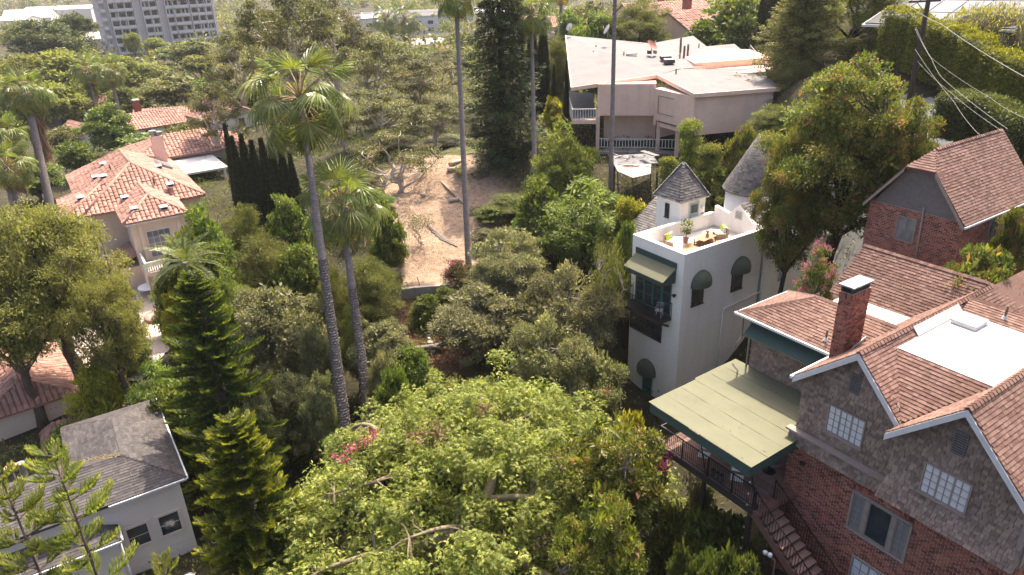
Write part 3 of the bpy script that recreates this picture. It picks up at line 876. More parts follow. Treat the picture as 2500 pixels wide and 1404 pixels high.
fl.slab([(2.36, 3.0, 16.99), (2.62, 3.0, 16.70), (2.62, 6.25, 16.70), (2.36, 6.25, 16.99)], (.02, 0, .03), 'membrane')
fl.slab([(-3.0, 5.9, 14.98), (.15, 5.9, 14.98), (.5, 7.5, 15.10), (-3.0, 7.4, 15.04)], (0, 0, .04), 'membrane')
for y in (2.9, 4.2, 5.4):
    fl.box(2.66, 5.86, y, y + .05, 16.695, 16.704, 'gutter_white')
fl.build('flat_roof_membrane', bh)
sk = MB().box(2.75, 3.65, 5.05, 6.0, 16.69, 16.83, 'gutter_white').box(2.72, 3.68, 5.02, 6.03, 16.83, 16.88, 'membrane')
sk.build('skylight', bh, .01)
fb = MB()
def rake(p, q, h=.26, t=.05):
    fb.add([(p[0], p[1], p[2]), (q[0], q[1], q[2]), (q[0], q[1], q[2] - h), (p[0], p[1], p[2] - h), (p[0], p[1] + t, p[2]), (q[0], q[1] + t, q[2]), (q[0], q[1] + t, q[2] - h), (p[0], p[1] + t, p[2] - h)],
           [(0, 3, 2, 1), (4, 5, 6, 7), (0, 1, 5, 4), (3, 7, 6, 2), (0, 4, 7, 3), (1, 2, 6, 5)], 'fascia_white')
rake((-.08, -.36, 14.86), (2.3, -.36, 16.96)); rake((2.3, -.36, 16.96), (4.2, -.36, 14.96)); rake((4.0, -.86, 14.76), (6.25, -.86, 16.96)); rake((6.25, -.86, 16.96), (8.55, -.86, 14.58))
fb.build('bargeboard', bh)
gt = MB()
gt.box(-5.12, -.1, 2.13, 2.25, 14.83, 14.94, 'gutter_white').box(-5.1, -5.0, 2.2, 6.0, 14.83, 14.93, 'gutter_white').box(-.2, -.09, -.4, 2.1, 14.76, 14.88, 'gutter_white').box(8.56, 8.66, -.8, 9, 14.5, 14.6, 'gutter_white')
gt.box(-4.95, .1, 2.25, 2.84, 14.72, 14.8, 'shade_toned_canvas')
gt.tube([(-4.6, 2.78, 14.75), (-4.6, 2.78, 12.0)], .05, 'taupe_board')
gt.tube([(-5.0, 2.3, 14.8), (-5.0, 2.7, 14.5), (-5.0, 2.72, 13.4), (-5.25, 2.7, 13.0), (-5.3, 2.68, 12.7)], .045, 'wall_shingle')
gt.build('gutter', bh)
# windows' long canvas awning on the wing
aw = MB()
aw.slab([(-4.4, 2.83, 14.72), (-.35, 2.83, 14.72), (-.35, 2.02, 14.1), (-4.4, 2.02, 14.1)], (0, .01, .03), 'shade_toned_canvas')
aw.add([(-4.4, 2.83, 14.72), (-4.4, 2.02, 14.1), (-4.4, 2.83, 14.0), (-.35, 2.83, 14.72), (-.35, 2.02, 14.1), (-.35, 2.83, 14.0)], [(0, 1, 2), (3, 5, 4)], 'shade_toned_canvas')
aw.bar((-4.4, 2.0, 14.08), (-.35, 2.0, 14.08), .03, .03, 'sage_canvas')
aw.bar((-4.4, 2.0, 14.06), (-3.7, 2.7, 13.75), .02, .02, 'sage_canvas').bar((-.35, 2.0, 14.06), (-1.0, 2.7, 13.75), .02, .02, 'sage_canvas')
aw.build('window_awning', bh)
# chimney
ch = MB()
ch.box(0.02, .54, 1.72, 2.94, 14.2, 18.0, 'mortar').box(-.05, .6, 1.66, 3.0, 18.25, 18.31, 'cap_metal').box(.06, .5, 1.78, 2.88, 18.0, 18.25, 'dark_interior')
for x, y in ((.05, 1.75), (.49, 1.75), (.05, 2.9), (.49, 2.9)):
    ch.box(x - .015, x + .015, y - .015, y + .015, 18.0, 18.25, 'rust_pipe')
ch.slab([(.55, 1.75, 15.36), (.55, 3.05, 15.36), (.95, 3.05, 15.78), (.95, 1.75, 15.78)], (.02, 0, .04), 'flashing')
ch.slab([(.56, 2.3, 15.4), (.56, 3.2, 15.4), (.56, 3.2, 15.75), (.56, 2.3, 15.5)], (.02, 0, 0), 'flashing')
chim = ch.build('chimney', bh)
bp = Pieces(chim, 'brick', 'brick', 'brick', 220)
for z0, z1, cs, wd in ((14.2, 17.76, .083, .228),):
    bp.lay([(.02, 1.72, z0), (.54, 1.72, z0), (.54, 1.72, z1), (.02, 1.72, z1)], (1, 0, 0), cs, wd, .018, gap=.09, seed=5, normal=(0, -1, 0))
    bp.lay([(.54, 1.72, z0), (.54, 2.94, z0), (.54, 2.94, z1), (.54, 1.72, z1)], (0, 1, 0), cs, wd, .018, gap=.09, seed=6, normal=(1, 0, 0))
bp.lay([(.02, 1.72, 17.76), (.54, 1.72, 17.76), (.54, 1.72, 18.0), (.02, 1.72, 18.0)], (1, 0, 0), .24, .083, .045, gap=.05, seed=7, normal=(0, -1, 0))
bp.lay([(.54, 1.72, 17.76), (.54, 2.94, 17.76), (.54, 2.94, 18.0), (.54, 1.72, 18.0)], (0, 1, 0), .24, .083, .045, gap=.05, seed=8, normal=(1, 0, 0))
bp.build()
for i, (x, y, z, h) in enumerate(((-.75, 2.62, 15.18, .5), (3.9, 6.75, 16.8, .55), (4.7, 6.9, 16.85, .35))):
    MB().tube([(x, y, z), (x, y, z + h)], .045, 'rust_pipe', 8).lathe([(.13, z), (.06, z + .13)], 'flashing', 10, (x, y)).build('vent_pipe', bh)
MB().lathe([(.02, 11.15), (.10, 11.12), (.11, 11.02), (.06, 10.98)], 'black_iron', 10, (.75, -.12)).box(.72, .78, -.1, 0, 11.05, 11.1, 'black_iron').build('wall_lamp', bh)

# ------------------------------------------------------------------ the patio deck, its canopy and stairs
dk = thing('patio_deck', 'raised brick-red patio deck on posts beside the brick house', 'deck', BO, HEAD)
d = MB().box(-5.1, .25, -2.3, 2.7, 9.22, 9.44, 'red_wood')
for x in (-4.9, -2.5, 0.0):
    MB().box(x - .08, x + .08, -2.1, -1.94, 1.0, 9.22, 'dark_wood').build('post', dk)
d.box(-5.12, .3, -2.34, -2.26, 9.2, 9.5, 'dark_wood')
dkf = d.build('deck_frame', dk)
bd = Pieces(dkf, 'deck_board', 'board', 'deck_board', 80)
bd.lay([(-5.1, -2.26, 9.44), (.25, -2.26, 9.44), (.25, 2.7, 9.44), (-5.1, 2.7, 9.44)], (1, 0, 0), .14, 2.6, .03, gap=.004, seed=3, normal=(0, 0, 1), overlap=.94)
bd.build()
rail(dk, [(-5.05, 1.2, 9.47), (-5.05, -2.22, 9.47), (.2, -2.22, 9.47)], 1.0, 'black_iron', .11, .018, .045, posts=[(-5.05, 1.2, 9.47), (-5.05, -2.22, 9.47), (-3.7, -2.22, 9.47), (-2.2, -2.22, 9.47), (-.9, -2.22, 9.47), (.2, -2.22, 9.47)])
ca = thing('patio_canopy', 'large flat sage green canvas canopy over the patio', 'canopy', BO, HEAD)
def sheet(x0, x1, y0, y1, zf, nx=44, ny=48):
    xs, ys = np.linspace(x0, x1, nx), np.linspace(y0, y1, ny)
    XX, YY = np.meshgrid(xs, ys)
    i_ = (np.arange(ny - 1)[:, None] * nx + np.arange(nx - 1)[None]).ravel()
    return np.stack([XX, YY, zf(XX, YY)], -1).reshape(-1, 3), np.stack([i_, i_ + 1, i_ + nx + 1, i_ + nx], 1)
def sag(x, y):
    f = (y + 2.95) / .965
    edge = np.minimum(np.minimum((x + 5.2) / .5, (.5 - x) / .5), 1).clip(0, 1)
    return 11.99 + (y + 2.95) * .02 - .014 * np.sin(math.pi * (f % 1.0)) ** 2 * edge + .008 * np.sin(x * 3.1 + y * 1.3) * np.cos(y * 2.7 - x)
Va, Qa = sheet(-5.2, .42, -2.97, .03, sag)
Vb, Qb = sheet(-5.3, -.02, .03, 2.84, sag)
link('canvas_top', raw_mesh('canvas_top', np.concatenate([Va, Vb]), np.concatenate([Qa, Qb + len(Va)]), ['sage_canvas'], smooth=True), ca)
c = MB()
c.add([(-5.1, -2.95, 11.95), (.42, -3.02, 11.97), (.42, -3.04, 11.55), (-5.1, -2.97, 11.53), (.42, .0, 12.06), (.42, 0, 11.62)], [(0, 3, 2, 1), (1, 2, 5, 4)], 'shade_toned_canvas')
c.add([(-5.1, -2.95, 11.95), (-5.3, 2.84, 12.08), (-5.3, 2.84, 11.7), (-5.1, -2.97, 11.55)], [(0, 1, 2, 3)], 'shade_toned_canvas')
c.build('valance', ca)
c = MB()
for y in (-1.985, -1.02, -.055, .91, 1.875):
    c.box(-5.1, .38 if y < 0 else -.04, y, y + .035, 11.97 + (y + 2.95) * .02, 12.0 + (y + 2.95) * .02, 'sage_canvas')
c.build('seam', ca)
for x in (-5.0, -2.3, .32):
    MB().tube([(x, -2.2 if x < .3 else -2.1, 9.45), (x, -2.85, 11.9)], .03, 'black_iron', 6).build('post', ca)
stt = thing('patio_stairs', 'red wooden stairs with black iron railings going down from the patio', 'stairs', BO, HEAD)
st = MB()
nst = 22
run, drop = .285, .205
st.bar((.1, -2.2, 9.25), (.1 + nst * run, -2.2, 9.25 - nst * drop), .06, .3, 'red_wood').bar((.1, -1.05, 9.25), (.1 + nst * run, -1.05, 9.25 - nst * drop), .06, .3, 'red_wood')
st.build('stringer', stt)
t0 = None
for i in range(nst):
    if t0 is None:
        t0 = o = MB().box(0, .32, -2.2, -1.05, -.05, 0, 'deck_board').build('tread', stt)
    else:
        o = t0.copy(); COL.objects.link(o)
    o.location = (.3 + i * run, 0, 9.3 - i * drop)
rail(stt, [(.3, -2.22, 9.4), (.3 + nst * run, -2.22, 9.4 - nst * drop)], .95, 'black_iron', .13, .018, .04)
rail(stt, [(.3, -1.02, 9.4), (.3 + nst * run, -1.02, 9.4 - nst * drop)], .95, 'black_iron', .13, .018, .04)
ldg = MB().box(.2, .62, -2.3, -.02, 9.2, 9.44, 'red_wood').build('landing', stt)

# ------------------------------------------------------------------ brick garage behind it
GO = (21.56, 31.868, 0.0)
ga = thing('brick_garage', 'brick garage with steep brown shingle roof and clipped gable', 'garage', GO, HEAD)
w = MB()
w.box(-4.9, -.15, .25, 7.5, 10, 17.9, 'mortar')
gw = w.build('brick_wall', ga)
bp = Pieces(gw, 'brick', 'brick', 'brick', 300)
WG = [(-3.3, .25, 16.2), (-2.3, .25, 16.2), (-2.3, .25, 17.5), (-3.3, .25, 17.5)]
bp.lay([(-4.9, .25, 13.5), (-.15, .25, 13.5), (-.15, .25, 17.9), (-4.9, .25, 17.9)], (1, 0, 0), .083, .23, .016, gap=.09, holes=[WG], seed=1, normal=(0, -1, 0))
bp.lay([(-.15, .25, 13.5), (-.15, 7.5, 13.5), (-.15, 7.5, 17.9), (-.15, .25, 17.9)], (0, 1, 0), .083, .23, .016, gap=.09, seed=2, normal=(1, 0, 0))
bp.build()
MB().slab([(-4.8, .3, 17.8), (-.2, .3, 17.8), (-1.9, .3, 20.2), (-3.1, .3, 20.2)], (0, .2, 0), 'louvre').build('gable_infill', ga)
r = MB()
GR = [([(.05, -.1, 17.85), (.05, 7.6, 17.85), (-2.5, 7.6, 20.95), (-2.5, 1.0, 20.95), (-1.75, -.1, 20.1)], (0, 1, 0)),
      ([(-5.05, -.1, 17.85), (-5.05, 7.6, 17.85), (-2.5, 7.6, 20.95), (-2.5, 1.0, 20.95), (-3.25, -.1, 20.1)], (0, 1, 0)),
      ([(-1.75, -.1, 20.1), (-3.25, -.1, 20.1), (-2.5, 1.0, 20.95)], (1, 0, 0))]
for pts, u in GR:
    r.slab(pts, (0, 0, -.1), 'roof_shingle')
gr = r.build('shingle_roof', ga)
rp = Pieces(gr, 'roof_shingle', 'shingle', 'roof_shingle', 300)
for i, (pts, u) in enumerate(GR):
    rp.lay(pts, u, .15, .23, .026, gap=.02, seed=20 + i, vary=.35, jitter=.35, overlap=1.1, lift=.012)
rp.build()
cp = Pieces(gr, 'ridge_cap', 'shingle', 'roof_shingle', 60)
caps((-2.5, 1.0, 20.98), (-2.5, 7.6, 20.98))
cp.build()
MB().add([(.05, -.14, 17.8), (-1.75, -.14, 20.06), (-1.75, -.14, 19.86), (.05, -.14, 17.6), (.05, -.08, 17.8), (-1.75, -.08, 20.06)], [(0, 3, 2, 1), (0, 1, 5, 4)], 'taupe_board') \
    .add([(-5.05, -.14, 17.8), (-3.25, -.14, 20.06), (-3.25, -.14, 19.86), (-5.05, -.14, 17.6)], [(0, 1, 2, 3)], 'taupe_board').build('bargeboard', ga)
MB().box(.03, .13, -.1, 7.6, 17.72, 17.82, 'gutter_white').build('gutter', ga)
MB().tube([(-2.1, .2, 18.2), (-1.9, .2, 14)], .05, 'taupe_board').build('downpipe', ga)
window(ga, 'window', -3.25, -2.35, 16.25, 17.45, .25, 2, 1, 'taupe_board', 'pale_glass')
window(ga, 'window', 3.0, 3.9, 15.5, 17.4, -.15, 2, 1, 'taupe_board', 'dark_glass', axis='x', out=1.0)

# ------------------------------------------------------------------ white tower house
TO = (10.674, 40.718, 0.0)
tw = thing('white_tower_house', 'white stucco tower house with roof terrace and two turrets', 'house', TO, HEAD)
Z0, ZP, ZD = 0.5, 13.25, 12.2
w = MB()
w.box(-4.64, 0, 0, 7.5, Z0, ZD, 'white_stucco')
w.box(-4.64, 0, 0, .28, ZD, ZP, 'white_stucco').box(-.28, 0, .28, 7.5, ZD, ZP, 'white_stucco').box(-4.64, -4.36, .28, 7.5, ZD, ZP, 'white_stucco')
w.slab([(-4.36, 7.5, ZD), (-.28, 7.5, ZD), (-.28, 7.5, 13.3), (-1.1, 7.5, 13.35), (-2.2, 7.5, 14.35), (-3.1, 7.5, 13.5), (-4.36, 7.5, 13.75)], (0, .28, 0), 'white_stucco')
w.box(-4.35, -.29, .29, 7.49, ZD, ZD + .02, 'far_white')
w.build('tower_wall', tw)
MB().box(-4.36, -4.30, .3, 7.45, ZD + .02, ZD + .12, 'far_white').box(-4.3, -.3, 7.40, 7.47, ZD + .02, ZD + .12, 'far_white').build('skirting', tw)
rug = MB().box(-3.0, -.9, 2.4, 5.6, ZD + .02, ZD + .035, 'teak').build('terrace_mat', tw)
louvre(tw, 'gable_vent', -2.45, -1.95, 13.35, 13.85, 7.48, 5, 'far_white')
# turret with pyramid roof
w = MB()
w.box(-6.95, -4.66, 4.35, 6.8, 8, 14.55, 'white_stucco')
w.build('turret_wall', tw)
tz, ta = 14.55, 16.95
tc_ = [(-7.15, 4.15), (-4.45, 4.15), (-4.45, 7.0), (-7.15, 7.0)]
apx = (-5.8, 5.57, ta)
r = MB()
r.box(-7.12, -4.48, 4.18, 6.97, 14.47, 14.56, 'white_stucco')
for i in range(4):
    p, q = tc_[i], tc_[(i + 1) % 4]
    r.poly([(p[0], p[1], tz), (q[0], q[1], tz), apx], 'slate')
tr = r.build('pyramid_roof', tw)
rp = Pieces(tr, 'slate', 'shingle', 'slate', 300)
for i in range(4):
    p, q = tc_[i], tc_[(i + 1) % 4]
    rp.lay([(p[0], p[1], tz), (q[0], q[1], tz), apx], (q[0] - p[0], q[1] - p[1], 0), .185, .27, .035, gap=.02, seed=i, vary=.3, overlap=1.15, lift=.01)
for p in tc_:
    P, A = np.array([p[0], p[1], tz]), np.array(apx)
    t = A - P; L = np.linalg.norm(t); t /= L
    s_ = np.cross(t, (0, 0, 1.)); s_ /= np.linalg.norm(s_)
    for i in range(int(L / .2)):
        rp.R.append((P + t * (i + .5) * .2 + np.array([0, 0, .05]), s_, t, np.cross(s_, t), .2, .23, .05))
rp.build()
dr = MB().box(-4.67, -4.6, 5.15, 6.15, ZD + .02, 14.35, 'fascia_white').box(-4.6, -4.585, 5.22, 6.08, ZD + .05, 14.28, 'sage_paint').box(-4.586, -4.575, 5.32, 5.98, 13.55, 14.15, 'dark_glass').build('terrace_door', tw)
MB().box(-4.575, -4.53, 5.28, 5.33, 13.2, 13.3, 'black_iron').build('handle', dr)
window(tw, 'turret_window', -6.05, -5.72, 13.2, 14.15, 4.35, 1, 1, 'dark_wood', 'dark_glass', fw=.04, sill=.08)
MB().lathe([(.05, 13.9), (.12, 13.85), (.1, 13.7)], 'white_plastic', 8, (-4.6, 6.45)).build('wall_lamp', tw)
# round turret with cone
CX_, CY_ = -4.5, 11.7
w = MB().lathe([(1.95, 8), (1.95, 14.15)], 'white_stucco', 28, (CX_, CY_))
w.build('round_turret_wall', tw)
r = MB().lathe([(2.12, 14.1), (2.2, 14.16), (2.16, 14.24), (.05, 18.2)], 'slate', 28, (CX_, CY_))
cn = r.build('cone_roof', tw)
rp = Pieces(cn, 'slate', 'shingle', 'slate', 300)
Lc = math.hypot(2.16, 3.96)
for j in range(24):
    t = j * .19 / Lc
    rad = 2.18 * (1 - t)
    if rad < .12: break
    k = max(5, int(2 * math.pi * rad / .24))
    for i in range(k):
        a = 2 * math.pi * (i + .5 * (j % 2) + .12 * math.sin(i * 7 + j)) / k
        e = np.array([math.cos(a), math.sin(a), 0])
        sl = np.array([-math.cos(a) * 2.16, -math.sin(a) * 2.16, 3.96]) / Lc
        u = np.array([-math.sin(a), math.cos(a), 0])
        rp.R.append((np.array([CX_, CY_, 14.24]) + e * rad * .995 + np.array([0, 0, 3.96 * t]) + sl * .1, u, sl, np.cross(u, sl), 2 * math.pi * rad / k * .98, .215, .035))
rp.build()
# house body behind the tower
w = MB()
w.box(-4.64, .12, 7.78, 16, 2, 11.6, 'white_stucco').box(-9.0, -4.66, 6.9, 16, 2, 11.0, 'white_stucco')
w.slab([(-4.4, 7.9, 11.5), (0, 7.9, 11.5), (-2.2, 7.9, 14.0)], (0, 8, 0), 'white_stucco')
w.build('house_wall', tw)
HR = [([(.42, 7.55, 11.45), (.42, 15.9, 11.45), (-2.2, 15.9, 14.4), (-2.2, 7.55, 14.4)], (0, 1, 0)),
      ([(-4.9, 7.8, 11.4), (-4.9, 15.9, 11.4), (-2.2, 15.9, 14.4), (-2.2, 7.8, 14.4)], (0, 1, 0)),
      ([(-9.3, 3.2, 11.2), (-4.66, 3.2, 11.2), (-4.66, 6.6, 13.4), (-9.3, 6.6, 13.4)], (1, 0, 0)),
      ([(-9.3, 10, 11.2), (-4.66, 10, 11.2), (-4.66, 6.6, 13.4), (-9.3, 6.6, 13.4)], (1, 0, 0))]
r = MB()
for pts, u in HR:
    r.slab(pts, (0, 0, -.12), 'slate')
hr = r.build('slate_roof', tw)
rp = Pieces(hr, 'slate', 'shingle', 'slate', 300)
for i, (pts, u) in enumerate(HR):
    rp.lay(pts, u, .2, .3, .035, gap=.02, seed=30 + i, vary=.3, jitter=.3, overlap=1.12, lift=.012)
rp.build()
n_ = np.array([2.95, 0, 2.62]); n_ /= np.linalg.norm(n_)
s1 = [np.array([-.55, 8.9, 12.54]), np.array([-.55, 9.9, 12.54]), np.array([-1.55, 9.9, 13.67]), np.array([-1.55, 8.9, 13.67])]
MB().slab([tuple(p + n_ * .02) for p in s1], tuple(n_ * .12), 'gutter_white').slab([tuple(p * .86 + sum(s1) / 4 * .14 + n_ * .14) for p in s1], tuple(n_ * .02), 'pale_glass').build('skylight', tw)
window(tw, 'glass_block_window', 9.4, 10.1, 8.9, 10.3, .13, 4, 7, 'far_white', 'pale_glass', axis='x', out=1.0, fw=.05, mw=.02)
MB().box(.36, .46, 7.6, 15.9, 11.3, 11.42, 'gutter_white').build('gutter', tw)
# quarter-sphere awnings
def dome_awning(parent, name, ctr, axis, rad, zt, front, mat='shade_toned_canvas', lit=None, drop=.22, n=10, half=9):
    """a bubble awning: quarter sphere against the wall with a short valance"""
    mb = MB()
    V_, F_ = [], []
    for j in range(n + 1):
        b_ = math.pi / 2 * j / n
        for i in range(2 * half + 1):
            a = math.pi * i / (2 * half)
            x, y, z = -math.cos(a) * math.cos(b_) * rad, math.sin(a) * math.cos(b_) * front, math.sin(b_) * rad * 1.02
            V_.append((x, y, z))
    V_ += [(-math.cos(math.pi * i / (2 * half)) * rad, math.sin(math.pi * i / (2 * half)) * front, -drop) for i in range(2 * half + 1)]
    m_ = 2 * half + 1
    for j in range(n):
        F_ += [(j * m_ + i, j * m_ + i + 1, (j + 1) * m_ + i + 1, (j + 1) * m_ + i) for i in range(m_ - 1)]
    k = (n + 1) * m_
    F_ += [(k + i, k + i + 1, i + 1, i) for i in range(m_ - 1)]
    if axis == 'y':
        P = [(ctr[0] + x, ctr[1] - y, zt + z) for x, y, z in V_]
    else:
        P = [(ctr[0] + y, ctr[1] + x, zt + z) for x, y, z in V_]
    mb.add(P, F_, mat)
    o = mb.build(name, parent)
    rb = MB()
    for a in [math.pi * q / 6 for q in range(1, 6)]:
        pts = []
        for j in range(n + 1):
            b_ = math.pi / 2 * j / n
            x, y, z = -math.cos(a) * math.cos(b_) * rad * 1.01, math.sin(a) * math.cos(b_) * front * 1.01, math.sin(b_) * rad * 1.03
            pts.append((ctr[0] + x, ctr[1] - y, zt + z) if axis == 'y' else (ctr[0] + y, ctr[1] + x, zt + z))
        rb.tube(pts, .012, mat, 4, False)
    rb.build('rib', o)
    return o
for yc in (1.6, 5.35):
    dome_awning(tw, 'window_awning', (0, yc), 'x', .86, 10.92, .62, 'half_shade_canvas', drop=.16)
    window(tw, 'arched_window', yc - .66, yc + .3, 9.5, 10.95, 0.0, 2, 1, 'dark_wood', 'dark_glass', axis='x', out=1.0, sill=.06)
dome_awning(tw, 'door_awning', (-2.66, 0), 'y', .84, 3.75, .62, 'half_shade_canvas')
d_ = MB().box(-3.1, -2.0, -.06, .0, 1.5, 3.95, 'fascia_white').box(-3.0, -2.1, -.075, -.05, 1.58, 3.85, 'teal_paint').build('garden_door', tw)
MB().box(-2.95, -2.15, -.11, -.075, 2.35, 2.4, 'black_iron').build('handle', d_)
MB().box(-3.6, -2.0, -1.0, -.1, 1.46, 1.54, 'asphalt').build('door_mat', tw)
# balcony with glazed doors and sloping awning
b_ = MB().box(-4.45, -.75, -1.15, 0, 8.42, 8.62, 'dark_wood').box(-4.4, -.8, -1.1, -.05, 8.62, 8.65, 'black_iron')
for x in (-4.2, -3.0, -1.8, -.95):
    b_.bar((x, -.02, 7.9), (x, -.95, 8.42), .1, .12, 'dark_wood')
bal = b_.build('balcony', tw)
rail(bal, [(-4.42, 0, 8.64), (-4.42, -1.12, 8.64), (-.78, -1.12, 8.64), (-.78, 0, 8.64)], 1.02, 'black_iron', .12, .018, .035)
for i in range(4):
    x = -4.15 + i * .82
    window(tw, 'glazed_door', x + .08, x + .74, 8.72, 10.95, -.01, 1, 3, 'teal_paint', 'dark_glass', fw=.08, mw=.05)
a_ = MB()
ay0, ay1, az0, az1 = -.02, -1.15, 12.12, 11.42
a_.slab([(-4.2, ay0 - .0, az0), (-.6, ay0, az0), (-.6, ay1, az1), (-4.2, ay1, az1)], (0, .015, .03), 'sage_canvas')
a_.build('balcony_awning', tw)
a_ = MB()
a_.add([(-4.2, ay1, az1), (-.6, ay1, az1), (-.6, ay1, az1 - .28), (-4.2, ay1, az1 - .28), (-.6, ay0, az0), (-.6, ay0, az1 - .28), (-4.2, ay0, az0), (-4.2, ay0, az1 - .28)], [(0, 3, 2, 1), (1, 2, 5, 4), (6, 7, 3, 0)], 'shade_toned_canvas')
a_.slab([(-4.25, -.03, az0 - .02), (-.55, -.03, az0 - .02), (-.55, -.03, az0 + .38), (-4.25, -.03, az0 + .38)], (0, -.04, 0), 'shade_toned_canvas')
a_.build('awning_side', tw)
for i in range(2):
    window(tw, 'strip_window', -4.5 + i * 1.52, -3.1 + i * 1.52, 6.45, 7.75, 0.0, 4 if i == 0 else 3, 2, 'dark_wood', 'dark_glass', fw=.07, mw=.03)
p_ = MB().tube([(.07, 7.7, 11.5), (.07, 7.75, 8.7), (.07, 7.6, 8.55), (.07, 4.1, 8.35), (.07, 4.0, 8.1), (.07, 3.95, 3.0)], .06, 'white_stucco', 6)
p_.build('downpipe', tw)
MB().tube([(.06, 7.55, 13.0), (.06, 7.55, 2)], .035, 'concrete', 6).build('drain_pipe', tw)
MB().lathe([(.08, 10.4), (.16, 10.36), (.05, 10.2)], 'black_iron', 8, (-.52, -.16)).box(-.55, -.49, -.16, 0, 10.28, 10.34, 'black_iron').build('wall_lamp', tw)
dome_awning(tw, 'window_awning', (.12, 9.9), 'x', .8, 6.5, .6, 'half_shade_canvas')
# side deck with railing left of the tower
sd = thing('side_deck', 'dark weathered timber deck with white balusters left of the tower', 'deck', TO, HEAD)
q = MB().box(-8.6, -4.7, 1.2, 5.5, 6.1, 6.4, 'red_wood')
for x in (-8.4, -6.6, -4.9):
    q.box(x - .1, x + .1, 1.3, 1.5, 0, 6.1, 'dark_wood')
sdf = q.build('deck_frame', sd)
bd = Pieces(sdf, 'deck_board', 'board', 'grey_board', 60)
bd.lay([(-8.6, 1.2, 6.4), (-4.7, 1.2, 6.4), (-4.7, 5.5, 6.4), (-8.6, 5.5, 6.4)], (0, 1, 0), .15, 4.3, .03, gap=.01, seed=1, normal=(0, 0, 1), overlap=.92)
bd.build()
rail(sd, [(-8.5, 5.4, 6.43), (-8.5, 1.25, 6.43), (-4.75, 1.25, 6.43)], 1.0, 'grey_roll_roof', .16, .05, .09, posts=[(-8.5, 5.4, 6.43), (-8.5, 1.25, 6.43), (-6.6, 1.25, 6.43), (-4.75, 1.25, 6.43)])

# ------------------------------------------------------------------ pink flat-roofed house on the slope
def W(parent, mb, name, bevel=0.0):
    """link a shape given in world coordinates under an unrotated thing"""
    o_ = np.array(parent.location)
    mb.v = [tuple(np.array(p) - o_) for p in mb.v]
    return mb.build(name, parent, bevel)
def wall_run(mb, pts, z0, z1, t, mat):
    for p, q in zip(pts[:-1], pts[1:]):
        p, q = np.array(p, float), np.array(q, float)
        d_ = (q - p) / np.linalg.norm(q - p)
        n = np.array([d_[1], -d_[0]]) * -t
        mb.slab([(p[0], p[1], z0), (q[0], q[1], z0), (q[0], q[1], z1), (p[0], p[1], z1)], (n[0], n[1], 0), mat)
PK = np.array([12.0, 72.0, 12.0])
pk = thing('pink_house', 'pink stucco hillside house with pale butterfly roof and corner balcony', 'house', PK)
def UP(*a): return tuple(U(*a))
rfp = MB()
R1 = [UP(1395, 213, 71), UP(1605, 182, 72), UP(1662, 167, 74), UP(1590, 106, 87), UP(1381, 86, 90)]
R2 = [UP(1662, 167, 74), UP(1845, 150, 80), UP(1793, 107, 88), UP(1725, 113, 87), UP(1692, 87, 93), UP(1590, 106, 87)]
R3 = [UP(1605, 182, 72), UP(1697, 229, 65), UP(1905, 213, 67), UP(1850, 168, 75), UP(1664, 168, 73.6)]
for R_ in (R1, R2, R3):
    rfp.slab([(p[0], p[1], p[2]) for p in R_], (0, 0, -.38), 'grey_roll_roof')
pr = W(pk, rfp, 'roof')
edge = MB()
for p, q in ((R1[0], R1[1]), (R3[0], R3[1]), (R3[1], R3[2]), (R1[4], R1[0]), (R2[0], R2[1])):
    edge.bar((p[0], p[1] - .03, p[2] - .17), (q[0], q[1] - .03, q[2] - .17), .12, .36, 'pink_stucco')
W(pk, edge, 'fascia')
sm = MB()
for a, b_, c_, d_ in ((R1[0], R1[4], R1[1], R1[3]), (R3[0], R3[4], R3[1], R3[3])):
    for t in np.arange(.12, 1, .14):
        p = np.array(a) * (1 - t) + np.array(b_) * t; q = np.array(c_) * (1 - t) + np.array(d_) * t
        sm.bar(p + [0, 0, .012], q + [0, 0, .012], .10, .02, 'concrete')
W(pk, sm, 'roofing_seam')
w = MB()
wall_run(w, [(9.2, 72.9), (14.8, 71.9)], 15.5, 18.6, 12, 'pink_stucco')
wall_run(w, [(10.2, 75.2), (19, 73.6)], 11.5, 15.6, 8, 'pink_stucco')
w.slab([(14.7, 71.9, 14.6), (17.3, 66.5, 14.6), (25.2, 68.5, 14.6), (24.5, 74, 14.6), (20, 76, 14.6)], (0, 0, 3.55), 'pink_stucco')
w.box(20, 29, 75, 82, 11, 18.9, 'pink_stucco')
w.slab([(20, 78, 18.6), (29, 80.5, 18.6), (29, 88, 18.6), (20, 92, 18.6)], (0, 0, 1.0), 'pink_stucco')
W(pk, w, 'wall')
fr = MB()
for p, q in (((14.98, 71.25), (16.0, 69.15)),):
    fr.bar((p[0] - .02, p[1] - .02, 17.55), (p[0] - .02, p[1] - .02, 15.9), .06, .05, 'concrete')
    fr.bar((p[0] - .02, p[1] - .02, 15.9), (q[0], q[1], 15.9), .06, .05, 'concrete').bar((p[0] - .02, p[1] - .02, 17.55), (q[0], q[1], 17.55), .06, .05, 'concrete')
fr.bar((14.95, 71.4, 15.1), (14.95, 71.4, 12.3), .16, .16, 'rust_pipe').bar((14.95, 71.3, 15.1), (16.2, 68.6, 15.1), .1, .1, 'rust_pipe')
W(pk, fr, 'wall_trim')
for x, y in ((9.25, 72.7), (15.1, 71.3), (16.5, 68.9)):
    W(pk, MB().box(x - .17, x + .17, y - .17, y + .17, 11.3, 15.5, 'pink_stucco'), 'post')
for (x0, y0), (x1, y1) in (((9.3, 72.3), (15.2, 71.0)), ((15.2, 71.0), (19.5, 70.0))):
    o_ = np.array(pk.location)
    rail(pk, [(x0 - o_[0], y0 - o_[1], .35), (x1 - o_[0], y1 - o_[1], .35)], .95, 'far_white', .3, .07, .09, posts=[])
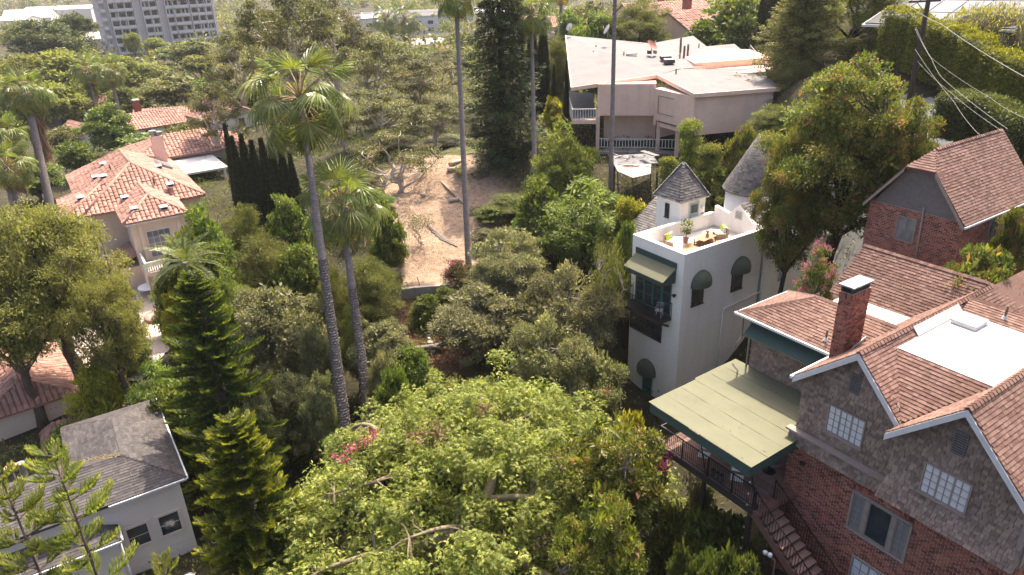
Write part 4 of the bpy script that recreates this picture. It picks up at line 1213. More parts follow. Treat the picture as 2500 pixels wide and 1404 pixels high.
W(pk, MB().slab([(8.6, 71.6, 11.9), (19.6, 69.4, 11.9), (19.6, 76, 11.9), (9, 77, 11.9)], (0, 0, .25), 'concrete'), 'ground_floor_slab')
bl = MB()
b0, b1, b2, b3 = U(1398, 270, 70.6), U(1456, 272, 70.4), U(1448, 196, 84), U(1378, 192, 86)
for p in (b0, b1, b2, b3): p[2] = 15.45
bl.slab([tuple(b0), tuple(b1), tuple(b2), tuple(b3)], (0, 0, -.4), 'pink_stucco')
bl.slab([tuple(b0 + [.1, .2, .01]), tuple(b1 + [0, .2, .01]), tuple(b2 + [0, 0, .01]), tuple(b3 + [.1, 0, .01])], (0, 0, .02), 'asphalt')
blc = W(pk, bl, 'balcony')
o_ = np.array(pk.location)
rail(blc, [tuple(b3 - o_), tuple(b0 - o_), tuple(b1 - o_)], 1.05, 'far_white', .24, .06, .09)
def dish(parent, base, face, r, mat, arm=.5):
    """a satellite dish: bowl, feed arm and mast"""
    p = np.array(base, float)
    f = np.array(face, float); f /= np.linalg.norm(f)
    u = np.cross(f, (0, 0, 1.)); u /= np.linalg.norm(u)
    v = np.cross(u, f)
    c = p + [0, 0, arm + r * .6]
    V_, F_ = [], []
    for i in range(5):
        for k in range(14):
            a = 2 * math.pi * k / 14
            rr = r * i / 4
            V_.append(c + u * math.cos(a) * rr + v * math.sin(a) * rr * 1.1 + f * (rr / r) ** 2 * r * .28)
    F_ = [(i * 14 + k, i * 14 + (k + 1) % 14, (i + 1) * 14 + (k + 1) % 14, (i + 1) * 14 + k) for i in range(4) for k in range(14)]
    b_ = MB().add([tuple(q) for q in V_], F_, mat, True)
    b_.slab([tuple(q) for q in V_[-14:]], tuple(-f * .02), mat) if False else None
    W(parent, b_, 'dish_bowl')
    W(parent, MB().tube([tuple(p), tuple(p + [0, 0, arm]), tuple(c - f * .03)], .035, 'metal_grey', 6).tube([tuple(p + [.5, .1, 0]), tuple(p + [0, 0, arm])], .025, 'metal_grey', 5), 'mast')
    W(parent, MB().tube([tuple(c - v * r), tuple(c + f * r * 1.1)], .02, 'metal_grey', 5).lathe([(.05, c[2] + f[2] * r * 1.1 - .06), (.05, c[2] + f[2] * r * 1.1 + .06)], 'white_plastic', 6, tuple((c + f * r * 1.1)[:2])), 'feed_arm')
for (px_, py_, d_, r_, mt, lab, fc) in ((1391, 84, 89, .45, 'white_plastic', 'small white satellite dish at the back corner of the pink house roof', (-.5, .9, .5)),
                                  (1483, 92, 84, .55, 'white_plastic', 'white satellite dish on a splayed mast behind the roof edge of the pink house', (-.8, .5, .5)),
                                  (1590, 133, 80, .62, 'rust_dish', 'rust-red satellite dish standing in the middle of the pale roof', (.5, -.5, .7))):
    q = U(px_, py_, d_)
    dish(thing('satellite_dish', lab, 'satellite dish', q), q, fc, r_, mt, .55)
rv = MB()
for (x, y, d_, h) in ((1455, 120, 84, .45), (1449, 133, 82, .4), (1523, 135, 80, .4), (1661, 125, 81, 1.5), (1670, 136, 79.5, 1.05), (1679, 133, 80, 1.1), (1660, 138, 79, .5), (1706, 117, 86, .5), (1650, 187, 72, .75)):
    p = U(x, y, d_)
    W(pk, MB().tube([tuple(p - [0, 0, .2]), tuple(p + [0, 0, h])], .12 if h > 1 else .07, 'rust_pipe', 8), 'vent_pipe')
for (x, y, d_) in ((1625, 143, 77.5), (1633, 151, 76)):
    p = U(x, y, d_)
    W(pk, MB().box(p[0] - .55, p[0] + .55, p[1] - .5, p[1] + .5, p[2] - .1, p[2] + .22, 'rust_pipe').box(p[0] - .5, p[0] + .5, p[1] - .45, p[1] + .45, p[2] + .22, p[2] + .3, 'membrane'), 'roof_hatch')
p = U(1585, 129, 80)
W(pk, MB().box(p[0] - .2, p[0] + .2, p[1] - .3, p[1] + .3, p[2] - .1, p[2] + .25, 'rust_pipe').box(p[0] + .5, p[0] + .8, p[1] - .3, p[1] + .3, p[2] - .1, p[2] + .25, 'concrete').box(p[0] - 2.6, p[0] - 1.4, p[1] - .4, p[1] + .1, p[2] - .1, p[2] + .06, 'membrane'), 'roof_block')
# ruined sheds in front of it
sh_ = thing('collapsed_shed', 'collapsed shed roof of dark sheeting strewn with debris below the pink house', 'shed', U(1550, 395, 64))
q = [U(1490, 380, 65), U(1592, 374, 66), U(1606, 398, 63), U(1500, 404, 62.5)]
W(sh_, MB().slab([tuple(x) for x in q], (0, 0, -.12), 'debris_roof'), 'roof_sheet')
for v in (q[0], q[3], q[2]):
    W(sh_, MB().bar(tuple(v), tuple(v - [0, 0, 3]), .15, .15, 'dark_wood'), 'post')
rg_ = random.Random(4)
for i in range(16):
    a = np.array(q[0]) + (np.array(q[1]) - q[0]) * rg_.random() + (np.array(q[3]) - q[0]) * rg_.random()
    b_ = a + np.array([rg_.uniform(-1, 1), rg_.uniform(-1, 1), .1])
    W(sh_, MB().bar(tuple(a + [0, 0, .08]), tuple(b_ + [0, 0, .06]), .06, .04, 'dark_wood' if i % 3 else 'log_wood'), 'debris_stick')
W(sh_, MB().bar(tuple(U(1567, 377, 64) + [0, 0, .3]), tuple(U(1604, 392, 62) + [0, 0, .4]), .5, .08, 'grey_roll_roof'), 'plank')
s2 = thing('tarp_shelter', 'sagging pale tarp shelter behind the pyramid turret', 'shelter', U(1545, 420, 60))
q = [U(1500, 402, 61), U(1590, 400, 61.5), U(1588, 424, 58.5), U(1545, 434, 57.5), U(1508, 418, 58.8)]
W(s2, MB().slab([tuple(x) for x in q], (0, 0, -.06), 'old_tarp'), 'tarp')
for x in (q[2], q[3], q[4]):
    W(s2, MB().bar(tuple(x), tuple(x + np.array([.2, .1, -3.2])), .08, .08, 'dark_wood'), 'pole')
for i in range(5):
    a = np.array(q[0]) + (np.array(q[1]) - q[0]) * rg_.random() + (np.array(q[4]) - q[0]) * rg_.random() + [0, 0, .1]
    W(s2, MB().tube([tuple(a), tuple(a + [.6, -.4, .05]), tuple(a + [1.3, -.3, .0])], .03, 'bark_dark', 4), 'fallen_branch')

# ------------------------------------------------------------------ tile-roofed villas
def hip_roof(part_name, thing_, blocks, mat, kind, course, width, thick, name, limit=300, overhang=0.0, under='cream_stucco', seed=0, lift=.02, gap=0.0):
    """blocks: lists of (points, u) roof planes"""
    r = MB()
    for pts, u in blocks:
        P = [np.array(p, float) for p in pts]
        r.slab([tuple(p) for p in P], (0, 0, -.12), mat)
    ro = r.build(part_name, thing_)
    pc = Pieces(ro, name, kind, mat, limit)
    for i, (pts, u) in enumerate(blocks):
        pc.lay(pts, u, course, width, thick, gap=gap, seed=seed + i, stagger=0.0 if kind == 'barrel' else .5, vary=0.0 if kind == 'barrel' else .3, overlap=1.08, lift=lift)
    pc.build()
    return ro
def hipb(x0, x1, y0, y1, z, zr, along, h0=None, h1=None):
    """planes of a hip roof over a rectangle, ridge along 'x' or 'y'; h0/h1 hip run at each end (0 = gable)"""
    if along == 'x':
        ym = (y0 + y1) / 2
        h = (y1 - y0) / 2
        a, b_ = x0 + (h if h0 is None else h0), x1 - (h if h1 is None else h1)
        out = [([(x0, y0, z), (x1, y0, z), (b_, ym, zr), (a, ym, zr)], (1, 0, 0)), ([(x0, y1, z), (x1, y1, z), (b_, ym, zr), (a, ym, zr)], (1, 0, 0))]
        if a > x0 + .01: out.append(([(x0, y0, z), (x0, y1, z), (a, ym, zr)], (0, 1, 0)))
        if b_ < x1 - .01: out.append(([(x1, y0, z), (x1, y1, z), (b_, ym, zr)], (0, 1, 0)))
    else:
        xm = (x0 + x1) / 2
        h = (x1 - x0) / 2
        a, b_ = y0 + (h if h0 is None else h0), y1 - (h if h1 is None else h1)
        out = [([(x0, y0, z), (x0, y1, z), (xm, b_, zr), (xm, a, zr)], (0, 1, 0)), ([(x1, y0, z), (x1, y1, z), (xm, b_, zr), (xm, a, zr)], (0, 1, 0))]
        if a > y0 + .01: out.append(([(x0, y0, z), (x1, y0, z), (xm, a, zr)], (1, 0, 0)))
        if b_ < y1 - .01: out.append(([(x0, y1, z), (x1, y1, z), (xm, b_, zr)], (1, 0, 0)))
    return out
VO = (-35.1, 62.39, 0.0)
vl = thing('tile_roof_villa', 'cream villa with broad terracotta hip roofs and balustraded terrace', 'house', VO, HEAD)
w = MB()
w.box(-5.4, -.45, .4, 5.1, 1.5, 9.15, 'cream_stucco').box(-12.9, -5.85, -4.0, 3, 1.5, 9.15, 'cream_stucco').box(-23.4, -5.8, -2.4, 7.7, 1.5, 9.1, 'cream_stucco')
w.build('wall', vl)
main = hipb(-24, -5.2, -3.0, 8.2, 9.15, 12.3, 'x')
left = hipb(-13.4, -5.35, -4.6, 6.0, 9.17, 10.95, 'y')
pav = hipb(-10.5, 0, -.1, 5.5, 9.19, 10.8, 'x')
hip_roof('tile_roof', vl, main, 'terracotta', 'barrel', .42, .40, .16, 'roof_tile', 300, seed=1)
hip_roof('wing_tile_roof', vl, left, 'terracotta', 'barrel', .42, .40, .16, 'roof_tile', 300, seed=11)
hip_roof('pavilion_tile_roof', vl, pav, 'terracotta', 'barrel', .42, .40, .16, 'roof_tile', 300, seed=21)
rc = MB()
for p, q in (((-9.7 - 1.1, 2.6, 12.36), (-18.4, 2.6, 12.36)), ((-10.8, 2.6, 12.36), (-5.2, -3, 9.2)), ((-10.8, 2.6, 12.36), (-5.2, 8.2, 9.2)), ((-2.8, 2.7, 10.86), (-9.5, 2.7, 10.86)), ((-2.8, 2.7, 10.86), (0, -.1, 9.25)), ((-2.8, 2.7, 10.86), (0, 5.5, 9.25)),
             ((-9.37, -.57, 11.0), (-9.37, 2.0, 11.0)), ((-9.37, -.57, 11.0), (-5.35, -4.6, 9.22)), ((-9.37, -.57, 11.0), (-13.4, -4.6, 9.22))):
    rc.tube([p, q], .14, 'terracotta', 8)
rc.build('ridge_tiles', vl)
MB().box(-.42, 0.05, -.05, 5.45, 9.02, 9.12, 'fascia_white').box(-5.3, 0, -.12, -.02, 9.02, 9.14, 'fascia_white').box(-5.42, -5.32, -4.55, 0, 9.0, 9.12, 'fascia_white').box(-13.3, -5.4, -4.65, -4.55, 9.0, 9.12, 'fascia_white').box(-24, -5.2, 8.15, 8.25, 9, 9.1, 'fascia_white').build('gutter', vl)
for (x, y, z) in ((-6.0, 1.0, 10.0), (-6.4, 5.3, 10.4), (-1.5, 1.2, 9.95), (-.9, 3.6, 9.75), (-8, -2.6, 10.2), (-12, 0.0, 11.0), (-14, -.6, 10.6), (-17, .6, 11.2), (-13, 5.4, 10.9)):
    MB().slab([(x - .3, y - .35, z), (x + .3, y - .35, z - .1), (x + .3, y + .35, z - .1), (x - .3, y + .35, z)], (0, 0, .34), 'membrane').box(x + .18, x + .34, y - .25, y + .25, z + .02, z + .18, 'dark_interior').build('roof_vent', vl)
for (x, y, z) in ((-7.2, 4.0, 10.6), (-13.2, .9, 11.2)):
    MB().tube([(x, y, z), (x, y, z + .8)], .08, 'rust_pipe', 8).build('vent_pipe', vl)
MB().slab([(-15, 5.6, 10.75), (-17.5, 5.6, 10.75), (-17.5, 7.0, 10.0), (-15, 7.0, 10.0)], (0, .1, .22), 'pale_glass').build('skylight', vl)
MB().box(-20.9, -19.9, 6.2, 7.4, 8, 12.9, 'pink_stucco').lathe([(.3, 12.9), (.3, 13.4), (.42, 13.4), (.42, 13.55)], 'metal_grey', 10, (-20.4, 6.55)).lathe([(.3, 12.9), (.3, 13.2), (.42, 13.2), (.42, 13.35)], 'metal_grey', 10, (-20.4, 7.1)).build('chimney', vl)
window(vl, 'window', -3.0, -2.2, 0.6 + 6.4, 0.6 + 7.5, .4, 2, 2, 'fascia_white', 'dark_glass')
window(vl, 'window', -3.0 + 0, -2.3, 7.2, 8.3, -5.85, 2, 2, 'fascia_white', 'dark_glass', axis='x', out=1.0)
window(vl, 'window', -1.2, -.7, 7.3, 8.4, -5.85, 2, 3, 'fascia_white', 'pale_glass', axis='x', out=1.0)
window(vl, 'terrace_doors', 1.6, 3.6, 5.5, 8.0, -.45, 4, 4, 'fascia_white', 'pale_glass', axis='x', out=1.0)
for y in (1.0, 4.3):
    MB().box(-.47, -.28, y, y + .35, 5.3, 9.0, 'cream_stucco').build('pilaster', vl)
t_ = MB().box(-.45, 3.0, .5, 5.4, 4.9, 5.2, 'cream_stucco').box(-.44, 2.4, .8, 5.2, 5.2, 5.23, 'pale_paving')
t_.slab([(-.45, .5, 1.2), (3.0, .5, 1.2), (3.0, .5, 4.9), (-.45, .5, 4.9)], (0, .35, 0), 'cream_stucco')
for y0 in (.5, 2.0, 3.5, 5.05):
    t_.box(2.6, 3.0, y0, y0 + .4, 1.2, 4.9, 'cream_stucco')
for y0 in (.9, 2.4, 3.9):
    n_ = 8
    for k in range(n_):
        a0, a1 = math.pi * k / n_, math.pi * (k + 1) / n_
        ym, r_ = y0 + .57, .56
        t_.slab([(2.62, ym - r_ * math.cos(a0), 3.9 + r_ * math.sin(a0)), (2.62, ym - r_ * math.cos(a1), 3.9 + r_ * math.sin(a1)), (2.62, ym - r_ * math.cos(a1), 4.91), (2.62, ym - r_ * math.cos(a0), 4.91)], (.36, 0, 0), 'cream_stucco')
ter = t_.build('terrace', vl)
rail(ter, [(-.3, .6, 5.2), (2.9, .6, 5.2), (2.9, 5.3, 5.2)], .95, 'fascia_white', .19, .1, .16)
lt = [([(-5.3, -2.2, 4.7), (-1.0, -2.2, 4.7), (-1.0, .4, 5.9), (-5.3, .4, 5.9)], (1, 0, 0))]
hip_roof('lean_to_roof', vl, lt, 'terracotta', 'barrel', .4, .36, .14, 'roof_tile', 100, seed=31)
MB().box(-5.2, -1.1, -2.0, .4, 1.2, 4.7, 'cream_stucco').build('lean_to_wall', vl)
# long tiled wing with carport behind
an = thing('tile_roof_annex', 'long low terracotta roofed building with carport behind the villa', 'house', VO, HEAD)
MB().box(-45, -36, 6, 20, 2, 7.0, 'cream_stucco').build('wall', an)
hip_roof('tile_roof', an, hipb(-46, -35, 5, 21, 7.0, 9.2, 'y'), 'terracotta', 'barrel', .5, .5, .18, 'roof_tile', 200, seed=41)
MB().box(-35.5, -26.5, 9.2, 15.2, 6.3, 6.55, 'membrane').build('carport_roof', an)
for x, y in ((-27, 9.6), (-27, 14.8), (-31, 14.8), (-31, 9.6)):
    MB().box(x - .12, x + .12, y - .12, y + .12, 2, 6.3, 'fascia_white').build('carport_post', an)
for y in (7.5, 10, 12.5, 15, 17.5):
    MB().box(-35.98, -35.9, y, y + 1.4, 3.6, 6.0, 'fascia_white').box(-35.9, -35.86, y + .1, y + 1.3, 3.8, 5.9, 'dark_glass').build('window', an)
# paved court with fire pit in front of the villa
def ground_patch(name, pts, mat, lift=.06, label=None, kind='structure', cat=None, step=1.2):
    """a sheet that follows the ground inside a polygon of world points"""
    P = [(p[0], p[1]) for p in pts]
    x0, x1 = min(p[0] for p in P), max(p[0] for p in P)
    y0, y1 = min(p[1] for p in P), max(p[1] for p in P)
    xs, ys = np.arange(x0, x1 + step, step), np.arange(y0, y1 + step, step)
    XX, YY = np.meshgrid(xs, ys)
    ZZ = ground_z(XX, YY) + lift
    n1, n2 = len(xs), len(ys)
    i_ = (np.arange(n2 - 1)[:, None] * n1 + np.arange(n1 - 1)[None]).ravel()
    cx_, cy_ = (XX[:-1, :-1] + step / 2).ravel(), (YY[:-1, :-1] + step / 2).ravel()
    k = in_poly(cx_, cy_, P)
    i_ = i_[k]
    Q_ = np.stack([i_, i_ + 1, i_ + n1 + 1, i_ + n1], 1)
    o = link(name, raw_mesh(name, np.stack([XX, YY, ZZ], -1).reshape(-1, 3), Q_, [mat], smooth=True))
    tag(o, label, cat, kind=kind)
    return o
court = [UZ(x, y, 2.2) for x, y in ((150, 760), (300, 700), (400, 690), (440, 760), (440, 850), (360, 980), (180, 900))]
ground_patch('paved_court', court, 'pale_paving', .10, 'pale stone paved court in front of the villa', cat='pavement', step=.8)
fp_ = UZ(392, 776, 2.2)
fp_[2] = gz(fp_[0], fp_[1])
fpt = thing('fire_pit', 'round brick fire pit on the pale paved court', 'fire pit', fp_)
MB().lathe([(1.25, 0), (1.25, .55), (.8, .55), (.8, .05)], 'mortar', 24, cap=False).build('ring_core', fpt)
br = Pieces(fpt, 'brick', 'brick', 'terracotta', 120)
for j in range(5):
    for k in range(28):
        a = 2 * math.pi * (k + .5 * (j % 2)) / 28
        e = np.array([math.cos(a), math.sin(a), 0])
        if j < 4:
            br.R.append((e * 1.25 + [0, 0, .07 + j * .135], np.array([-math.sin(a), math.cos(a), 0]), np.array([0, 0, 1.]), e, .26, .125, .03))
        else:
            br.R.append((e * 1.02 + [0, 0, .55], np.array([-math.sin(a), math.cos(a), 0]), -e, np.array([0, 0, 1.]), .21, .42, .03))
br.build()
for (px_, py_, r_, lab) in ((368, 712, 1.0, 'round white garden table beside the villa arches'), (300, 690, 1.5, 'large white parasol table half hidden by the tree at the villa')):
    p = UZ(px_, py_, 2.8); g_ = gz(p[0], p[1])
    tb = thing('garden_table', lab, 'table', (p[0], p[1], g_))
    MB().lathe([(r_, .74), (r_, .8)], 'white_plastic', 20).build('table_top', tb)
    MB().lathe([(.3, 0), (.08, .1), (.07, .74)], 'white_plastic', 10).build('pedestal', tb)
# tiled garden walls and pavilion roofs by the court
for nm, lab, px_, py_, z_, L_, wd, ang in (('tiled_pavilion', 'terracotta tiled pavilion roof behind the thick forked trunk', 35, 900, 5.5, 9, 6, HEAD + .1), ('tiled_porch', 'narrow terracotta tiled porch roof just behind the grey house', 285, 995, 4.0, 9, 3, HEAD + math.pi / 2)):
    p = UZ(px_, py_, z_)
    tp = thing(nm, lab, 'roof shelter', (p[0], p[1], 0), ang)
    MB().box(-L_ / 2 + .4, L_ / 2 - .4, -wd / 2 + .4, wd / 2 - .4, 1, z_ - 1.0, 'cream_stucco').build('wall', tp)
    hip_roof('tile_roof', tp, hipb(-L_ / 2, L_ / 2, -wd / 2, wd / 2, z_ - 1.0, z_ + wd * .1, 'x', 1.0, 1.0), 'terracotta', 'barrel', .36, .34, .13, 'roof_tile', 150, seed=61)

# ------------------------------------------------------------------ grey house, front left
HO = (-16.99, 29.59, 0.0)
gh = thing('grey_house', 'pale grey clapboard house with dark grey shingle hip roofs', 'house', HO, HEAD)
w = MB()
w.box(-8.6, -.35, -4.7, -.35, .5, 6.5, 'siding_grey').box(-4.5, -.35, -13, -4.7, .5, 6.5, 'siding_grey').box(-2.0, .5, -13, -3.75, .3, 5.0, 'siding_grey')
gwl = w.build('wall', gh)
cb = Pieces(gwl, 'clapboard', 'shingle', 'siding_grey', 60)
cb.lay([(-.35, -4.0, .5), (-.35, -.35, .5), (-.35, -.35, 6.45), (-.35, -4.0, 6.45)], (0, 1, 0), .17, 3.7, .025, normal=(1, 0, 0), overlap=1.05, stagger=0)
cb.build()
gb = hipb(-9.0, 0, -5.05, 0, 6.5, 7.5, 'x') + [([(0, -14, 6.51), (0, -2.4, 6.51), (-2.45, -2.4, 7.47), (-2.45, -14, 7.47)], (0, 1, 0)), ([(-4.9, -14, 6.51), (-4.9, -5, 6.51), (-2.45, -2.6, 7.47), (-2.45, -14, 7.47)], (0, 1, 0))]
gb += [([(.95, -14, 5.0), (.95, -3.5, 5.0), (-.35, -4.8, 5.62), (-.35, -14, 5.62)], (0, 1, 0)), ([(.95, -3.5, 5.0), (-.34, -3.5, 5.0), (-.34, -4.8, 5.62)], (1, 0, 0))]
hip_roof('shingle_roof', gh, gb, 'grey_shingle', 'shingle', .165, .34, .02, 'roof_shingle', 300, seed=71, lift=.012, gap=.012)
cp = Pieces(gh, 'ridge_cap', 'shingle', 'grey_shingle', 120)
for p, q in (((-2.45, -2.52, 7.5), (-6.5, -2.52, 7.5)), ((0, 0, 6.52), (-2.45, -2.52, 7.5)), ((-2.45, -14, 7.5), (-2.45, -2.52, 7.5)), ((.95, -3.5, 5.02), (-.35, -4.8, 5.64))):
    caps(p, q, .24, .2)
cp.build()
MB().box(0, .09, -3.6, 0, 6.38, 6.48, 'fascia_white').box(-9, 0, .0, .09, 6.38, 6.48, 'fascia_white').box(.95, 1.04, -14, -3.5, 4.88, 4.98, 'fascia_white').box(-.3, .95, -3.5, -3.41, 4.88, 4.98, 'fascia_white').build('gutter', gh)
for y0 in (-1.75, -3.25):
    window(gh, 'window', y0, y0 + .95, 3.3, 4.5, -.33, 1, 2, 'siding_grey', 'dark_glass', axis='x', out=1.0, fw=.14)
MB().tube([(.62, -3.6, 4.9), (.62, -3.6, .5)], .07, 'fascia_white', 6).build('downpipe', gh)
MB().tube([(-3.0, -4.6, 7.2), (-3.0, -4.6, 7.65)], .06, 'rust_pipe', 6).build('vent_pipe', gh)
p = UZ(28, 1143, 8.0)
dd = thing('roof_fan', 'round orange-brown disc on the far edge of the grey roof', 'disc', p)
MB().lathe([(.0, 0), (.32, .02), (.34, .06), (.3, .1)], 'terracotta_pot', 18).build('disc', dd)
MB().tube([(0, 0, 0), (0, 0, -1.5)], .04, 'metal_grey', 6).build('stem', dd)
p = UZ(54, 1143, 7.6)
dd = thing('roof_ventilator', 'short grey cylindrical ventilator by the orange-brown disc', 'vent', p)
MB().lathe([(.16, -.4), (.16, .25), (.2, .25), (.2, .32)], 'metal_grey', 14).build('cylinder', dd)
# yellow leaf litter lying in the roof valley
def litter_on(parent, P, mats, L, seed=0):
    rg = np.random.default_rng(seed)
    n = len(P)
    a_ = rg.uniform(0, 6.28, n)
    D = np.stack([np.cos(a_), np.sin(a_), rg.normal(0, .15, n)], 1)
    S = np.stack([-np.sin(a_), np.cos(a_), np.zeros(n)], 1)
    l_ = (L * rg.uniform(.6, 1.3, n))[:, None]
    V_ = np.stack([P, P + D * l_ * .5 + S * l_ * .3, P + D * l_, P + D * l_ * .5 - S * l_ * .3], 1).reshape(-1, 3)
    o = link('fallen_leaves', raw_mesh('fallen_leaves', V_, np.arange(4 * n).reshape(-1, 4), mats, rg.random(n), rg.integers(0, len(mats), n)), parent)
    o['kind'] = 'stuff'
t_ = RNG.random(900)
litter_on(gh, np.stack([-4.75 + t_ * 2.25 + RNG.normal(0, .09, 900), -4.95 + t_ * 2.4 + RNG.normal(0, .09, 900), 6.57 + t_ * .95 + np.abs(RNG.normal(0, .02, 900))], 1), ['leaf_dry'], .09, 1)
x_, y_ = RNG.uniform(-8.5, -.3, 700), RNG.uniform(-2.4, -.1, 700)
k_ = RNG.random(700) < np.clip(1.2 + y_ * .45, .1, 1)
x_, y_ = x_[k_], y_[k_]
litter_on(gh, np.stack([x_, y_, 6.56 + np.minimum(-y_, 2.5) * .396], 1), ['leaf_dry'], .08, 2)
x_, y_ = RNG.uniform(-5.0, .3, 70), RNG.uniform(-2.9, 2.6, 70)
x_ = np.where(y_ > 0, np.minimum(x_, -.1), x_)
litter_on(ca, np.stack([x_, y_, 12.012 + (y_ + 2.95) * .02], 1), ['leaf_dry', 'leaf_brown'], .07, 3)

# ------------------------------------------------------------------ far buildings
def small_house(name, label, px_, py_, d_, L_, wd, hw, hr, ang, wall='far_white', roof='terracotta', cat='house', along='x', hip=0.0, chim=False):
    p = U(px_, py_, d_)
    zg = gz(p[0], p[1])
    z = p[2]
    t = thing(name, label, cat, (p[0], p[1], zg), ang)
    e = z - zg - hr
    MB().box(-L_ / 2 + .3, L_ / 2 - .3, -wd / 2 + .3, wd / 2 - .3, -1, e, wall).build('wall', t)
    bl_ = hipb(-L_ / 2, L_ / 2, -wd / 2, wd / 2, e, e + hr, 'x', hip, hip)
    if hip == 0.0:
        g_ = MB()
        for sx in (-1, 1):
            x = sx * (L_ / 2 - .31)
            g_.slab([(x, -wd / 2 + .3, e - .02), (x, wd / 2 - .3, e - .02), (x, 0, e + hr - .12)], (-sx * .2, 0, 0), wall)
        g_.build('gable', t)
    r = MB()
    for pts, u in bl_:
        r.slab(pts, (0, 0, -.15), roof)
    ro = r.build('roof', t)
    if roof == 'terracotta':
        pc = Pieces(ro, 'roof_tile', 'barrel', roof, 0)
        for i, (pts, u) in enumerate(bl_):
            pc.lay(pts, u, .6, .5, .16, stagger=0, overlap=1.05, lift=.02)
        pc.build()
    ww = MB().box(-.45, .45, -.05, .03, 0, 1.3, 'dark_glass').build('window', t)
    ww.location = (-L_ / 4, -wd / 2 + .3, max(1.0, e - 2.0))
    for k, (a, b_) in enumerate(((L_ / 4, 0), (0, 0))):
        o = ww.copy(); COL.objects.link(o); o.location = (a, -wd / 2 + .3, max(1.0, e - 2.0))
    o = ww.copy(); COL.objects.link(o); o.location = (L_ / 2 - .3, 0, max(1.0, e - 2.0)); o.rotation_euler = (0, 0, math.pi / 2)
    if chim:
        MB().box(.6, 1.6, wd / 2 - 1.6, wd / 2 - .6, e - 1, e + hr + 1.6, 'brick').box(.55, 1.65, wd / 2 - 1.65, wd / 2 - .55, e + hr + 1.6, e + hr + 1.8, 'membrane').build('chimney', t)
    return t
small_house('villa', 'white gabled villa with brick chimney behind the dark round tree', 335, 275, 128, 13, 9, 3.5, 2.2, HEAD + math.pi / 2 + .15, chim=True)
small_house('cottage', 'small peach cottage with two palms standing before it', 222, 232, 160, 12, 8, 4, 2.0, HEAD + .5, wall='cream_stucco')
small_house('villa', 'white walled villa with red roof at the left foot of the dark round tree', 195, 300, 122, 9, 7, 5, 2.4, HEAD + .3)
small_house('villa', 'white villa with red roof right of the brick chimney', 420, 262, 138, 14, 9, 4, 2.2, HEAD + 1.2)
small_house('cottage', 'flat white cottage among the yellow-green trees', 318, 188, 190, 9, 8, 5, .6, .3, roof='far_roof')
small_house('villa', 'terracotta roofed villa behind the thin eucalyptus left of the cypresses', 545, 250, 120, 12, 9, 4, 2.2, HEAD + .2)
small_house('villa', 'pinkish villa with terracotta roof directly behind the pink house', 1712, 22, 105, 14, 10, 5, 2.6, HEAD + math.pi / 2, wall='pink_stucco', chim=True)
small_house('villa', 'rose coloured house with chimney at the upper edge behind the pink house', 1620, 5, 130, 16, 10, 6, 2.0, .2, wall='pink_stucco', chim=True)
small_house('cottage', 'red tiled cottage between the far cypresses and the skinny palm', 1350, 40, 190, 20, 10, 3, 2.4, .1, wall='cream_stucco')
small_house('cottage', 'grey roofed cottage below the blue awning of the white block', 1060, 92, 250, 16, 12, 4, 3, .15, roof='far_roof')
small_house('cottage', 'tiny white gable with red roof edge near the skinny palm trunk', 1090, 106, 230, 8, 7, 4, 2, HEAD + 1.4)
small_house('warehouse', 'long low pale roof left of the apartment tower', 225, 78, 290, 46, 22, 5, 2, .25, wall='far_roof', roof='far_white')
small_house('warehouse', 'white flat block in the far upper left beside the dark trees', 150, 14, 480, 44, 20, 8, 2, .1, wall='far_white', roof='far_roof')
small_house('warehouse', 'white vaulted hall in the far upper left corner', 70, 22, 450, 28, 18, 8, 5, .2, wall='far_white', roof='far_roof')
small_house('warehouse', 'pale hall seen past the left edge trees', 14, 40, 430, 30, 20, 6, 2, .1, wall='far_white', roof='far_roof')
# apartment tower
p = U(283, 132, 262)
zg = gz(p[0], p[1])
ap = thing('apartment_tower', 'tall beige apartment tower with dark windows and long balconies', 'apartment block', (p[0], p[1], zg), math.radians(36))
FL, WD, DP, NF = 2.95, 38.0, 15.0, 13
MB().box(0, WD, 0, DP, -4, NF * FL, 'apartment_wall').box(-1.6, 0.02, 1.0, DP - 1, -4, NF * FL, 'apartment_wall').build('wall', ap)
bays = [(1.5, 'w'), (4.1, 'w'), (6.7, 'w'), (9.6, 'b'), (12.4, 'w'), (15.0, 'w'), (17.8, 'b'), (20.4, 'w'), (23.2, 'W'), (26.0, 'W'), (29.2, 'w'), (31.8, 'w'), (34.4, 'w')]
w0 = MB().box(0, 2.0, -.06, .05, .95, 2.45, 'dark_glass')
c0 = MB().box(0, .55, -.08, -.05, .95, 2.45, 'curtain')
s0 = MB().box(0, 2.6, -1.0, .02, -.12, .12, 'apartment_slab').box(0, 2.6, -1.02, -.9, .12, .9, 'apartment_slab')
s1 = MB().box(0, 5.4, -1.5, .02, -.12, .12, 'apartment_slab').box(0, 5.4, -1.52, -1.4, .12, .95, 'apartment_slab')
mw, ms, ms1 = None, None, None
rg_ = random.Random(3)
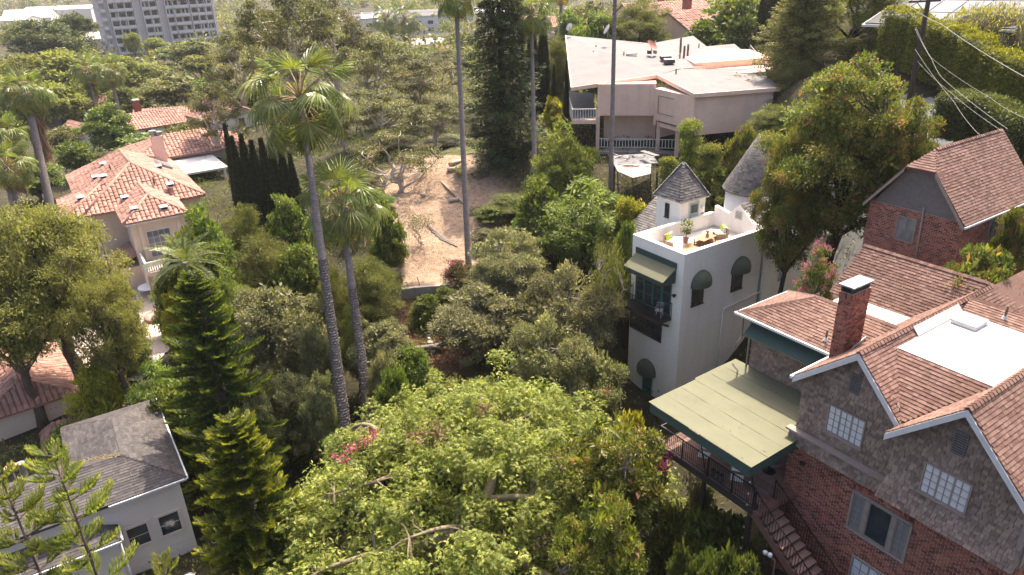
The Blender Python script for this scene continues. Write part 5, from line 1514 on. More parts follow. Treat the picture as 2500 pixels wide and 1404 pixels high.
for f in range(NF):
    for x, k in bays:
        if k == 'b':
            continue
        if mw is None:
            mw = w0.build('window', ap); o = mw
            mc = c0.build('curtain', mw)
        else:
            o = mw.copy(); COL.objects.link(o)
            if rg_.random() < .45:
                c_ = mc.copy(); COL.objects.link(c_); c_.parent = o; c_.location = (rg_.choice((0, 1.45, .7)), 0, 0)
        o.location = (x, 0, f * FL)
        if k == 'w':
            if ms is None: ms = s0.build('balcony', ap); q_ = ms
            else: q_ = ms.copy(); COL.objects.link(q_)
            q_.location = (x - .3, 0, f * FL)
        elif x < 24:
            if ms1 is None: ms1 = s1.build('long_balcony', ap); q_ = ms1
            else: q_ = ms1.copy(); COL.objects.link(q_)
            q_.location = (x - .3, 0, f * FL)
    if f == 0: me0 = MB().box(-1.6, -.2, -1.4, 4.5, -.12, .9, 'apartment_slab').build('end_balcony', ap)
    else:
        q_ = me0.copy(); COL.objects.link(q_); q_.location = (0, 0, f * FL)
fn = None
for x in (1.1, 3.75, 6.35, 9.1, 12.05, 14.7, 17.4, 20.05, 22.75, 28.75, 31.5, 34.1, 36.8):
    if fn is None: fn = o = MB().box(0, .22, -1.15, 0, -4, NF * FL, 'far_white').build('fin', ap)
    else: o = fn.copy(); COL.objects.link(o)
    o.location = (x, 0, 0)
# white courtyard blocks
for nm, lab, px_, py_, d_, L_, wd, hh in (('courtyard_block', 'long white flat-roofed block with sunken courtyard and penthouse box', 1062, 34, 345, 70, 46, 10), ('courtyard_block', 'lower white flat-roofed block left of the penthouse block', 930, 44, 350, 62, 40, 8)):
    p = U(px_, py_, d_)
    zg = gz(p[0], p[1])
    t = thing(nm, lab, 'apartment block', (p[0], p[1], zg), math.radians(10), group='white blocks beyond the eucalyptus')
    z1 = p[2] - zg
    m_ = MB()
    for x0, x1, y0, y1 in ((-L_ / 2, L_ / 2, -wd / 2, -wd / 2 + 12), (-L_ / 2, L_ / 2, wd / 2 - 12, wd / 2), (-L_ / 2, -L_ / 2 + 14, -wd / 2 + 12, wd / 2 - 12), (L_ / 2 - 14, L_ / 2, -wd / 2 + 12, wd / 2 - 12)):
        m_.box(x0, x1, y0, y1, -3, z1, 'far_white')
    m_.build('wall', t)
    m_ = MB()
    for x0, x1, y0, y1 in ((-L_ / 2, L_ / 2, -wd / 2, -wd / 2 + .5), (-L_ / 2, L_ / 2, wd / 2 - .5, wd / 2), (-L_ / 2, -L_ / 2 + .5, -wd / 2, wd / 2), (L_ / 2 - .5, L_ / 2, -wd / 2, wd / 2), (-L_ / 2 + 13.5, L_ / 2 - 13.5, wd / 2 - 12.4, wd / 2 - 11.9), (-L_ / 2 + 13.5, L_ / 2 - 13.5, -wd / 2 + 11.5, -wd / 2 + 12)):
        m_.box(x0, x1, y0, y1, z1, z1 + .9, 'membrane')
    m_.build('parapet', t)
    ww = None
    for f in range(3):
        for k in range(int(L_ / 5.5)):
            if ww is None: ww = o = MB().box(0, 2.4, -.08, .05, 0, 1.5, 'dark_glass').build('window', t)
            else: o = ww.copy(); COL.objects.link(o)
            o.location = (-L_ / 2 + 2 + k * 5.5, -wd / 2, z1 - 2.8 - f * 3.1)
    if px_ > 1000:
        MB().box(-26, -16, -10, 0, z1, z1 + 4, 'far_white').build('penthouse', t)
        MB().slab([(-6, -wd / 2 - .2, z1 - 8.2), (22, -wd / 2 - .2, z1 - 8.2), (22, -wd / 2 - 4, z1 - 10), (-6, -wd / 2 - 4, z1 - 10)], (0, 0, .2), 'blue_tarp').build('blue_awning', t)
# solar roof on the hill
p = U(2330, 30, 62)
so = thing('solar_roof_building', 'low building with dark solar panel roof above the tall hedge', 'building', p, HEAD + .12)
q = [np.array(v) for v in (U(2250, 10, 62), U(2290, 62, 58), U(2400, -25, 66), U(2350, -60, 72))]
o_ = np.array(p); ca_, sa_ = math.cos(-(HEAD + .12)), math.sin(-(HEAD + .12))
def tl(v):
    d_ = np.array(v) - o_
    return np.array([d_[0] * ca_ - d_[1] * sa_, d_[0] * sa_ + d_[1] * ca_, d_[2]])
MB().box(-4, 2, 0, 5, -6, -.3, 'far_roof').build('wall', so)
MB().slab([(-6, -4, -.9), (6, -4, -.9), (6, 6, 1.6), (-6, 6, 1.6)], (0, 0, -.2), 'far_white').build('roof', so)
s_ = None
for i in range(6):
    for j in range(3):
        if s_ is None: s_ = o = MB().slab([(0, 0, 0), (1.86, 0, 0), (1.86, 3.1, .775), (0, 3.1, .775)], (0, 0, .06), 'panel_dark').build('solar_panel', so)
        else: o = s_.copy(); COL.objects.link(o)
        o.location = (-5.8 + i * 1.98, -3.9 + j * 3.25, -.83 + j * .8125)

# ------------------------------------------------------------------ plants: leaves, crowns, trunks
def unitv(A):
    return A / (np.linalg.norm(A, axis=-1, keepdims=True) + 1e-9)
def leaf_arrays(P, D, N, L, Wd, fold=0.0):
    """one four-cornered leaf per point: base, side, tip, side"""
    D = unitv(D)
    S = unitv(np.cross(D, N))
    N2 = np.cross(S, D)
    L = np.asarray(L)[:, None]; Wd = np.asarray(Wd)[:, None]
    m_ = P + D * L * .45
    V_ = np.stack([P, m_ + S * Wd * .5 + N2 * fold * Wd, P + D * L, m_ - S * Wd * .5 + N2 * fold * Wd], 1).reshape(-1, 3)
    Q_ = np.arange(len(P) * 4).reshape(-1, 4)
    return V_, Q_
class Foliage:
    def __init__(s): s.V, s.R, s.M, s.n = [], [], [], 0
    def add(s, P, D, N, L, Wd, rnd, midx=0, fold=0.12):
        V_, Q_ = leaf_arrays(P, D, N, L, Wd, fold)
        s.V.append(V_); s.R.append(rnd); s.M.append(np.full(len(P), midx)); s.n += len(P)
    def mesh(s, name, mats):
        V_ = np.concatenate(s.V)
        return raw_mesh(name, V_, np.arange(len(V_)).reshape(-1, 4), mats, np.clip(np.concatenate(s.R), 0, 1), np.concatenate(s.M))
def wob(rg, k=5):
    """a smooth random function of angle and height, about -1..1"""
    pr = [(rg.integers(1, 6), rg.uniform(0, 6.3), rg.uniform(2, 9), rg.uniform(.4, 1)) for _ in range(k)]
    tot = sum(p[3] for p in pr)
    return lambda a, t: sum(p[3] * np.sin(p[0] * a + p[1] + p[2] * t) for p in pr) / tot
def clump_points(rg, n, prof, z0, z1, R, amp=.3, shell=.55, group=0, grad=1.0):
    if group:      # boughs first, then the clumps each bough carries
        B = clump_points(rg, max(6, n // group), prof, z0, z1, R, amp, shell)
        o_ = unitv(rg.normal(size=(len(B) * group, 3))); o_[:, 2] = np.abs(o_[:, 2]) * .9 - .15
        sz = np.repeat(rg.uniform(.7, 1.35, len(B)), group)
        return np.repeat(B, group, 0) + o_ * (grad * sz * rg.uniform(.75, 1.05, len(o_)))[:, None]
    w_ = wob(rg)
    t = rg.random(n * 3)
    pr = prof(t)
    keep = rg.random(n * 3) < np.clip(pr, .12, 1)
    t = t[keep][:n]
    a = rg.uniform(0, 2 * math.pi, len(t))
    r = R * prof(t) * (1 + amp * w_(a, t * 2)) * (shell + (1 - shell) * np.sqrt(rg.random(len(t))))
    inner = rg.random(len(t)) < .15
    r = np.where(inner, r * rg.random(len(t)), r)
    return np.stack([np.cos(a) * r, np.sin(a) * r, z0 + (z1 - z0) * t], 1)
def fill_clumps(fo, rg, C, per, cr, L, Wr, droop=0.0, up=.8, flat=.6, midx=0, var=.25, star=0, tipmat=None, tipfrac=0.0):
    """leaves round clump centres, most of them on the upper and outer side of each clump"""
    n = len(C) * per
    ci = np.repeat(np.arange(len(C)), per)
    cs = cr * rg.uniform(.65, 1.35, len(C))
    o_ = unitv(rg.normal(size=(n, 3)))
    o_[:, 2] = np.where(rg.random(n) < .7, np.abs(o_[:, 2]), o_[:, 2])
    rad = rg.random(n) ** .45
    off = o_ * (rad * cs[ci])[:, None]
    off[:, 2] *= flat
    P = C[ci] + off
    D = o_ * .6 + rg.normal(size=(n, 3)) * .6 + np.array([0, 0, -droop])
    N = np.array([0, 0, up * .8]) + o_ * .75 + rg.normal(size=(n, 3)) * .4
    cv = rg.random(len(C))
    rnd = .5 + (cv[ci] - .5) * .55 + (rg.random(n) - .5) * .7
    LL = L * rg.uniform(1 - var, 1 + var, n)
    if star:
        D = unitv(D); S = unitv(np.cross(D, N)); N2 = np.cross(S, D)
        for k in range(star):
            a = (k - (star - 1) / 2) * (2.0 / max(star - 1, 1)) * 1.25
            fo.add(P + N2 * 0, D * math.cos(a) + S * math.sin(a) - N2 * .18, N2, LL, LL * Wr, rnd + rg.normal(0, .05, n), midx)
    else:
        m_ = np.full(n, midx)
        fo.add(P, D, N, LL, LL * Wr, rnd, midx)
def limbs(rg, C, trunk_h, trunk_r, mat, n_limb=7, twigs=1.0, lean=(0, 0), wig=.25, limb_r=.5, sides=7, z_from=.55, twig_r=.03, top=None):
    """trunk, main limbs to well spread clumps, thin branches to the rest"""
    mb = MB()
    top = np.array([lean[0], lean[1], trunk_h]) if top is None else np.array(top, float)
    k = 7
    tp = [top * i / k + np.array([rg.normal(0, wig), rg.normal(0, wig), 0]) * (0 if i == 0 else 1) * .6 for i in range(k + 1)]
    mb.tube(tp, [trunk_r * (1.35 if i == 0 else 1.1 - .45 * i / k) for i in range(k + 1)], mat, sides + 2)
    pts = [np.array(p) for p in tp[int(k * z_from):]]
    idx = [int(rg.integers(len(C)))]
    for _ in range(n_limb - 1):
        d_ = np.min(np.stack([np.linalg.norm(C - C[i], axis=1) for i in idx]), 0)
        idx.append(int(np.argmax(d_ * rg.uniform(.7, 1, len(C)))))
    nodes = []
    for i in idx:
        tgt = C[i]
        s_ = pts[int(rg.integers(len(pts)))]
        mid = s_ * .5 + tgt * .5 + np.array([0, 0, .12 * np.linalg.norm(tgt - s_)]) * rg.uniform(-.6, 1) + rg.normal(0, wig, 3)
        path, m_ = [], 6
        for q_ in range(m_ + 1):
            t = q_ / m_
            path.append(s_ * (1 - t) ** 2 + mid * 2 * t * (1 - t) + tgt * t * t + (rg.normal(0, wig * .3, 3) if 0 < q_ < m_ else 0))
        r0 = trunk_r * limb_r
        mb.tube(path, [r0 * (1 - .82 * q_ / m_) for q_ in range(m_ + 1)], mat, sides)
        nodes += path[1:]
    nodes = np.array(nodes)
    for i in range(len(C)):
        if rg.random() > twigs:
            continue
        d_ = np.linalg.norm(nodes - C[i], axis=1) + np.maximum(0, nodes[:, 2] - C[i][2]) * .7
        s_ = nodes[int(np.argmin(d_))]
        mid = (s_ + C[i]) / 2 + rg.normal(0, .12, 3) * np.linalg.norm(C[i] - s_) * .6
        mb.tube([s_, mid, C[i]], [twig_r * 1.6, twig_r, twig_r * .4], mat, 4, False)
    return mb
TPL = {}
def template(name, trunk_mb, crown_me, H, R, names=('trunk', 'crown')):
    me = bpy.data.meshes.new(name + '_trunk')
    me.from_pydata(trunk_mb.v, [], trunk_mb.f)
    for m_ in trunk_mb.mats:
        me.materials.append(MATS[m_])
    me.polygons.foreach_set('material_index', trunk_mb.m)
    me.polygons.foreach_set('use_smooth', trunk_mb.smooth)
    me.update()
    TPL[name] = ((names[0], me), (names[1], crown_me), H, R)
def put(tpl, name, label, cat, loc, sxy, sz, rot=0.0, group=None, tilt=(0, 0)):
    (n0, m0), (n1, m1), H, R = TPL[tpl]
    t = thing(name, label, cat, loc, rot, group, (sxy, sxy, sz))
    t.rotation_euler = (tilt[0], tilt[1], rot)
    link(n0, m0, t); link(n1, m1, t)
    return t
PLANTED = []
def plant(tpl, name, label, px_, py_, d_, wpx, cat='tree', rot=None, base=None, group=None, sink=0.0):
    """a plant whose crown top shows at a photo point at a known distance, as wide as it shows there"""
    p = U(px_, py_, d_)
    zg = (gz(p[0], p[1]) if base is None else base) - sink
    H, R = TPL[tpl][2], TPL[tpl][3]
    s_ = wpx * d_ / FPX / (2 * R)
    PLANTED.append((p[0], p[1], s_ * R))
    return put(tpl, name, label, cat, (p[0], p[1], zg), s_, max(.4, (p[2] - zg)) / H, random.uniform(0, 6.28) if rot is None else rot, group)

dome = lambda t: np.sqrt(np.clip(1 - (1.9 * t - .9) ** 2, .02, 1))
ball = lambda t: np.sqrt(np.clip(1 - (2 * t - 1) ** 2, .02, 1))
ovoid = lambda t: np.clip(np.sqrt(np.clip(1 - (2 * t - 1) ** 2, 0, 1)) * (1.15 - .35 * t), .05, 1.2)
cone_p = lambda t: np.clip(1.05 - t, .04, 1)
mound = lambda t: np.sqrt(np.clip(1 - t ** 2, .02, 1))
def broad(name, seed, H, R, zc, mats, leafL, leafW, nclump, per, cr, prof=dome, bark_='bark_brown', trunk_r=.3, n_limb=7, droop=0, up=.8, flat=.65, amp=.3, shell=.55, twigs=.6, star=0, wig=.25, limb_r=.5, extra=None, trunk_h=None, twig_r=.03, lean=(0, 0)):
    rg = np.random.default_rng(seed)
    C = clump_points(rg, nclump, prof, zc + cr * .6, H - cr * 1.7, R - cr * 1.7, amp, shell, 7 if nclump > 100 else 0, cr * 1.75) if nclump > 100 else clump_points(rg, nclump, prof, zc, H - cr * .4, R - cr * .5, amp, shell)
    fo = Foliage()
    fill_clumps(fo, rg, C, per, cr, leafL, leafW, droop, up, flat, 0, star=star)
    core = clump_points(rg, max(20, nclump // 4), prof, zc + cr * .3, H - cr * 1.4, max(.3, R - cr * 1.6), amp * .7, .2)
    fill_clumps(fo, rg, core, 34, cr * 1.1, leafL * 2.0, leafW * 1.2, droop, up, .8)  # oversized inner leaves added to block light through the crown
    if extra:      # (fraction of clumps, leaves per clump, radius factor, leaf length, material index)
        for fr_, per2, k2, l2, mi, zmin in extra:
            C2 = C[C[:, 2] > zc + (H - zc) * zmin]
            sel = C2[rg.random(len(C2)) < fr_]
            if len(sel):
                fill_clumps(fo, rg, sel + np.array([0, 0, cr * .35]), per2, cr * k2, l2, leafW, droop, up, flat, mi)
    mb = limbs(rg, C, (zc + (H - zc) * .35) if trunk_h is None else trunk_h, trunk_r, bark_, n_limb, twigs, lean, wig, limb_r, twig_r=twig_r)
    template(name, mb, fo.mesh(name, mats), H, R)
# mid-ground and far kinds
broad('elm', 1, 11, 5.2, 4.4, ['leaf_elm'], .19, .36, 330, 130, .78, ovoid, trunk_r=.42, droop=.3, amp=.4, twigs=.8, shell=.45)
broad('elm_far', 2, 11, 5.0, 2.2, ['leaf_elm'], .52, .5, 130, 48, 1.1, ovoid, trunk_r=.35, droop=.2, amp=.4, twigs=.15)
broad('broad_far', 3, 10, 5.0, 1.5, ['leaf_broad'], .5, .55, 120, 50, 1.15, ovoid, trunk_r=.3, amp=.35, twigs=.1)
broad('mixed_far', 4, 10, 5.0, 1.5, ['leaf_mixed'], .48, .5, 120, 50, 1.15, dome, trunk_r=.3, amp=.4, twigs=.15)
broad('dark_pine', 5, 15, 7.0, 3.0, ['leaf_conifer', 'leaf_pine'], .55, .3, 170, 70, 1.3, dome, 'bark_dark', .5, amp=.35, flat=.5, extra=[(.8, 30, 1.0, .5, 1, .3)])
broad('oak', 6, 7.5, 3.8, 1.0, ['leaf_oak'], 0.172, .48, 240, 150, 0.533, ovoid, 'bark_grey', .22, 8, amp=.28, twigs=.9, shell=.45, twig_r=.025)
broad('olive', 7, 7.0, 4.2, .6, ['leaf_olive'], 0.196, .34, 300, 150, 0.516, dome, 'bark_grey', .2, 9, amp=.25, twigs=.8, shell=.5, up=.3, twig_r=.025)
broad('jacaranda', 8, 9.5, 4.6, 1.0, ['leaf_jacaranda'], 0.276, .3, 260, 130, 0.688, ovoid, 'bark_grey', .25, 8, droop=.35, amp=.3, twigs=.4, flat=.5)
broad('broadleaf', 9, 7.5, 3.4, .6, ['leaf_broad'], 0.276, .5, 170, 110, 0.645, ovoid, trunk_r=.2, amp=.3, twigs=.5)
broad('yellow_bush', 10, 4.0, 2.4, .1, ['leaf_yellowgreen'], 0.196, .45, 120, 110, 0.473, mound, trunk_r=.12, amp=.3)
broad('green_bush', 12, 3.2, 2.2, .0, ['leaf_broad'], 0.196, .45, 110, 110, 0.43, mound, trunk_r=.1, amp=.35)
broad('shade_toned_bush', 24, 3.4, 2.3, .0, ['leaf_ivy'], .2, .5, 130, 110, .5, mound, trunk_r=.1, amp=.35)  # dark leaves put the house shade into the colour of these shrubs
broad('grey_bush', 13, 3.0, 2.0, .0, ['leaf_olive'], 0.161, .4, 110, 110, 0.387, mound, 'bark_grey', trunk_r=.1, amp=.35)
broad('dry_bush', 14, 3.0, 2.2, .1, ['leaf_mixed', 'leaf_dry'], .13, .3, 60, 60, .5, mound, 'bark_pale', trunk_r=.1, amp=.4, twigs=1, extra=[(.5, 20, 1, .12, 1, 0)])
broad('pine_olive', 15, 8.5, 3.6, 1.0, ['leaf_pine'], 0.253, .16, 190, 170, 0.688, ovoid, 'bark_brown', .22, amp=.35, up=.1, flat=.55)
broad('pine_big', 16, 17, 7.0, 3.0, ['leaf_pine', 'leaf_conifer'], 0.345, .2, 300, 150, 0.989, ovoid, 'bark_dark', .45, 10, amp=.35, flat=.5, up=.1, extra=[(.6, 40, 1.1, .3, 1, 0)])
broad('redtip', 17, 13, 5.4, 2.6, ['leaf_redtip'], .18, .5, 520, 130, .66, ovoid, 'bark_dark', .34, 9, amp=.28, twigs=.6, shell=.45, twig_r=.03)
broad('rubber', 18, 9.5, 4.0, 1.0, ['leaf_rubber'], 0.23, .42, 330, 90, 0.473, dome, 'bark_grey', .3, 8, amp=.25, twigs=.7, shell=.6, up=1.1, twig_r=.03)
broad('juniper', 19, 6.5, 1.3, .3, ['leaf_broad', 'leaf_yellowgreen'], .15, .3, 130, 110, .42, lambda t: np.clip(1.1 - t, .1, .9), trunk_r=.12, amp=.35, up=.1, extra=[(.7, 30, 1.1, .14, 1, .1)])
broad('bougainvillea', 20, 3.0, 1.9, .2, ['leaf_mixed', 'petal_magenta'], .14, .45, 70, 70, .45, mound, trunk_r=.06, amp=.4, twigs=1, extra=[(.45, 55, .8, .14, 1, .2)])
broad('bougainvillea_green', 21, 3.6, 1.7, .1, ['leaf_oak', 'petal_magenta'], .13, .45, 110, 110, .42, ovoid, trunk_r=.06, amp=.35, extra=[(.14, 24, .6, .12, 1, .2)])
broad('pink_vine', 22, 4.2, 1.8, .2, ['leaf_broad', 'petal_pink'], .13, .45, 90, 70, .42, ovoid, trunk_r=.06, amp=.45, twigs=1, extra=[(.5, 60, .9, .12, 1, .25)])
broad('light_bush', 23, 3.6, 2.6, .1, ['leaf_redtip'], 0.196, .42, 130, 110, 0.473, mound, trunk_r=.12, amp=.3)
# eucalyptus: open crowns of hanging leaves on pale limbs
def eucalypt(name, seed, H, R, zc, nclump, per, trunk_r=.3, leafL=.30):
    rg = np.random.default_rng(seed)
    C = clump_points(rg, nclump, ovoid, zc + .5, H - 1.4, R - 1.3, .5, .35, 5, 1.3)
    fo = Foliage()
    fill_clumps(fo, rg, C, per, .72, leafL, .28, droop=1.0, up=.0, flat=1.0)
    mb = limbs(rg, C, zc + (H - zc) * .3, trunk_r, 'bark_pale', 11, 1.0, (rg.uniform(-.8, .8), rg.uniform(-.8, .8)), .45, .55, 6, .35, .045)
    template(name, mb, fo.mesh(name, ['leaf_eucalyptus']), H, R)
eucalypt('eucalypt_a', 31, 14, 5.5, 4.5, 120, 150)
eucalypt('eucalypt_b', 32, 13, 5.0, 3.0, 110, 150)
eucalypt('eucalypt_open', 33, 10, 4.5, 2.6, 46, 110, .26, .26)
eucalypt('sapling', 34, 4.0, 1.6, .8, 36, 40, .07, .16)
# tall dark conifer with layered drooping boughs
def conifer(name, seed, H, R, mats, z0=2.0, nb=220, per=110, L=.24, bare=.0, prof=lambda t: (1 - t) ** .7, droop=.35, trunk_r=.38):
    rg = np.random.default_rng(seed)
    fo = Foliage()
    mb = MB().tube([(0, 0, 0), (rg.normal(0, .1), 0, H * .5), (0, 0, H)], [trunk_r, trunk_r * .7, .03], 'bark_dark', 8)
    wf = wob(rg)
    for i in range(nb):
        t = (i + rg.random()) / nb
        h = z0 + (H - z0) * t
        a = i * 2.39996 + rg.normal(0, .3)
        ln = R * prof(t) * (1 + .45 * float(wf(a, t * 3))) * rg.uniform(.65, 1.1)
        if ln < .15: continue
        d_ = np.array([math.cos(a), math.sin(a), 0])
        m_ = 5
        path = [np.array([0, 0, h]) + d_ * ln * k / m_ + np.array([0, 0, -droop * ln * (k / m_) ** 1.6 + .18 * ln * (k / m_) ** 4]) for k in range(m_ + 1)]
        mb.tube([path[0], path[3], path[5]], [.05 * max(.4, 1 - t), .03, .008], 'bark_dark', 4, False)
        n = int(per * (.35 + .65 * ln / R))
        s_ = rg.random(n) ** .7
        P = np.stack([np.interp(s_ * m_, range(m_ + 1), [q[c] for q in path]) for c in range(3)], 1)
        side = np.array([-d_[1], d_[0], 0])
        wdt = ln * .32 * (1 - s_ * .6)
        P = P + side * (rg.uniform(-1, 1, n) * wdt)[:, None] + np.array([0, 0, 1.]) * rg.normal(-.05, .12, n)[:, None]
        D = d_ * .7 + rg.normal(size=(n, 3)) * .6 + np.array([0, 0, -.25])
        fo.add(P, D, np.array([0, 0, 1.]) + rg.normal(size=(n, 3)) * .5, L * rg.uniform(.7, 1.3, n), L * .3 * rg.uniform(.7, 1.3, n), .15 + .5 * s_ + rg.normal(0, .2, n), 0)
    template(name, mb, fo.mesh(name, mats), H, R)
conifer('tall_conifer', 41, 22, 4.2, ['leaf_conifer'], .9, 320, 160, .32, prof=lambda t: np.clip((1 - t) ** .55 * (.55 + .6 * t), .03, 1))
conifer('deodar', 42, 18, 6.0, ['leaf_pine'], 2.0, 260, 240, .36, prof=lambda t: (1 - t) ** .6, droop=.2)
# columnar cypress
def cypress(name, seed, H, R, n=9000, L=.34):
    rg = np.random.default_rng(seed)
    t = rg.random(n) ** .85
    a = rg.uniform(0, 2 * math.pi, n)
    ph = rg.uniform(0, 6.3, 3)
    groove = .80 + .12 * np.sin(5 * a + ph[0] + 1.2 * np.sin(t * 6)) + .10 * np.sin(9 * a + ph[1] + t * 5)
    pr = np.clip(np.minimum(1.0, 1.9 * (1.02 - t)) * np.minimum(1, .5 + t * 4), .04, 1)
    r = R * pr * groove * (.82 + .18 * rg.random(n))
    P = np.stack([np.cos(a) * r, np.sin(a) * r, .2 + t * (H - .3)], 1)
    o_ = np.stack([np.cos(a), np.sin(a), np.zeros(n)], 1)
    fo = Foliage()
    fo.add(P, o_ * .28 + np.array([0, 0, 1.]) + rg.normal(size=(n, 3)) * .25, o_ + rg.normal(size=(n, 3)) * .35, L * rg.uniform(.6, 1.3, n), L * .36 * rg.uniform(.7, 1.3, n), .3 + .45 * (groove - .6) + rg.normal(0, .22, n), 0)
    mb = MB().tube([(0, 0, 0), (0, 0, H * .8)], [.16, .05], 'bark_dark', 6).lathe([(.12 * R, .3), (R * .62, H * .12), (R * .66, H * .55), (R * .3, H * .8), (.03, H * .97)], 'leaf_cypress', 10, cap=False)
    template(name, mb, fo.mesh(name, ['leaf_cypress']), H, R)
cypress('cypress', 51, 12, 1.05)
cypress('cypress_slim', 52, 12, .75, 8000)
# araucaria: tiers of boughs set with rope-like upturned twigs
def araucaria(name, seed, H, R, mat, gap=.5, nb=6, tw=.09, tl=.42, rope=.055, shape=.75, lift=.12, sag=.1, z0=.6, trunk_r=.2, up=.55, bare=.12):
    rg = np.random.default_rng(seed)
    fo = Foliage()
    mb = MB().tube([(0, 0, 0), (0, 0, H * .6), (0, 0, H - .1)], [trunk_r, trunk_r * .55, .02], 'bark_brown', 7)
    h = H - .12
    tier = 0
    wf = wob(rg)
    while h > z0:
        t = 1 - h / H
        ln0 = R * min(1.0, (t * 1.05) ** shape + .05)
        a0 = rg.uniform(0, 6.3)
        k_ = nb if tier > 1 else 5
        for j in range(k_):
            a = a0 + 2 * math.pi * j / k_ + rg.normal(0, .13)
            ln = ln0 * rg.uniform(.6, 1.08) * (1 + .28 * float(wf(a, t * 3))) * (.45 if rg.random() < .1 else 1)
            d_ = np.array([math.cos(a), math.sin(a), 0]); sd_ = np.array([-d_[1], d_[0], 0])
            rise = .5 * (1 - t) ** 3 + rg.normal(0, .07)
            h0 = h + rg.normal(0, .12 * gap)
            zf = lambda s: h0 + ln * (rise * s - sag * s * (1 - t * .2) + (lift + sag) * s ** 3 * .9)
            path = [d_ * ln * s + np.array([0, 0, zf(s)]) for s in np.linspace(0, 1, 6)]
            mb.tube([path[0], path[2], path[4], path[5]], [.035 * (.4 + ln / R), .025, .015, .01], 'bark_brown', 4, False)
            m_ = max(4, int(ln / tw))
            s_ = np.repeat(np.linspace(bare, 1, m_), 2)
            sg = np.tile([-1., 1.], m_)
            n = len(s_)
            P = d_ * ln * s_[:, None] + np.stack([np.zeros(n), np.zeros(n), np.array([zf(s) for s in s_])], 1)
            L = tl * (1 - .55 * s_ ** 2) * np.clip((s_ + .25) * 1.6, .4, 1) * min(1, ln / R * 1.6 + .35) * rg.uniform(.8, 1.15, n)
            D = d_ * (.55 + .5 * s_)[:, None] + sd_ * (sg * .95)[:, None] + np.array([0, 0, up]) + rg.normal(size=(n, 3)) * .12
            D = unitv(D)
            rr = .25 + .5 * s_ ** 2 + rg.normal(0, .14, n)
            # every twig: two crossed blades, then an upturned tip
            for N in (np.array([0, 0, 1.]) + 0 * D, np.cross(D, np.array([0, 0, 1.]))):
                fo.add(P, D, N, L, np.full(n, rope * 1.5), rr, 0, 0)
            fo.add(P + D * (L * .62)[:, None], D * .5 + np.array([0, 0, .75]), sd_ + 0 * D, L * .55, np.full(n, rope * 1.3), rr + .18, 0, 0)
            fo.add(P + D * (L * .35)[:, None], D * .7 + np.array([0, 0, .6]) + rg.normal(size=(n, 3)) * .2, d_ + 0 * D, L * .5, np.full(n, rope * 1.2), rr + .1, 0, 0)
        h -= gap * (1 + .5 * t) * rg.uniform(.85, 1.15) * (.55 + .6 * min(1, t * 4))
        tier += 1
    template(name, mb, fo.mesh(name, [mat]), H, R)
araucaria('araucaria_old', 61, 16, 3.6, 'leaf_araucaria_old', .50, 7, .075, .70, .075, .66, .14, .16, 1.0, .28, .55)
araucaria('araucaria_mid', 62, 12, 2.9, 'leaf_araucaria', .46, 7, .065, .68, .065, .62, .16, .10, .6, .2, .6)
araucaria('araucaria_young', 63, 14, 1.9, 'leaf_araucaria_young', 1.05, 5, .034, .48, .026, .36, .34, .02, 3.0, .10, .85, .24)
# ------------------------------------------------------------------ fan palms
def frond_mesh(name, mat, pet=1.15, blade=1.15, nseg=26, droop=.55, arch=.25, spread=2.5, split=.5, seed=0, bend=0.0):
    rg = np.random.default_rng(seed)
    V_, Q_, R_ = [], [], []
    cb_, sb_ = math.cos(bend), math.sin(bend)
    ss = [0.05, .4, .7, 1.0]
    da = 2 * spread / nseg
    for k in range(nseg):
        a = -spread + (k + .5) * da
        L = blade * (.72 + .28 * math.cos(a * .55)) * rg.uniform(.92, 1.06)
        base = len(V_)
        rowv = rg.random()
        for s in ss:
            wd = math.tan(da / 2) * s * L * (1.03 if s <= split else max(.12, 1.25 - 1.12 * s))
            c = np.array([math.sin(a), math.cos(a)])
            n2 = np.array([c[1], -c[0]])
            for sg in (-1, 1):
                xy = c * s * L + n2 * sg * wd
                z = -droop * L * s ** 2.4 * (.7 + .5 * abs(a) / spread) - arch * xy[0] ** 2 / blade + (.035 * (1 if (k + (sg > 0)) % 2 else -1)) * (s if s < .8 else .3)
                yb = xy[1] * (1 - .25 * droop * s)
                V_.append((xy[0] * .92, pet + yb * cb_ + z * sb_, z * cb_ - yb * sb_ - .10 * pet))
        for i in range(3):
            b = base + i * 2
            Q_.append((b, b + 1, b + 3, b + 2)); R_.append(.30 + .45 * rowv + (.15 if i == 0 else 0))
    me = raw_mesh(name, np.array(V_), np.array(Q_), [mat, 'petiole'], np.clip(R_, 0, 1))
    bm = bmesh.new(); bm.from_mesh(me)
    m2 = MB().tube([(0, 0, 0), (0, pet * .5, .02), (0, pet * 1.12, -.10 * pet)], [.045, .032, .014], 'petiole', 5)
    vs_ = [bm.verts.new(v) for v in m2.v]
    for f in m2.f:
        try:
            fc = bm.faces.new([vs_[i] for i in f]); fc.material_index = 1
        except ValueError:
            pass
    bm.to_mesh(me); bm.free()
    return me
FROND = {'young': [frond_mesh('frond', 'leaf_palm', 1.3, 1.1, 24, .25, .25, 1.45, .6, s, .25) for s in (1, 2)],
         'full': [frond_mesh('frond', 'leaf_palm', 1.5, 1.15, 26, .45, .5, 1.75, .6, s, .55 + .2 * (s - 3)) for s in (3, 4, 5)],
         'old': [frond_mesh('frond', 'leaf_palm_old', 1.3, 1.1, 24, .7, .8, 1.6, .45, s, 1.1) for s in (6, 7)],
         'dead': [frond_mesh('frond', 'leaf_palm_dead', 1.0, 1.1, 20, 1.0, 1.2, 1.5, .4, s, 1.3) for s in (8,)]}
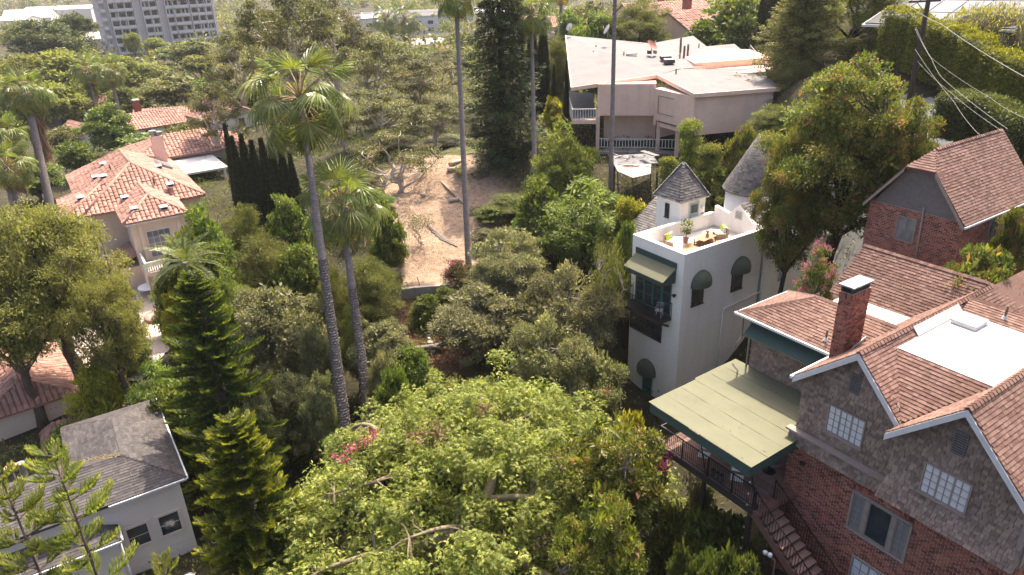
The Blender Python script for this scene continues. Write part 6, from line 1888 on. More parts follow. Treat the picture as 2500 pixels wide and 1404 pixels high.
def palm(label, base, top, r0, r1, size=1.0, nf=44, skirt=1.6, skirt_r=.6, boots=0.0, seed=0, group=None, old=6, fronds=True, curve=0.0):
    rg = np.random.default_rng(seed)
    base, top = np.array(base, float), np.array(top, float)
    t = thing('fan_palm', label, 'palm tree', base, 0.0, group)
    top = top - base
    mb = MB()
    n = 14
    pts = [top * i / n + np.array([curve * math.sin(math.pi * i / n), 0, 0]) for i in range(n + 1)]
    mb.tube(pts, [r0 * 1.25 if i == 0 else r0 + (r1 - r0) * i / n for i in range(n + 1)], 'bark_palm', 12)
    if boots:      # the rough leaf bases that still clothe the lower trunk
        fo = []
        H = np.linalg.norm(top)
        m_ = int(H * boots / .16)
        for j in range(m_):
            f = j * .16 / H
            c = top * f + np.array([curve * math.sin(math.pi * f), 0, 0])
            rr = r0 + (r1 - r0) * f
            for k in range(9):
                a = 2 * math.pi * (k + .5 * (j % 2) + rg.normal(0, .12)) / 9
                e = np.array([math.cos(a), math.sin(a), 0]); u = np.array([-math.sin(a), math.cos(a), 0])
                w_ = rr * .42
                q = c + e * rr * .96
                o_ = .02 + rg.random() * .035
                mb.add([q - u * w_, q + u * w_, q + u * w_ * .6 + e * o_ + [0, 0, .17], q - u * w_ * .6 + e * o_ + [0, 0, .17], q + [0, 0, .21]], [(0, 1, 2, 3), (3, 2, 4)], 'bark_palm')
    mb.build('trunk', t)
    if skirt > 0:
        m_ = int(260 * max(.5, skirt / 1.6))
        f = rg.random(m_)
        a = rg.uniform(0, 6.3, m_)
        e = np.stack([np.cos(a), np.sin(a), np.zeros(m_)], 1)
        rr = r1 + (skirt_r - r1) * np.sqrt(1 - f * .7) * rg.uniform(.5, 1, m_)
        P = top + e * rr[:, None] * .55 + np.array([0, 0, -1.]) * (f * skirt)[:, None]
        fo = Foliage()
        fo.add(P, e * .28 + np.array([0, 0, -1.]) + rg.normal(size=(m_, 3)) * .14, e + rg.normal(size=(m_, 3)) * .3, rg.uniform(.7, 1.3, m_) * min(1.2, skirt * .5 + .4), rg.uniform(.08, .22, m_), rg.random(m_), 0)
        link('dead_skirt', fo.mesh('dead_skirt', ['leaf_palm_dead']), t)
    if fronds:
        for i in range(nf):
            f = (i + .5) / nf
            el = math.radians(80 - 135 * f ** .9 + rg.normal(0, 9))
            az = i * 2.39996 + rg.normal(0, .15)
            kind = 'young' if f < .22 else 'full'
            if i >= nf - old: kind = 'old' if rg.random() < .6 else 'dead'
            me = FROND[kind][int(rg.integers(len(FROND[kind])))]
            o = bpy.data.objects.new('frond', me)
            COL.objects.link(o)
            o.parent = t
            d_ = Vector((math.cos(az) * math.cos(el), math.sin(az) * math.cos(el), math.sin(el)))
            y = d_.normalized()
            zz = Vector((0, 0, 1)) if abs(el) < 1.35 else Vector((-math.cos(az), -math.sin(az), .1))
            x = y.cross(zz).normalized()
            z = x.cross(y)
            M = Matrix((x, y, z)).transposed().to_4x4()
            s_ = size * rg.uniform(.88, 1.1)
            o.matrix_basis = Matrix.Translation(Vector(top) + Vector((0, 0, -.25 * size * f))) @ M @ Matrix.Rotation(rg.normal(0, .25), 4, 'Y') @ Matrix.Diagonal((s_, s_, s_, 1))
    return t

# ------------------------------------------------------------------ the plants in the picture
# the big silk floss tree in the foreground: broad low dome, pale smooth limbs showing in its gaps
rg = np.random.default_rng(77)
hx, hy = -2.1, 28.3
hz = gz(hx, hy)
HR_, HT = 11.3, 10.3 - hz
B = clump_points(rg, 230, lambda t: np.sqrt(np.clip(1 - (1.05 * t) ** 2, .03, 1)), 3.0, HT - 1.0, HR_ - .8, .14, .2)
d_top = (HT - .9) - (HT - 3.4) * ((B[:, 0] ** 2 + B[:, 1] ** 2) / HR_ ** 2)
up_ = rg.random(len(B)) < .82
B[up_, 2] = d_top[up_] + rg.normal(0, .55, up_.sum())
o_ = unitv(rg.normal(size=(len(B) * 8, 3))); o_[:, 2] = np.abs(o_[:, 2]) - .1
C = np.repeat(B, 8, 0) + o_ * (np.repeat(rg.uniform(.7, 1.3, len(B)), 8) * .85)[:, None]
for gx_, gy_, gr in ((-1.3, -4.2, 1.0), (3.4, -6.0, 1.3), (1.0, 1.6, .6), (-4.5, -2.0, .7), (4.2, 2.2, .6), (-2.2, 3.5, .7)):      # openings in the crown
    C = C[(C[:, 0] - gx_) ** 2 + (C[:, 1] - gy_) ** 2 > gr ** 2]
fo = Foliage()
fill_clumps(fo, rg, C, 28, .46, .128, .36, droop=.25, up=.9, flat=.75, star=4)
core = clump_points(rg, 420, lambda t: np.sqrt(np.clip(1 - (1.05 * t) ** 2, .03, 1)), 2.8, HT - 2.2, HR_ * .92, .12, .1)
fill_clumps(fo, rg, core, 40, .75, .30, .5, up=.9, flat=.8)
fo2 = C[rg.random(len(C)) < .22] + np.array([0, 0, .25])
fill_clumps(fo, rg, fo2, 14, .35, .18, .3, droop=0, up=1.0, star=4, midx=1)
ht = thing('silk_floss_tree', 'huge spreading pale green tree filling the lower middle of the photo', 'tree', (hx, hy, hz))
link('crown', fo.mesh('crown', ['leaf_silk', 'leaf_elm']), ht)
mb = MB()
mb.tube([(0, 0, -.3), (.1, -.3, 2.0), (-.3, -1.5, 4.0)], [.62, .5, .42], 'bark_tan', 12)
def limb(pts, r0, r1):
    P = [np.array(p, float) for p in pts]
    out_ = []
    for i in range(len(P) - 1):
        p0, p1, p2, p3 = P[max(i - 1, 0)], P[i], P[i + 1], P[min(i + 2, len(P) - 1)]
        for k in range(4):
            t = k / 4
            out_.append(.5 * ((2 * p1) + (-p0 + p2) * t + (2 * p0 - 5 * p1 + 4 * p2 - p3) * t * t + (-p0 + 3 * p1 - 3 * p2 + p3) * t ** 3))
    out_.append(P[-1])
    mb.tube(out_, [r0 + (r1 - r0) * i / (len(out_) - 1) for i in range(len(out_))], 'bark_tan', 9)
    return out_
nodes = []
nodes += limb([(-.3, -1.5, 4.0), (-1.9, -3.9, 6.0), (-.2, -3.9, 6.9), (.9, -1.7, 7.6), (.8, 1.2, 8.3), (.3, 4, 8.6)], .40, .10)
nodes += limb([(-.2, -3.9, 6.8), (-1.3, -4.4, 7.3), (-2.6, -5.0, 7.4)], .16, .05)
nodes += limb([(-1.9, -3.9, 6.0), (-4.2, -4.8, 6.4), (-6.4, -5.2, 6.0)], .26, .06)
nodes += limb([(.4, -2.6, 7.2), (2.6, -3.0, 7.6), (4.8, -3.4, 6.9), (6.6, -3.6, 6.2)], .18, .05)
nodes += limb([(.8, 1.0, 8.2), (3.2, 2.6, 8.3), (5.6, 4.2, 7.4)], .14, .04)
nodes += limb([(-.1, -1.0, 3.4), (-3.2, 1.0, 6.4), (-5.6, 3.2, 7.4), (-7.2, 4.2, 6.4)], .3, .05)
nodes += limb([(.0, -.5, 2.8), (1.4, 4.0, 6.0), (.4, 7.2, 7.2)], .26, .05)
nodes += limb([(-.2, -1.2, 3.6), (3.4, -5.6, 5.4), (5.2, -7.6, 5.4)], .26, .05)
nodes += limb([(-3.2, 1.0, 6.4), (-4.5, -1.5, 7.6), (-6.5, -1.8, 7.2)], .14, .04)
nodes = np.array(nodes)
for i in range(len(C)):
    s_ = nodes[int(np.argmin(np.linalg.norm(nodes - C[i], axis=1)))]
    if rg.random() < .5 and np.linalg.norm(s_ - C[i]) < 1.5:
        mb.tube([s_, (s_ + C[i]) / 2 + rg.normal(0, .12, 3), C[i]], [.05, .03, .012], 'bark_tan', 4, False)
mb.build('trunk', ht)
# bougainvillea growing through it
def bits(name, label, cat, pts_px, mat, n, spread, L, cat_leaf=None, seed=0):
    rg = np.random.default_rng(seed)
    ps = [U(*q) for q in pts_px]
    o_ = np.mean(ps, 0)
    P = np.concatenate([p + rg.normal(size=(n, 3)) * np.array([spread, spread, spread * .6]) for p in ps]) - o_
    f_ = Foliage()
    f_.add(P, rg.normal(size=P.shape) + np.array([0, 0, .3]), rg.normal(size=P.shape) + np.array([0, 0, .8]), np.full(len(P), L), np.full(len(P), L * .6), rg.random(len(P)), 0)
    t = thing(name, label, cat, o_)
    link('blossom', f_.mesh('blossom', [mat]), t)
    st_ = MB()
    for p in ps:
        q = p - o_
        st_.tube([q, q * .6 + np.array([.1, .2, -1.0]), np.array([0, .3, -2.2])],   .008, 'bark_brown', 4, False)
    st_.build('stem', t)
    return t
bits('bougainvillea', 'magenta bougainvillea sprays inside the left of the big pale green tree', 'flowering vine', [(910, 1058, 30.5), (890, 1075, 30.5), (872, 1087, 30.5), (850, 1093, 30.5), (825, 1115, 30.3), (840, 1122, 30.3), (905, 1072, 30.5)], 'petal_magenta', 26, .16, .12, seed=1)
bits('dry_bract', 'rust brown dead bracts in the middle of the big pale green tree', 'dead foliage', [(1070, 1045, 31.5), (1078, 1062, 31.3), (1030, 1060, 31.3), (1010, 1062, 31.2), (1180, 1000, 32.5)], 'leaf_brown', 60, .25, .13, seed=2)
bits('bougainvillea', 'magenta blossoms hanging below the patio deck edge', 'flowering vine', [(1632, 1108, 31), (1625, 1125, 30.8), (1622, 1140, 30.6)], 'petal_magenta', 30, .16, .12, seed=3)

# foreground
plant('rubber', 'rubber_tree', 'glossy leaved tree with pinkish leaf tips right of the big pale green tree', 1500, 1010, 30, 330, base=3.0)
plant('rubber', 'rubber_tree', 'lower glossy leaved tree at the bottom edge beside the brick steps', 1460, 1190, 27, 270, base=2.0)
plant('yellow_bush', 'yellow_shrub', 'bright yellow-green shrub below the tower garden door', 1540, 975, 36, 150, 'shrub')
plant('araucaria_old', 'araucaria_tree', 'tall dark araucaria left of the oak', 470, 668, 37, 400, base=.8)
plant('araucaria_mid', 'araucaria_tree', 'bushy bright green araucaria in front of the tall dark one', 560, 1020, 31.5, 410, base=.3)
plant('araucaria_young', 'araucaria_tree', 'young open araucaria over the grey roof', 132, 1118, 22.5, 340, base=.6)
plant('araucaria_young', 'araucaria_tree', 'young open araucaria cut by the left photo edge', 2, 1165, 22.0, 340, base=.6)
plant('araucaria_young', 'araucaria_tree', 'low araucaria top at the bottom edge below the grey house', 395, 1375, 24, 180, base=.4)
plant('elm', 'elm_tree', 'big airy olive green tree on the left edge', 48, 486, 44, 410, base=3.0)
plant('elm', 'elm_tree', 'thinner olive green tree leaning over the paved court', 222, 660, 43, 230, base=2.6)
plant('elm', 'elm_tree', 'olive green tree cut by the left photo edge above the tiled pavilion', -40, 640, 43, 300, base=2.6)
plant('yellow_bush', 'yellow_shrub', 'bright yellow-green bush under the leaning tree by the court', 215, 860, 45, 150, 'shrub')
plant('jacaranda', 'feathery_tree', 'light feathery tree between the court and the tall araucaria', 365, 870, 44, 170, base=2.0)
plant('broadleaf', 'broadleaf_tree', 'green tree at the back corner of the grey house roof', 400, 930, 42, 150, base=1.0)
plant('jacaranda', 'feathery_tree', 'thin feathery tree shading the court edge', 275, 730, 50, 120, base=2.0)
plant('yellow_bush', 'yellow_shrub', 'yellow-green shrub by the end of the villa terrace', 430, 700, 52, 120, 'shrub')
plant('green_bush', 'shrub', 'dark shrubs at the foot of the thick forked trunk', 150, 1040, 42, 130, 'shrub')
plant('oak', 'oak_tree', 'grey-green oak between the tall araucaria and the near palm trunk', 650, 690, 47, 300, base=2.2)
plant('oak', 'oak_tree', 'smaller brownish oak below the first oak', 690, 900, 42, 190, base=1.8)
plant('oak', 'oak_tree', 'grey-green oak right of the second palm trunk', 930, 780, 47, 190, base=3.0)
plant('green_bush', 'shrub', 'low green shrubs behind the big pale tree by the mulch', 1000, 850, 46, 160, 'shrub')
plant('grey_bush', 'shrub', 'grey-green shrub by the second palm trunk base', 930, 860, 43, 130, 'shrub')
plant('green_bush', 'shrub', 'bright green shrub in front of the concrete garden wall', 1040, 720, 53, 90, 'shrub')
plant('green_bush', 'shrub', 'dark green bush below the magenta bougainvillea by the wall', 1085, 700, 54, 80, 'shrub')
plant('bougainvillea', 'bougainvillea', 'magenta bougainvillea beside the skinny palm base at the dirt slope', 1112, 628, 56, 80, 'flowering shrub')
plant('bougainvillea_green', 'bougainvillea', 'leafy bougainvillea with scattered pink blossoms left of the tower', 1475, 838, 44, 130, 'flowering shrub', base=2.0)
plant('olive', 'olive_tree', 'rounded grey olive tree right of the skinny palm', 1235, 548, 52, 240, base=6.5)
plant('olive', 'olive_tree', 'broad grey olive tree in the middle of the photo', 1180, 690, 49, 280, base=4.6)
plant('olive', 'olive_tree', 'grey olive tree nearest the side deck', 1380, 635, 47, 280, base=4.2)
plant('olive', 'olive_tree', 'low dense olive tree below the side deck', 1330, 760, 44, 260, base=3.0)
plant('dry_bush', 'bare_shrub', 'tangle of bare twigs left of the tower balcony', 1490, 560, 46, 130, 'shrub', base=7.0)
plant('jacaranda', 'jacaranda_tree', 'bright green feathery tree in front of the pink house', 1375, 275, 58, 200, base=8.0)
plant('jacaranda', 'jacaranda_tree', 'rounded green tree left of the tower turret', 1420, 420, 54, 270, base=7.0)
plant('broadleaf', 'broadleaf_tree', 'leafy green tree right of the tall dark conifer', 1320, 430, 56, 150, base=7.5)
plant('yellow_bush', 'shrub', 'pale green shrubs against the turret wall', 1550, 470, 54, 130, 'shrub', base=8.5)
plant('green_bush', 'shrub', 'small bush under the leaning dry twigs by the tower', 1535, 540, 49, 80, 'shrub', base=7.5)
plant('juniper', 'juniper_tree', 'pointed bright juniper in front of the pink wing', 1692, 258, 58, 75, base=10.5)
plant('juniper', 'juniper_tree', 'shorter juniper right of the pointed one', 1740, 325, 57, 85, base=10.5)
plant('juniper', 'juniper_tree', 'small juniper beside the tarp shelter', 1632, 360, 57, 60, base=10.5)
plant('broadleaf', 'broadleaf_tree', 'green tree behind the turret roofs', 1745, 385, 57, 130, base=9.0)
plant('light_bush', 'shrub', 'yellowish shrub below the pink wing', 1815, 300, 56, 100, 'shrub', base=12.0)
plant('redtip', 'red_tipped_tree', 'big tree with reddish new leaves left of the garage', 2110, 104, 40, 430, base=10.8)
plant('redtip', 'red_tipped_tree', 'lower side tree with reddish leaves beside the cone roof', 1965, 270, 41, 200, base=9.0)
plant('redtip', 'red_tipped_tree', 'red tinged tree beside the garage roof', 2235, 215, 39, 210, base=12.5)
plant('pink_vine', 'flowering_vine', 'pink flowering shrub at the foot of the red tipped tree', 2010, 600, 36.5, 110, 'flowering shrub', base=10.6)
plant('light_bush', 'shrub', 'rounded light green shrub between the garage and the brick house roof', 2410, 598, 31, 230, 'shrub', base=13.0)
plant('light_bush', 'shrub', 'yellowish shrub at the right edge beside the garage', 2500, 500, 34, 110, 'shrub', base=14)
plant('pine_olive', 'pine_shrub', 'dark olive shrub behind the garage roof at the right edge', 2480, 318, 44, 150, 'shrub', base=17)
plant('shade_toned_bush', 'shrub', 'dark shrub in the shade under the patio stairs', 1800, 1290, 26, 200, 'shrub', base=4.0)
plant('shade_toned_bush', 'shrub', 'dark green shrub at the bottom edge under the patio deck', 1745, 1330, 27, 190, 'shrub', base=4.4)
plant('shade_toned_bush', 'shrub', 'dark shrub in the shade just below the deck railing', 1690, 1215, 30, 200, 'shrub', base=3.6)
plant('shade_toned_bush', 'shrub', 'dark shrub between the deck posts', 1770, 1225, 30.5, 180, 'shrub', base=4.2)
plant('shade_toned_bush', 'shrub', 'dark low shrub beside the brick garden steps', 1680, 1300, 27.5, 120, 'shrub', base=4.0)
plant('grey_bush', 'shrub', 'dim shrub behind the patio posts', 1700, 1180, 33, 170, 'shrub', base=2.5)
# dirt slope and the trees round it
plant('tall_conifer', 'conifer_tree', 'tall dark conifer rising past the top edge in the centre', 1214, -75, 66, 330, base=8.6)
plant('eucalypt_open', 'eucalyptus_tree', 'open eucalyptus with pale bare limbs on the dirt slope', 965, 300, 68, 250, base=9.0)
plant('sapling', 'sapling_tree', 'thin sapling alone on the dirt slope', 1018, 505, 61, 85)
plant('broadleaf', 'broadleaf_tree', 'dark green tree right of the second palm crown', 935, 485, 57, 95, base=6.0)
plant('pine_olive', 'olive_pine_tree', 'soft olive pine below the second palm crown', 900, 620, 52, 170, base=4.5)
plant('pine_olive', 'olive_pine_tree', 'soft olive pine left of the near palm trunk', 640, 560, 56, 190, base=3.6)
plant('pine_olive', 'olive_pine_tree', 'soft olive pine beside the cypress row foot', 580, 490, 62, 130, base=4.0)
plant('pine_olive', 'olive_pine_tree', 'soft olive pine between the two near palm trunks', 800, 640, 50, 110, base=4.0)
plant('broadleaf', 'broadleaf_tree', 'dark leafy tree right of the villa terrace', 480, 500, 58, 150, base=3.0)
plant('broadleaf', 'broadleaf_tree', 'leafy green tree hiding the end of the villa roof', 430, 560, 56, 140, base=2.8)
plant('broadleaf', 'broadleaf_tree', 'glossy green tree right of the leafy villa trees', 690, 470, 62, 120, base=4.5)
plant('broadleaf', 'broadleaf_tree', 'dark tree in the shade behind the near palm trunk', 720, 590, 55, 150, base=3.6)
plant('green_bush', 'shrub', 'green shrubs at the villa terrace foot', 400, 665, 57, 110, 'shrub')
for i, (x, w_, y) in enumerate(((548, 26, 305), (565, 30, 335), (588, 34, 330), (612, 34, 345), (636, 34, 340), (660, 34, 355), (684, 34, 362), (706, 28, 375))):
    plant('cypress_slim', 'cypress_tree', ('leftmost', 'second from left', 'third from left', 'fourth from left', 'fourth from right', 'third from right', 'second from right', 'rightmost')[i] + ' dark cypress in the row behind the near palm', x, y, 71, w_ * 1.25, base=4.2, group='cypress row right of the villa')
for x, y, d_, w_, lab in ((1268, 45, 84, 26, 'slim dark cypress touching the tall conifer'), (1298, 30, 80, 40, 'dark cypress just behind the palm trunk by the conifer'), (1325, 20, 80, 36, 'stout dark cypress right of the palm trunk'), (1352, 160, 76, 20, 'short thin cypress left of the pink house'), (1383, 150, 74, 16, 'thin cypress against the pink house balcony'),
                          (1872, -60, 92, 36, 'tall dark cypress left in the group behind the pink house'), (1896, -80, 92, 40, 'tall dark cypress in the middle of the group behind the pink house'), (1918, -80, 90, 36, 'tall dark cypress right in the group behind the pink house')):
    plant('cypress', 'cypress_tree', lab, x, y, d_, w_, base=12.5)
plant('deodar', 'deodar_tree', 'great pine with pale sunlit boughs left of the utility pole', 1985, -110, 66, 330, base=14)
plant('pine_big', 'pine_tree', 'dark dense pine beside the utility pole', 2120, -120, 68, 260, base=17)
plant('light_bush', 'shrub', 'pale shrub beside the chain fence of the pink house', 1900, 175, 72, 110, 'shrub', base=13.5)
plant('pine_olive', 'pine_shrub', 'soft green bush under the great pine', 1945, 130, 66, 130, base=13.5)
plant('pine_big', 'pine_tree', 'leafy pine directly behind the pink roof', 1570, -10, 98, 190, base=14)
plant('broadleaf', 'broadleaf_tree', 'dark round tree behind the roof corner dish', 1465, 25, 100, 130, base=13)
plant('broadleaf', 'broadleaf_tree', 'olive tree behind the pink roof left corner', 1410, 60, 96, 100, base=12)
plant('broadleaf', 'broadleaf_tree', 'big leafy tree between the pink roof and the cypress group', 1800, -20, 96, 220, base=13)
plant('pine_olive', 'olive_pine_tree', 'bushy tree under the cypresses left of the pink house', 1362, 80, 90, 100, base=11)
plant('yellow_bush', 'shrub', 'yellowish shrubs below the balcony of the pink house', 1350, 230, 76, 70, 'shrub')
# eucalyptus belt
for x, y, d_, w_, tp, lab in ((660, -70, 100, 300, 'a', 'eucalyptus with pale forked limbs above the near palm'), (790, -30, 112, 240, 'b', 'eucalyptus right of the near palm top'), (890, 70, 96, 260, 'a', 'wide eucalyptus between the palm and the far white block'),
                              (1010, 130, 92, 220, 'b', 'eucalyptus left of the skinny palm trunk'), (920, 210, 82, 240, 'b', 'eucalyptus with curving pale trunk behind the second palm'), (1060, 230, 80, 200, 'a', 'eucalyptus close to the tall dark conifer'),
                              (560, 60, 120, 200, 'b', 'eucalyptus left of the near palm top'), (500, 190, 98, 170, 'b', 'thin eucalyptus with bare trunk before the villa annex'), (1095, 115, 125, 150, 'a', 'bronze tinted eucalyptus right of the skinny palm'), (830, 260, 84, 170, 'a', 'eucalyptus behind the drooping palm fronds')):
    plant('eucalypt_' + tp, 'eucalyptus_tree', lab, x, y, d_, w_)
# valley trees
for x, y, d_, w_, tp, lab in ((95, 40, 205, 220, 'dark_pine', 'broad dark pine in the upper left corner region'), (165, 25, 225, 120, 'dark_pine', 'dark pine touching the warehouse roof'), (55, 118, 150, 170, 'elm_far', 'yellow-green tree below the broad dark pine'), (150, 108, 150, 190, 'elm_far', 'large yellow-green tree with dark trunk in the upper left'),
                              (222, 132, 160, 120, 'elm_far', 'yellow-green tree behind the left far palm'), (280, 130, 165, 110, 'elm_far', 'yellow-green tree before the apartment tower corner'), (345, 148, 170, 140, 'elm_far', 'yellow-green tree above the white villa chimney'), (15, 175, 140, 150, 'elm_far', 'yellow-green tree on the left edge above the shaggy palm'),
                              (125, 190, 134, 150, 'elm_far', 'yellow-green tree right of the shaggy palm crown'), (405, 170, 150, 150, 'mixed_far', 'dull olive tree below the apartment tower'), (425, 108, 225, 110, 'broad_far', 'grey-green round tree at the apartment tower foot'), (460, 85, 205, 110, 'mixed_far', 'bronze tree right of the apartment tower'),
                              (318, 75, 245, 50, 'elm_far', 'slender pale tree against the apartment windows'), (375, 88, 245, 60, 'elm_far', 'second slender tree against the apartment windows'), (245, 252, 110, 130, 'broadleaf', 'dark round tree above the villa roof'), (370, 320, 108, 170, 'broad_far', 'green shrubs between white villa and annex'),
                              (440, 290, 104, 120, 'mixed_far', 'dull green tree left of the thin eucalyptus'), (150, 300, 118, 100, 'mixed_far', 'bushy tree left of the white walled villa'), (170, 340, 100, 100, 'broad_far', 'green bush left of the villa roof'), (70, 380, 92, 140, 'broad_far', 'green trees behind the shaggy palm trunk'),
                              (985, 100, 170, 70, 'mixed_far', 'dark reddish tree below the far twin palms'), (930, 95, 190, 130, 'elm_far', 'yellow-green tree in front of the lower white block'), (1030, 125, 160, 90, 'broad_far', 'dark green tree left of the grey roofed cottage'), (1125, 70, 210, 90, 'mixed_far', 'grey green tree right of the blue awning'),
                              (1140, 130, 140, 90, 'elm_far', 'olive tree behind the skinny palm trunk'), (1390, 20, 140, 90, 'broad_far', 'green tree right of the red tiled cottage'), (1440, -10, 160, 110, 'mixed_far', 'dull tree at the top edge above the dishes'), (480, 130, 180, 90, 'elm_far', 'pale olive tree right of the apartment tower foot'),
                              (520, 180, 150, 110, 'broad_far', 'green tree behind the left eucalyptus'), (0, 270, 112, 110, 'broad_far', 'green tree on the left edge behind the shaggy palms'), (620, 200, 130, 130, 'mixed_far', 'dull tree behind the near palm fronds'), (330, 215, 160, 100, 'elm_far', 'yellow-green tree left of the white cottage'), (290, 205, 150, 90, 'broad_far', 'green tree between the far palms and the white cottage')):
    plant(tp, 'valley_tree', lab, x, y, d_, w_, group='trees of the valley')
for x, y, d_, w_, tp, lab in ((925, 400, 70, 130, 'eucalypt_open', 'open eucalyptus on the upper left edge of the dirt slope'), (905, 470, 66, 120, 'jacaranda', 'light feathery tree left of the dirt slope'), (1095, 330, 84, 150, 'eucalypt_b', 'airy eucalyptus behind the slope wall'), (960, 340, 84, 170, 'eucalypt_a', 'broad eucalyptus at the head of the dirt slope'),
                              (1245, 470, 64, 130, 'pine_olive', 'olive shrub at the foot of the tall dark conifer'), (1195, 500, 63, 90, 'broadleaf', 'dark green tree at the conifer trunk'), (1290, 500, 58, 110, 'broadleaf', 'dark green tree between conifer and round green tree'), (545, 640, 52, 130, 'jacaranda', 'light green tree left of the first oak'),
                              (760, 780, 45, 110, 'oak', 'small oak just left of the near palm trunk'), (850, 740, 47, 90, 'pine_olive', 'olive shrub between the two palm trunks'), (600, 940, 40, 150, 'oak', 'oak in the gap right of the tall araucaria'), (770, 900, 41, 120, 'oak', 'low oak at the foot of the near palm'),
                              (500, 590, 55, 110, 'broadleaf', 'green tree above the tall araucaria top'), (960, 900, 41, 130, 'green_bush', 'green shrub behind the crown of the big pale tree'), (1100, 930, 40, 120, 'grey_bush', 'grey shrub by the lower end of the mulch path')):
    plant(tp, 'slope_shrub' if 'shrub' in lab else 'slope_tree', lab, x, y, d_, w_, 'shrub' if 'shrub' in lab else 'tree')
for x, y, d_, w_, tp, lab in ((1885, 250, 62, 130, 'pine_olive', 'olive shrub on the slope right of the pink wing'), (1930, 330, 56, 110, 'green_bush', 'green shrub on the bank behind the cone turret'), (1870, 350, 56, 110, 'light_bush', 'yellowish shrub behind the cone turret'), (1975, 250, 60, 140, 'broadleaf', 'leafy tree behind the red tipped tree'),
                              (905, 560, 61, 70, 'dry_bush', 'dry shrub on the left edge of the dirt slope'), (1165, 505, 66, 80, 'dry_bush', 'dry shrub under the tall dark conifer'), (900, 420, 73, 110, 'pine_olive', 'olive shrub at the upper left edge of the dirt slope'), (1130, 372, 78, 100, 'mixed_far', 'dull shrub at the top of the dirt slope'), (1180, 560, 61, 90, 'grey_bush', 'grey shrub right of the skinny palm on the slope'),
                              (960, 655, 57, 70, 'grey_bush', 'grey shrub at the left end of the concrete wall'), (1010, 372, 78, 120, 'eucalypt_open', 'thin eucalyptus at the top of the dirt slope')):
    plant(tp, 'slope_shrub' if 'shrub' in lab else 'slope_tree', lab, x, y, d_, w_, 'shrub' if 'shrub' in lab else 'tree')
# palms
def base_at(px_, py_, d_):
    p = U(px_, py_, d_)
    return (p[0], p[1], gz(p[0], p[1]))
tp_ = U(733, 235, 43); bt = U(828, 930, 41.5)
k_ = (bt - tp_) / (tp_[2] - bt[2])
b2 = bt + k_ * (bt[2] - .8)
palm('tall fan palm nearest the camera with ragged crown and rough grey trunk', b2, tp_, .36, .17, 1.55, 40, 2.4, .75, .62, 3)
tp_ = U(833, 500, 46); bt = U(886, 900, 44)
k_ = (bt - tp_) / (tp_[2] - bt[2])
palm('shorter fan palm with glossy crown behind the nearest palm', bt + k_ * (bt[2] - 1.5), tp_, .33, .2, 1.38, 40, 1.5, .6, .7, 4, old=6)
palm('skinny palm trunk left of the tall dark conifer', base_at(1146, 690, 57), U(1113, -12, 57.5), .26, .16, .95, 40, 1.0, .4, 0, 5)
palm('skinny palm rising between the dark cypresses', base_at(1307, 470, 66), U(1297, 30, 68), .24, .17, 1.1, 42, 1.3, .5, 0, 6)
palm('skinny palm trunk crossing the pink house', base_at(1491, 470, 60), U(1503, -70, 60), .23, .15, .95, 36, .8, .4, 0, 7)
palm('shaggy palm with long dead skirt on the left', base_at(118, 500, 84), U(62, 225, 84), .5, .4, 1.35, 44, 7.5, 1.5, 0, 8)
palm('lower shaggy palm on the left edge', base_at(40, 560, 80), U(5, 335, 80), .45, .35, 1.3, 40, 5.5, 1.3, 0, 9)
palm('low palm crown at the left edge below the shaggy palms', base_at(30, 520, 66), U(18, 405, 66), .3, .25, 1.1, 36, 1.5, .5, 0, 10)
palm('left one of the two palms before the peach cottage', base_at(225, 250, 140), U(212, 172, 140), .35, .3, 1.5, 36, 2.5, .7, 0, 11)
palm('right one of the two palms before the peach cottage', base_at(285, 255, 138), U(268, 172, 138), .35, .3, 1.5, 36, 1.5, .6, 0, 12)
palm('left one of the twin palms before the white block', base_at(952, 80, 230), U(946, 42, 230), .6, .55, 2.6, 30, 7, 1.9, 0, 13)
palm('right one of the twin palms before the white block', base_at(990, 92, 225), U(988, 46, 225), .6, .55, 2.6, 30, 8, 1.9, 0, 14)
palm('thin far palm trunk above the red tiled cottage', base_at(1368, 60, 170), U(1370, -20, 170), .4, .35, 1.6, 24, 2, .7, 0, 15)
# feathery date palm by the villa terrace
fd = U(452, 640, 53)
dt = thing('date_palm', 'feather-leaved date palm at the villa terrace', 'palm tree', (fd[0], fd[1], gz(fd[0], fd[1])))
hgt = fd[2] - gz(fd[0], fd[1])
MB().tube([(0, 0, 0), (0, 0, hgt)], [.3, .25], 'bark_palm', 9).build('trunk', dt)
fmesh = []
for s in range(2):
    f_ = Foliage(); r2 = np.random.default_rng(s)
    tt = np.repeat(np.linspace(.1, 1, 46), 2); sg = np.tile([-1., 1.], 46)
    P = np.stack([np.zeros(92), tt * 2.8, .9 * tt - 1.5 * tt ** 2.2], 1)
    f_.add(P, np.stack([sg * 1.0, np.full(92, .55), np.full(92, .05)], 1) + r2.normal(0, .08, (92, 3)), np.tile([0, 0, 1.], (92, 1)), .55 * np.sin(np.clip(tt * 3, .5, 2.6)), np.full(92, .055), r2.random(92), 0, 0)
    fmesh.append(f_.mesh('frond', ['leaf_palm']))
for i in range(30):
    o = link('frond', fmesh[i % 2], dt)
    o.location = (0, 0, hgt - .1)
    o.rotation_euler = (math.radians(60 - 85 * i / 30), 0, i * 2.4)

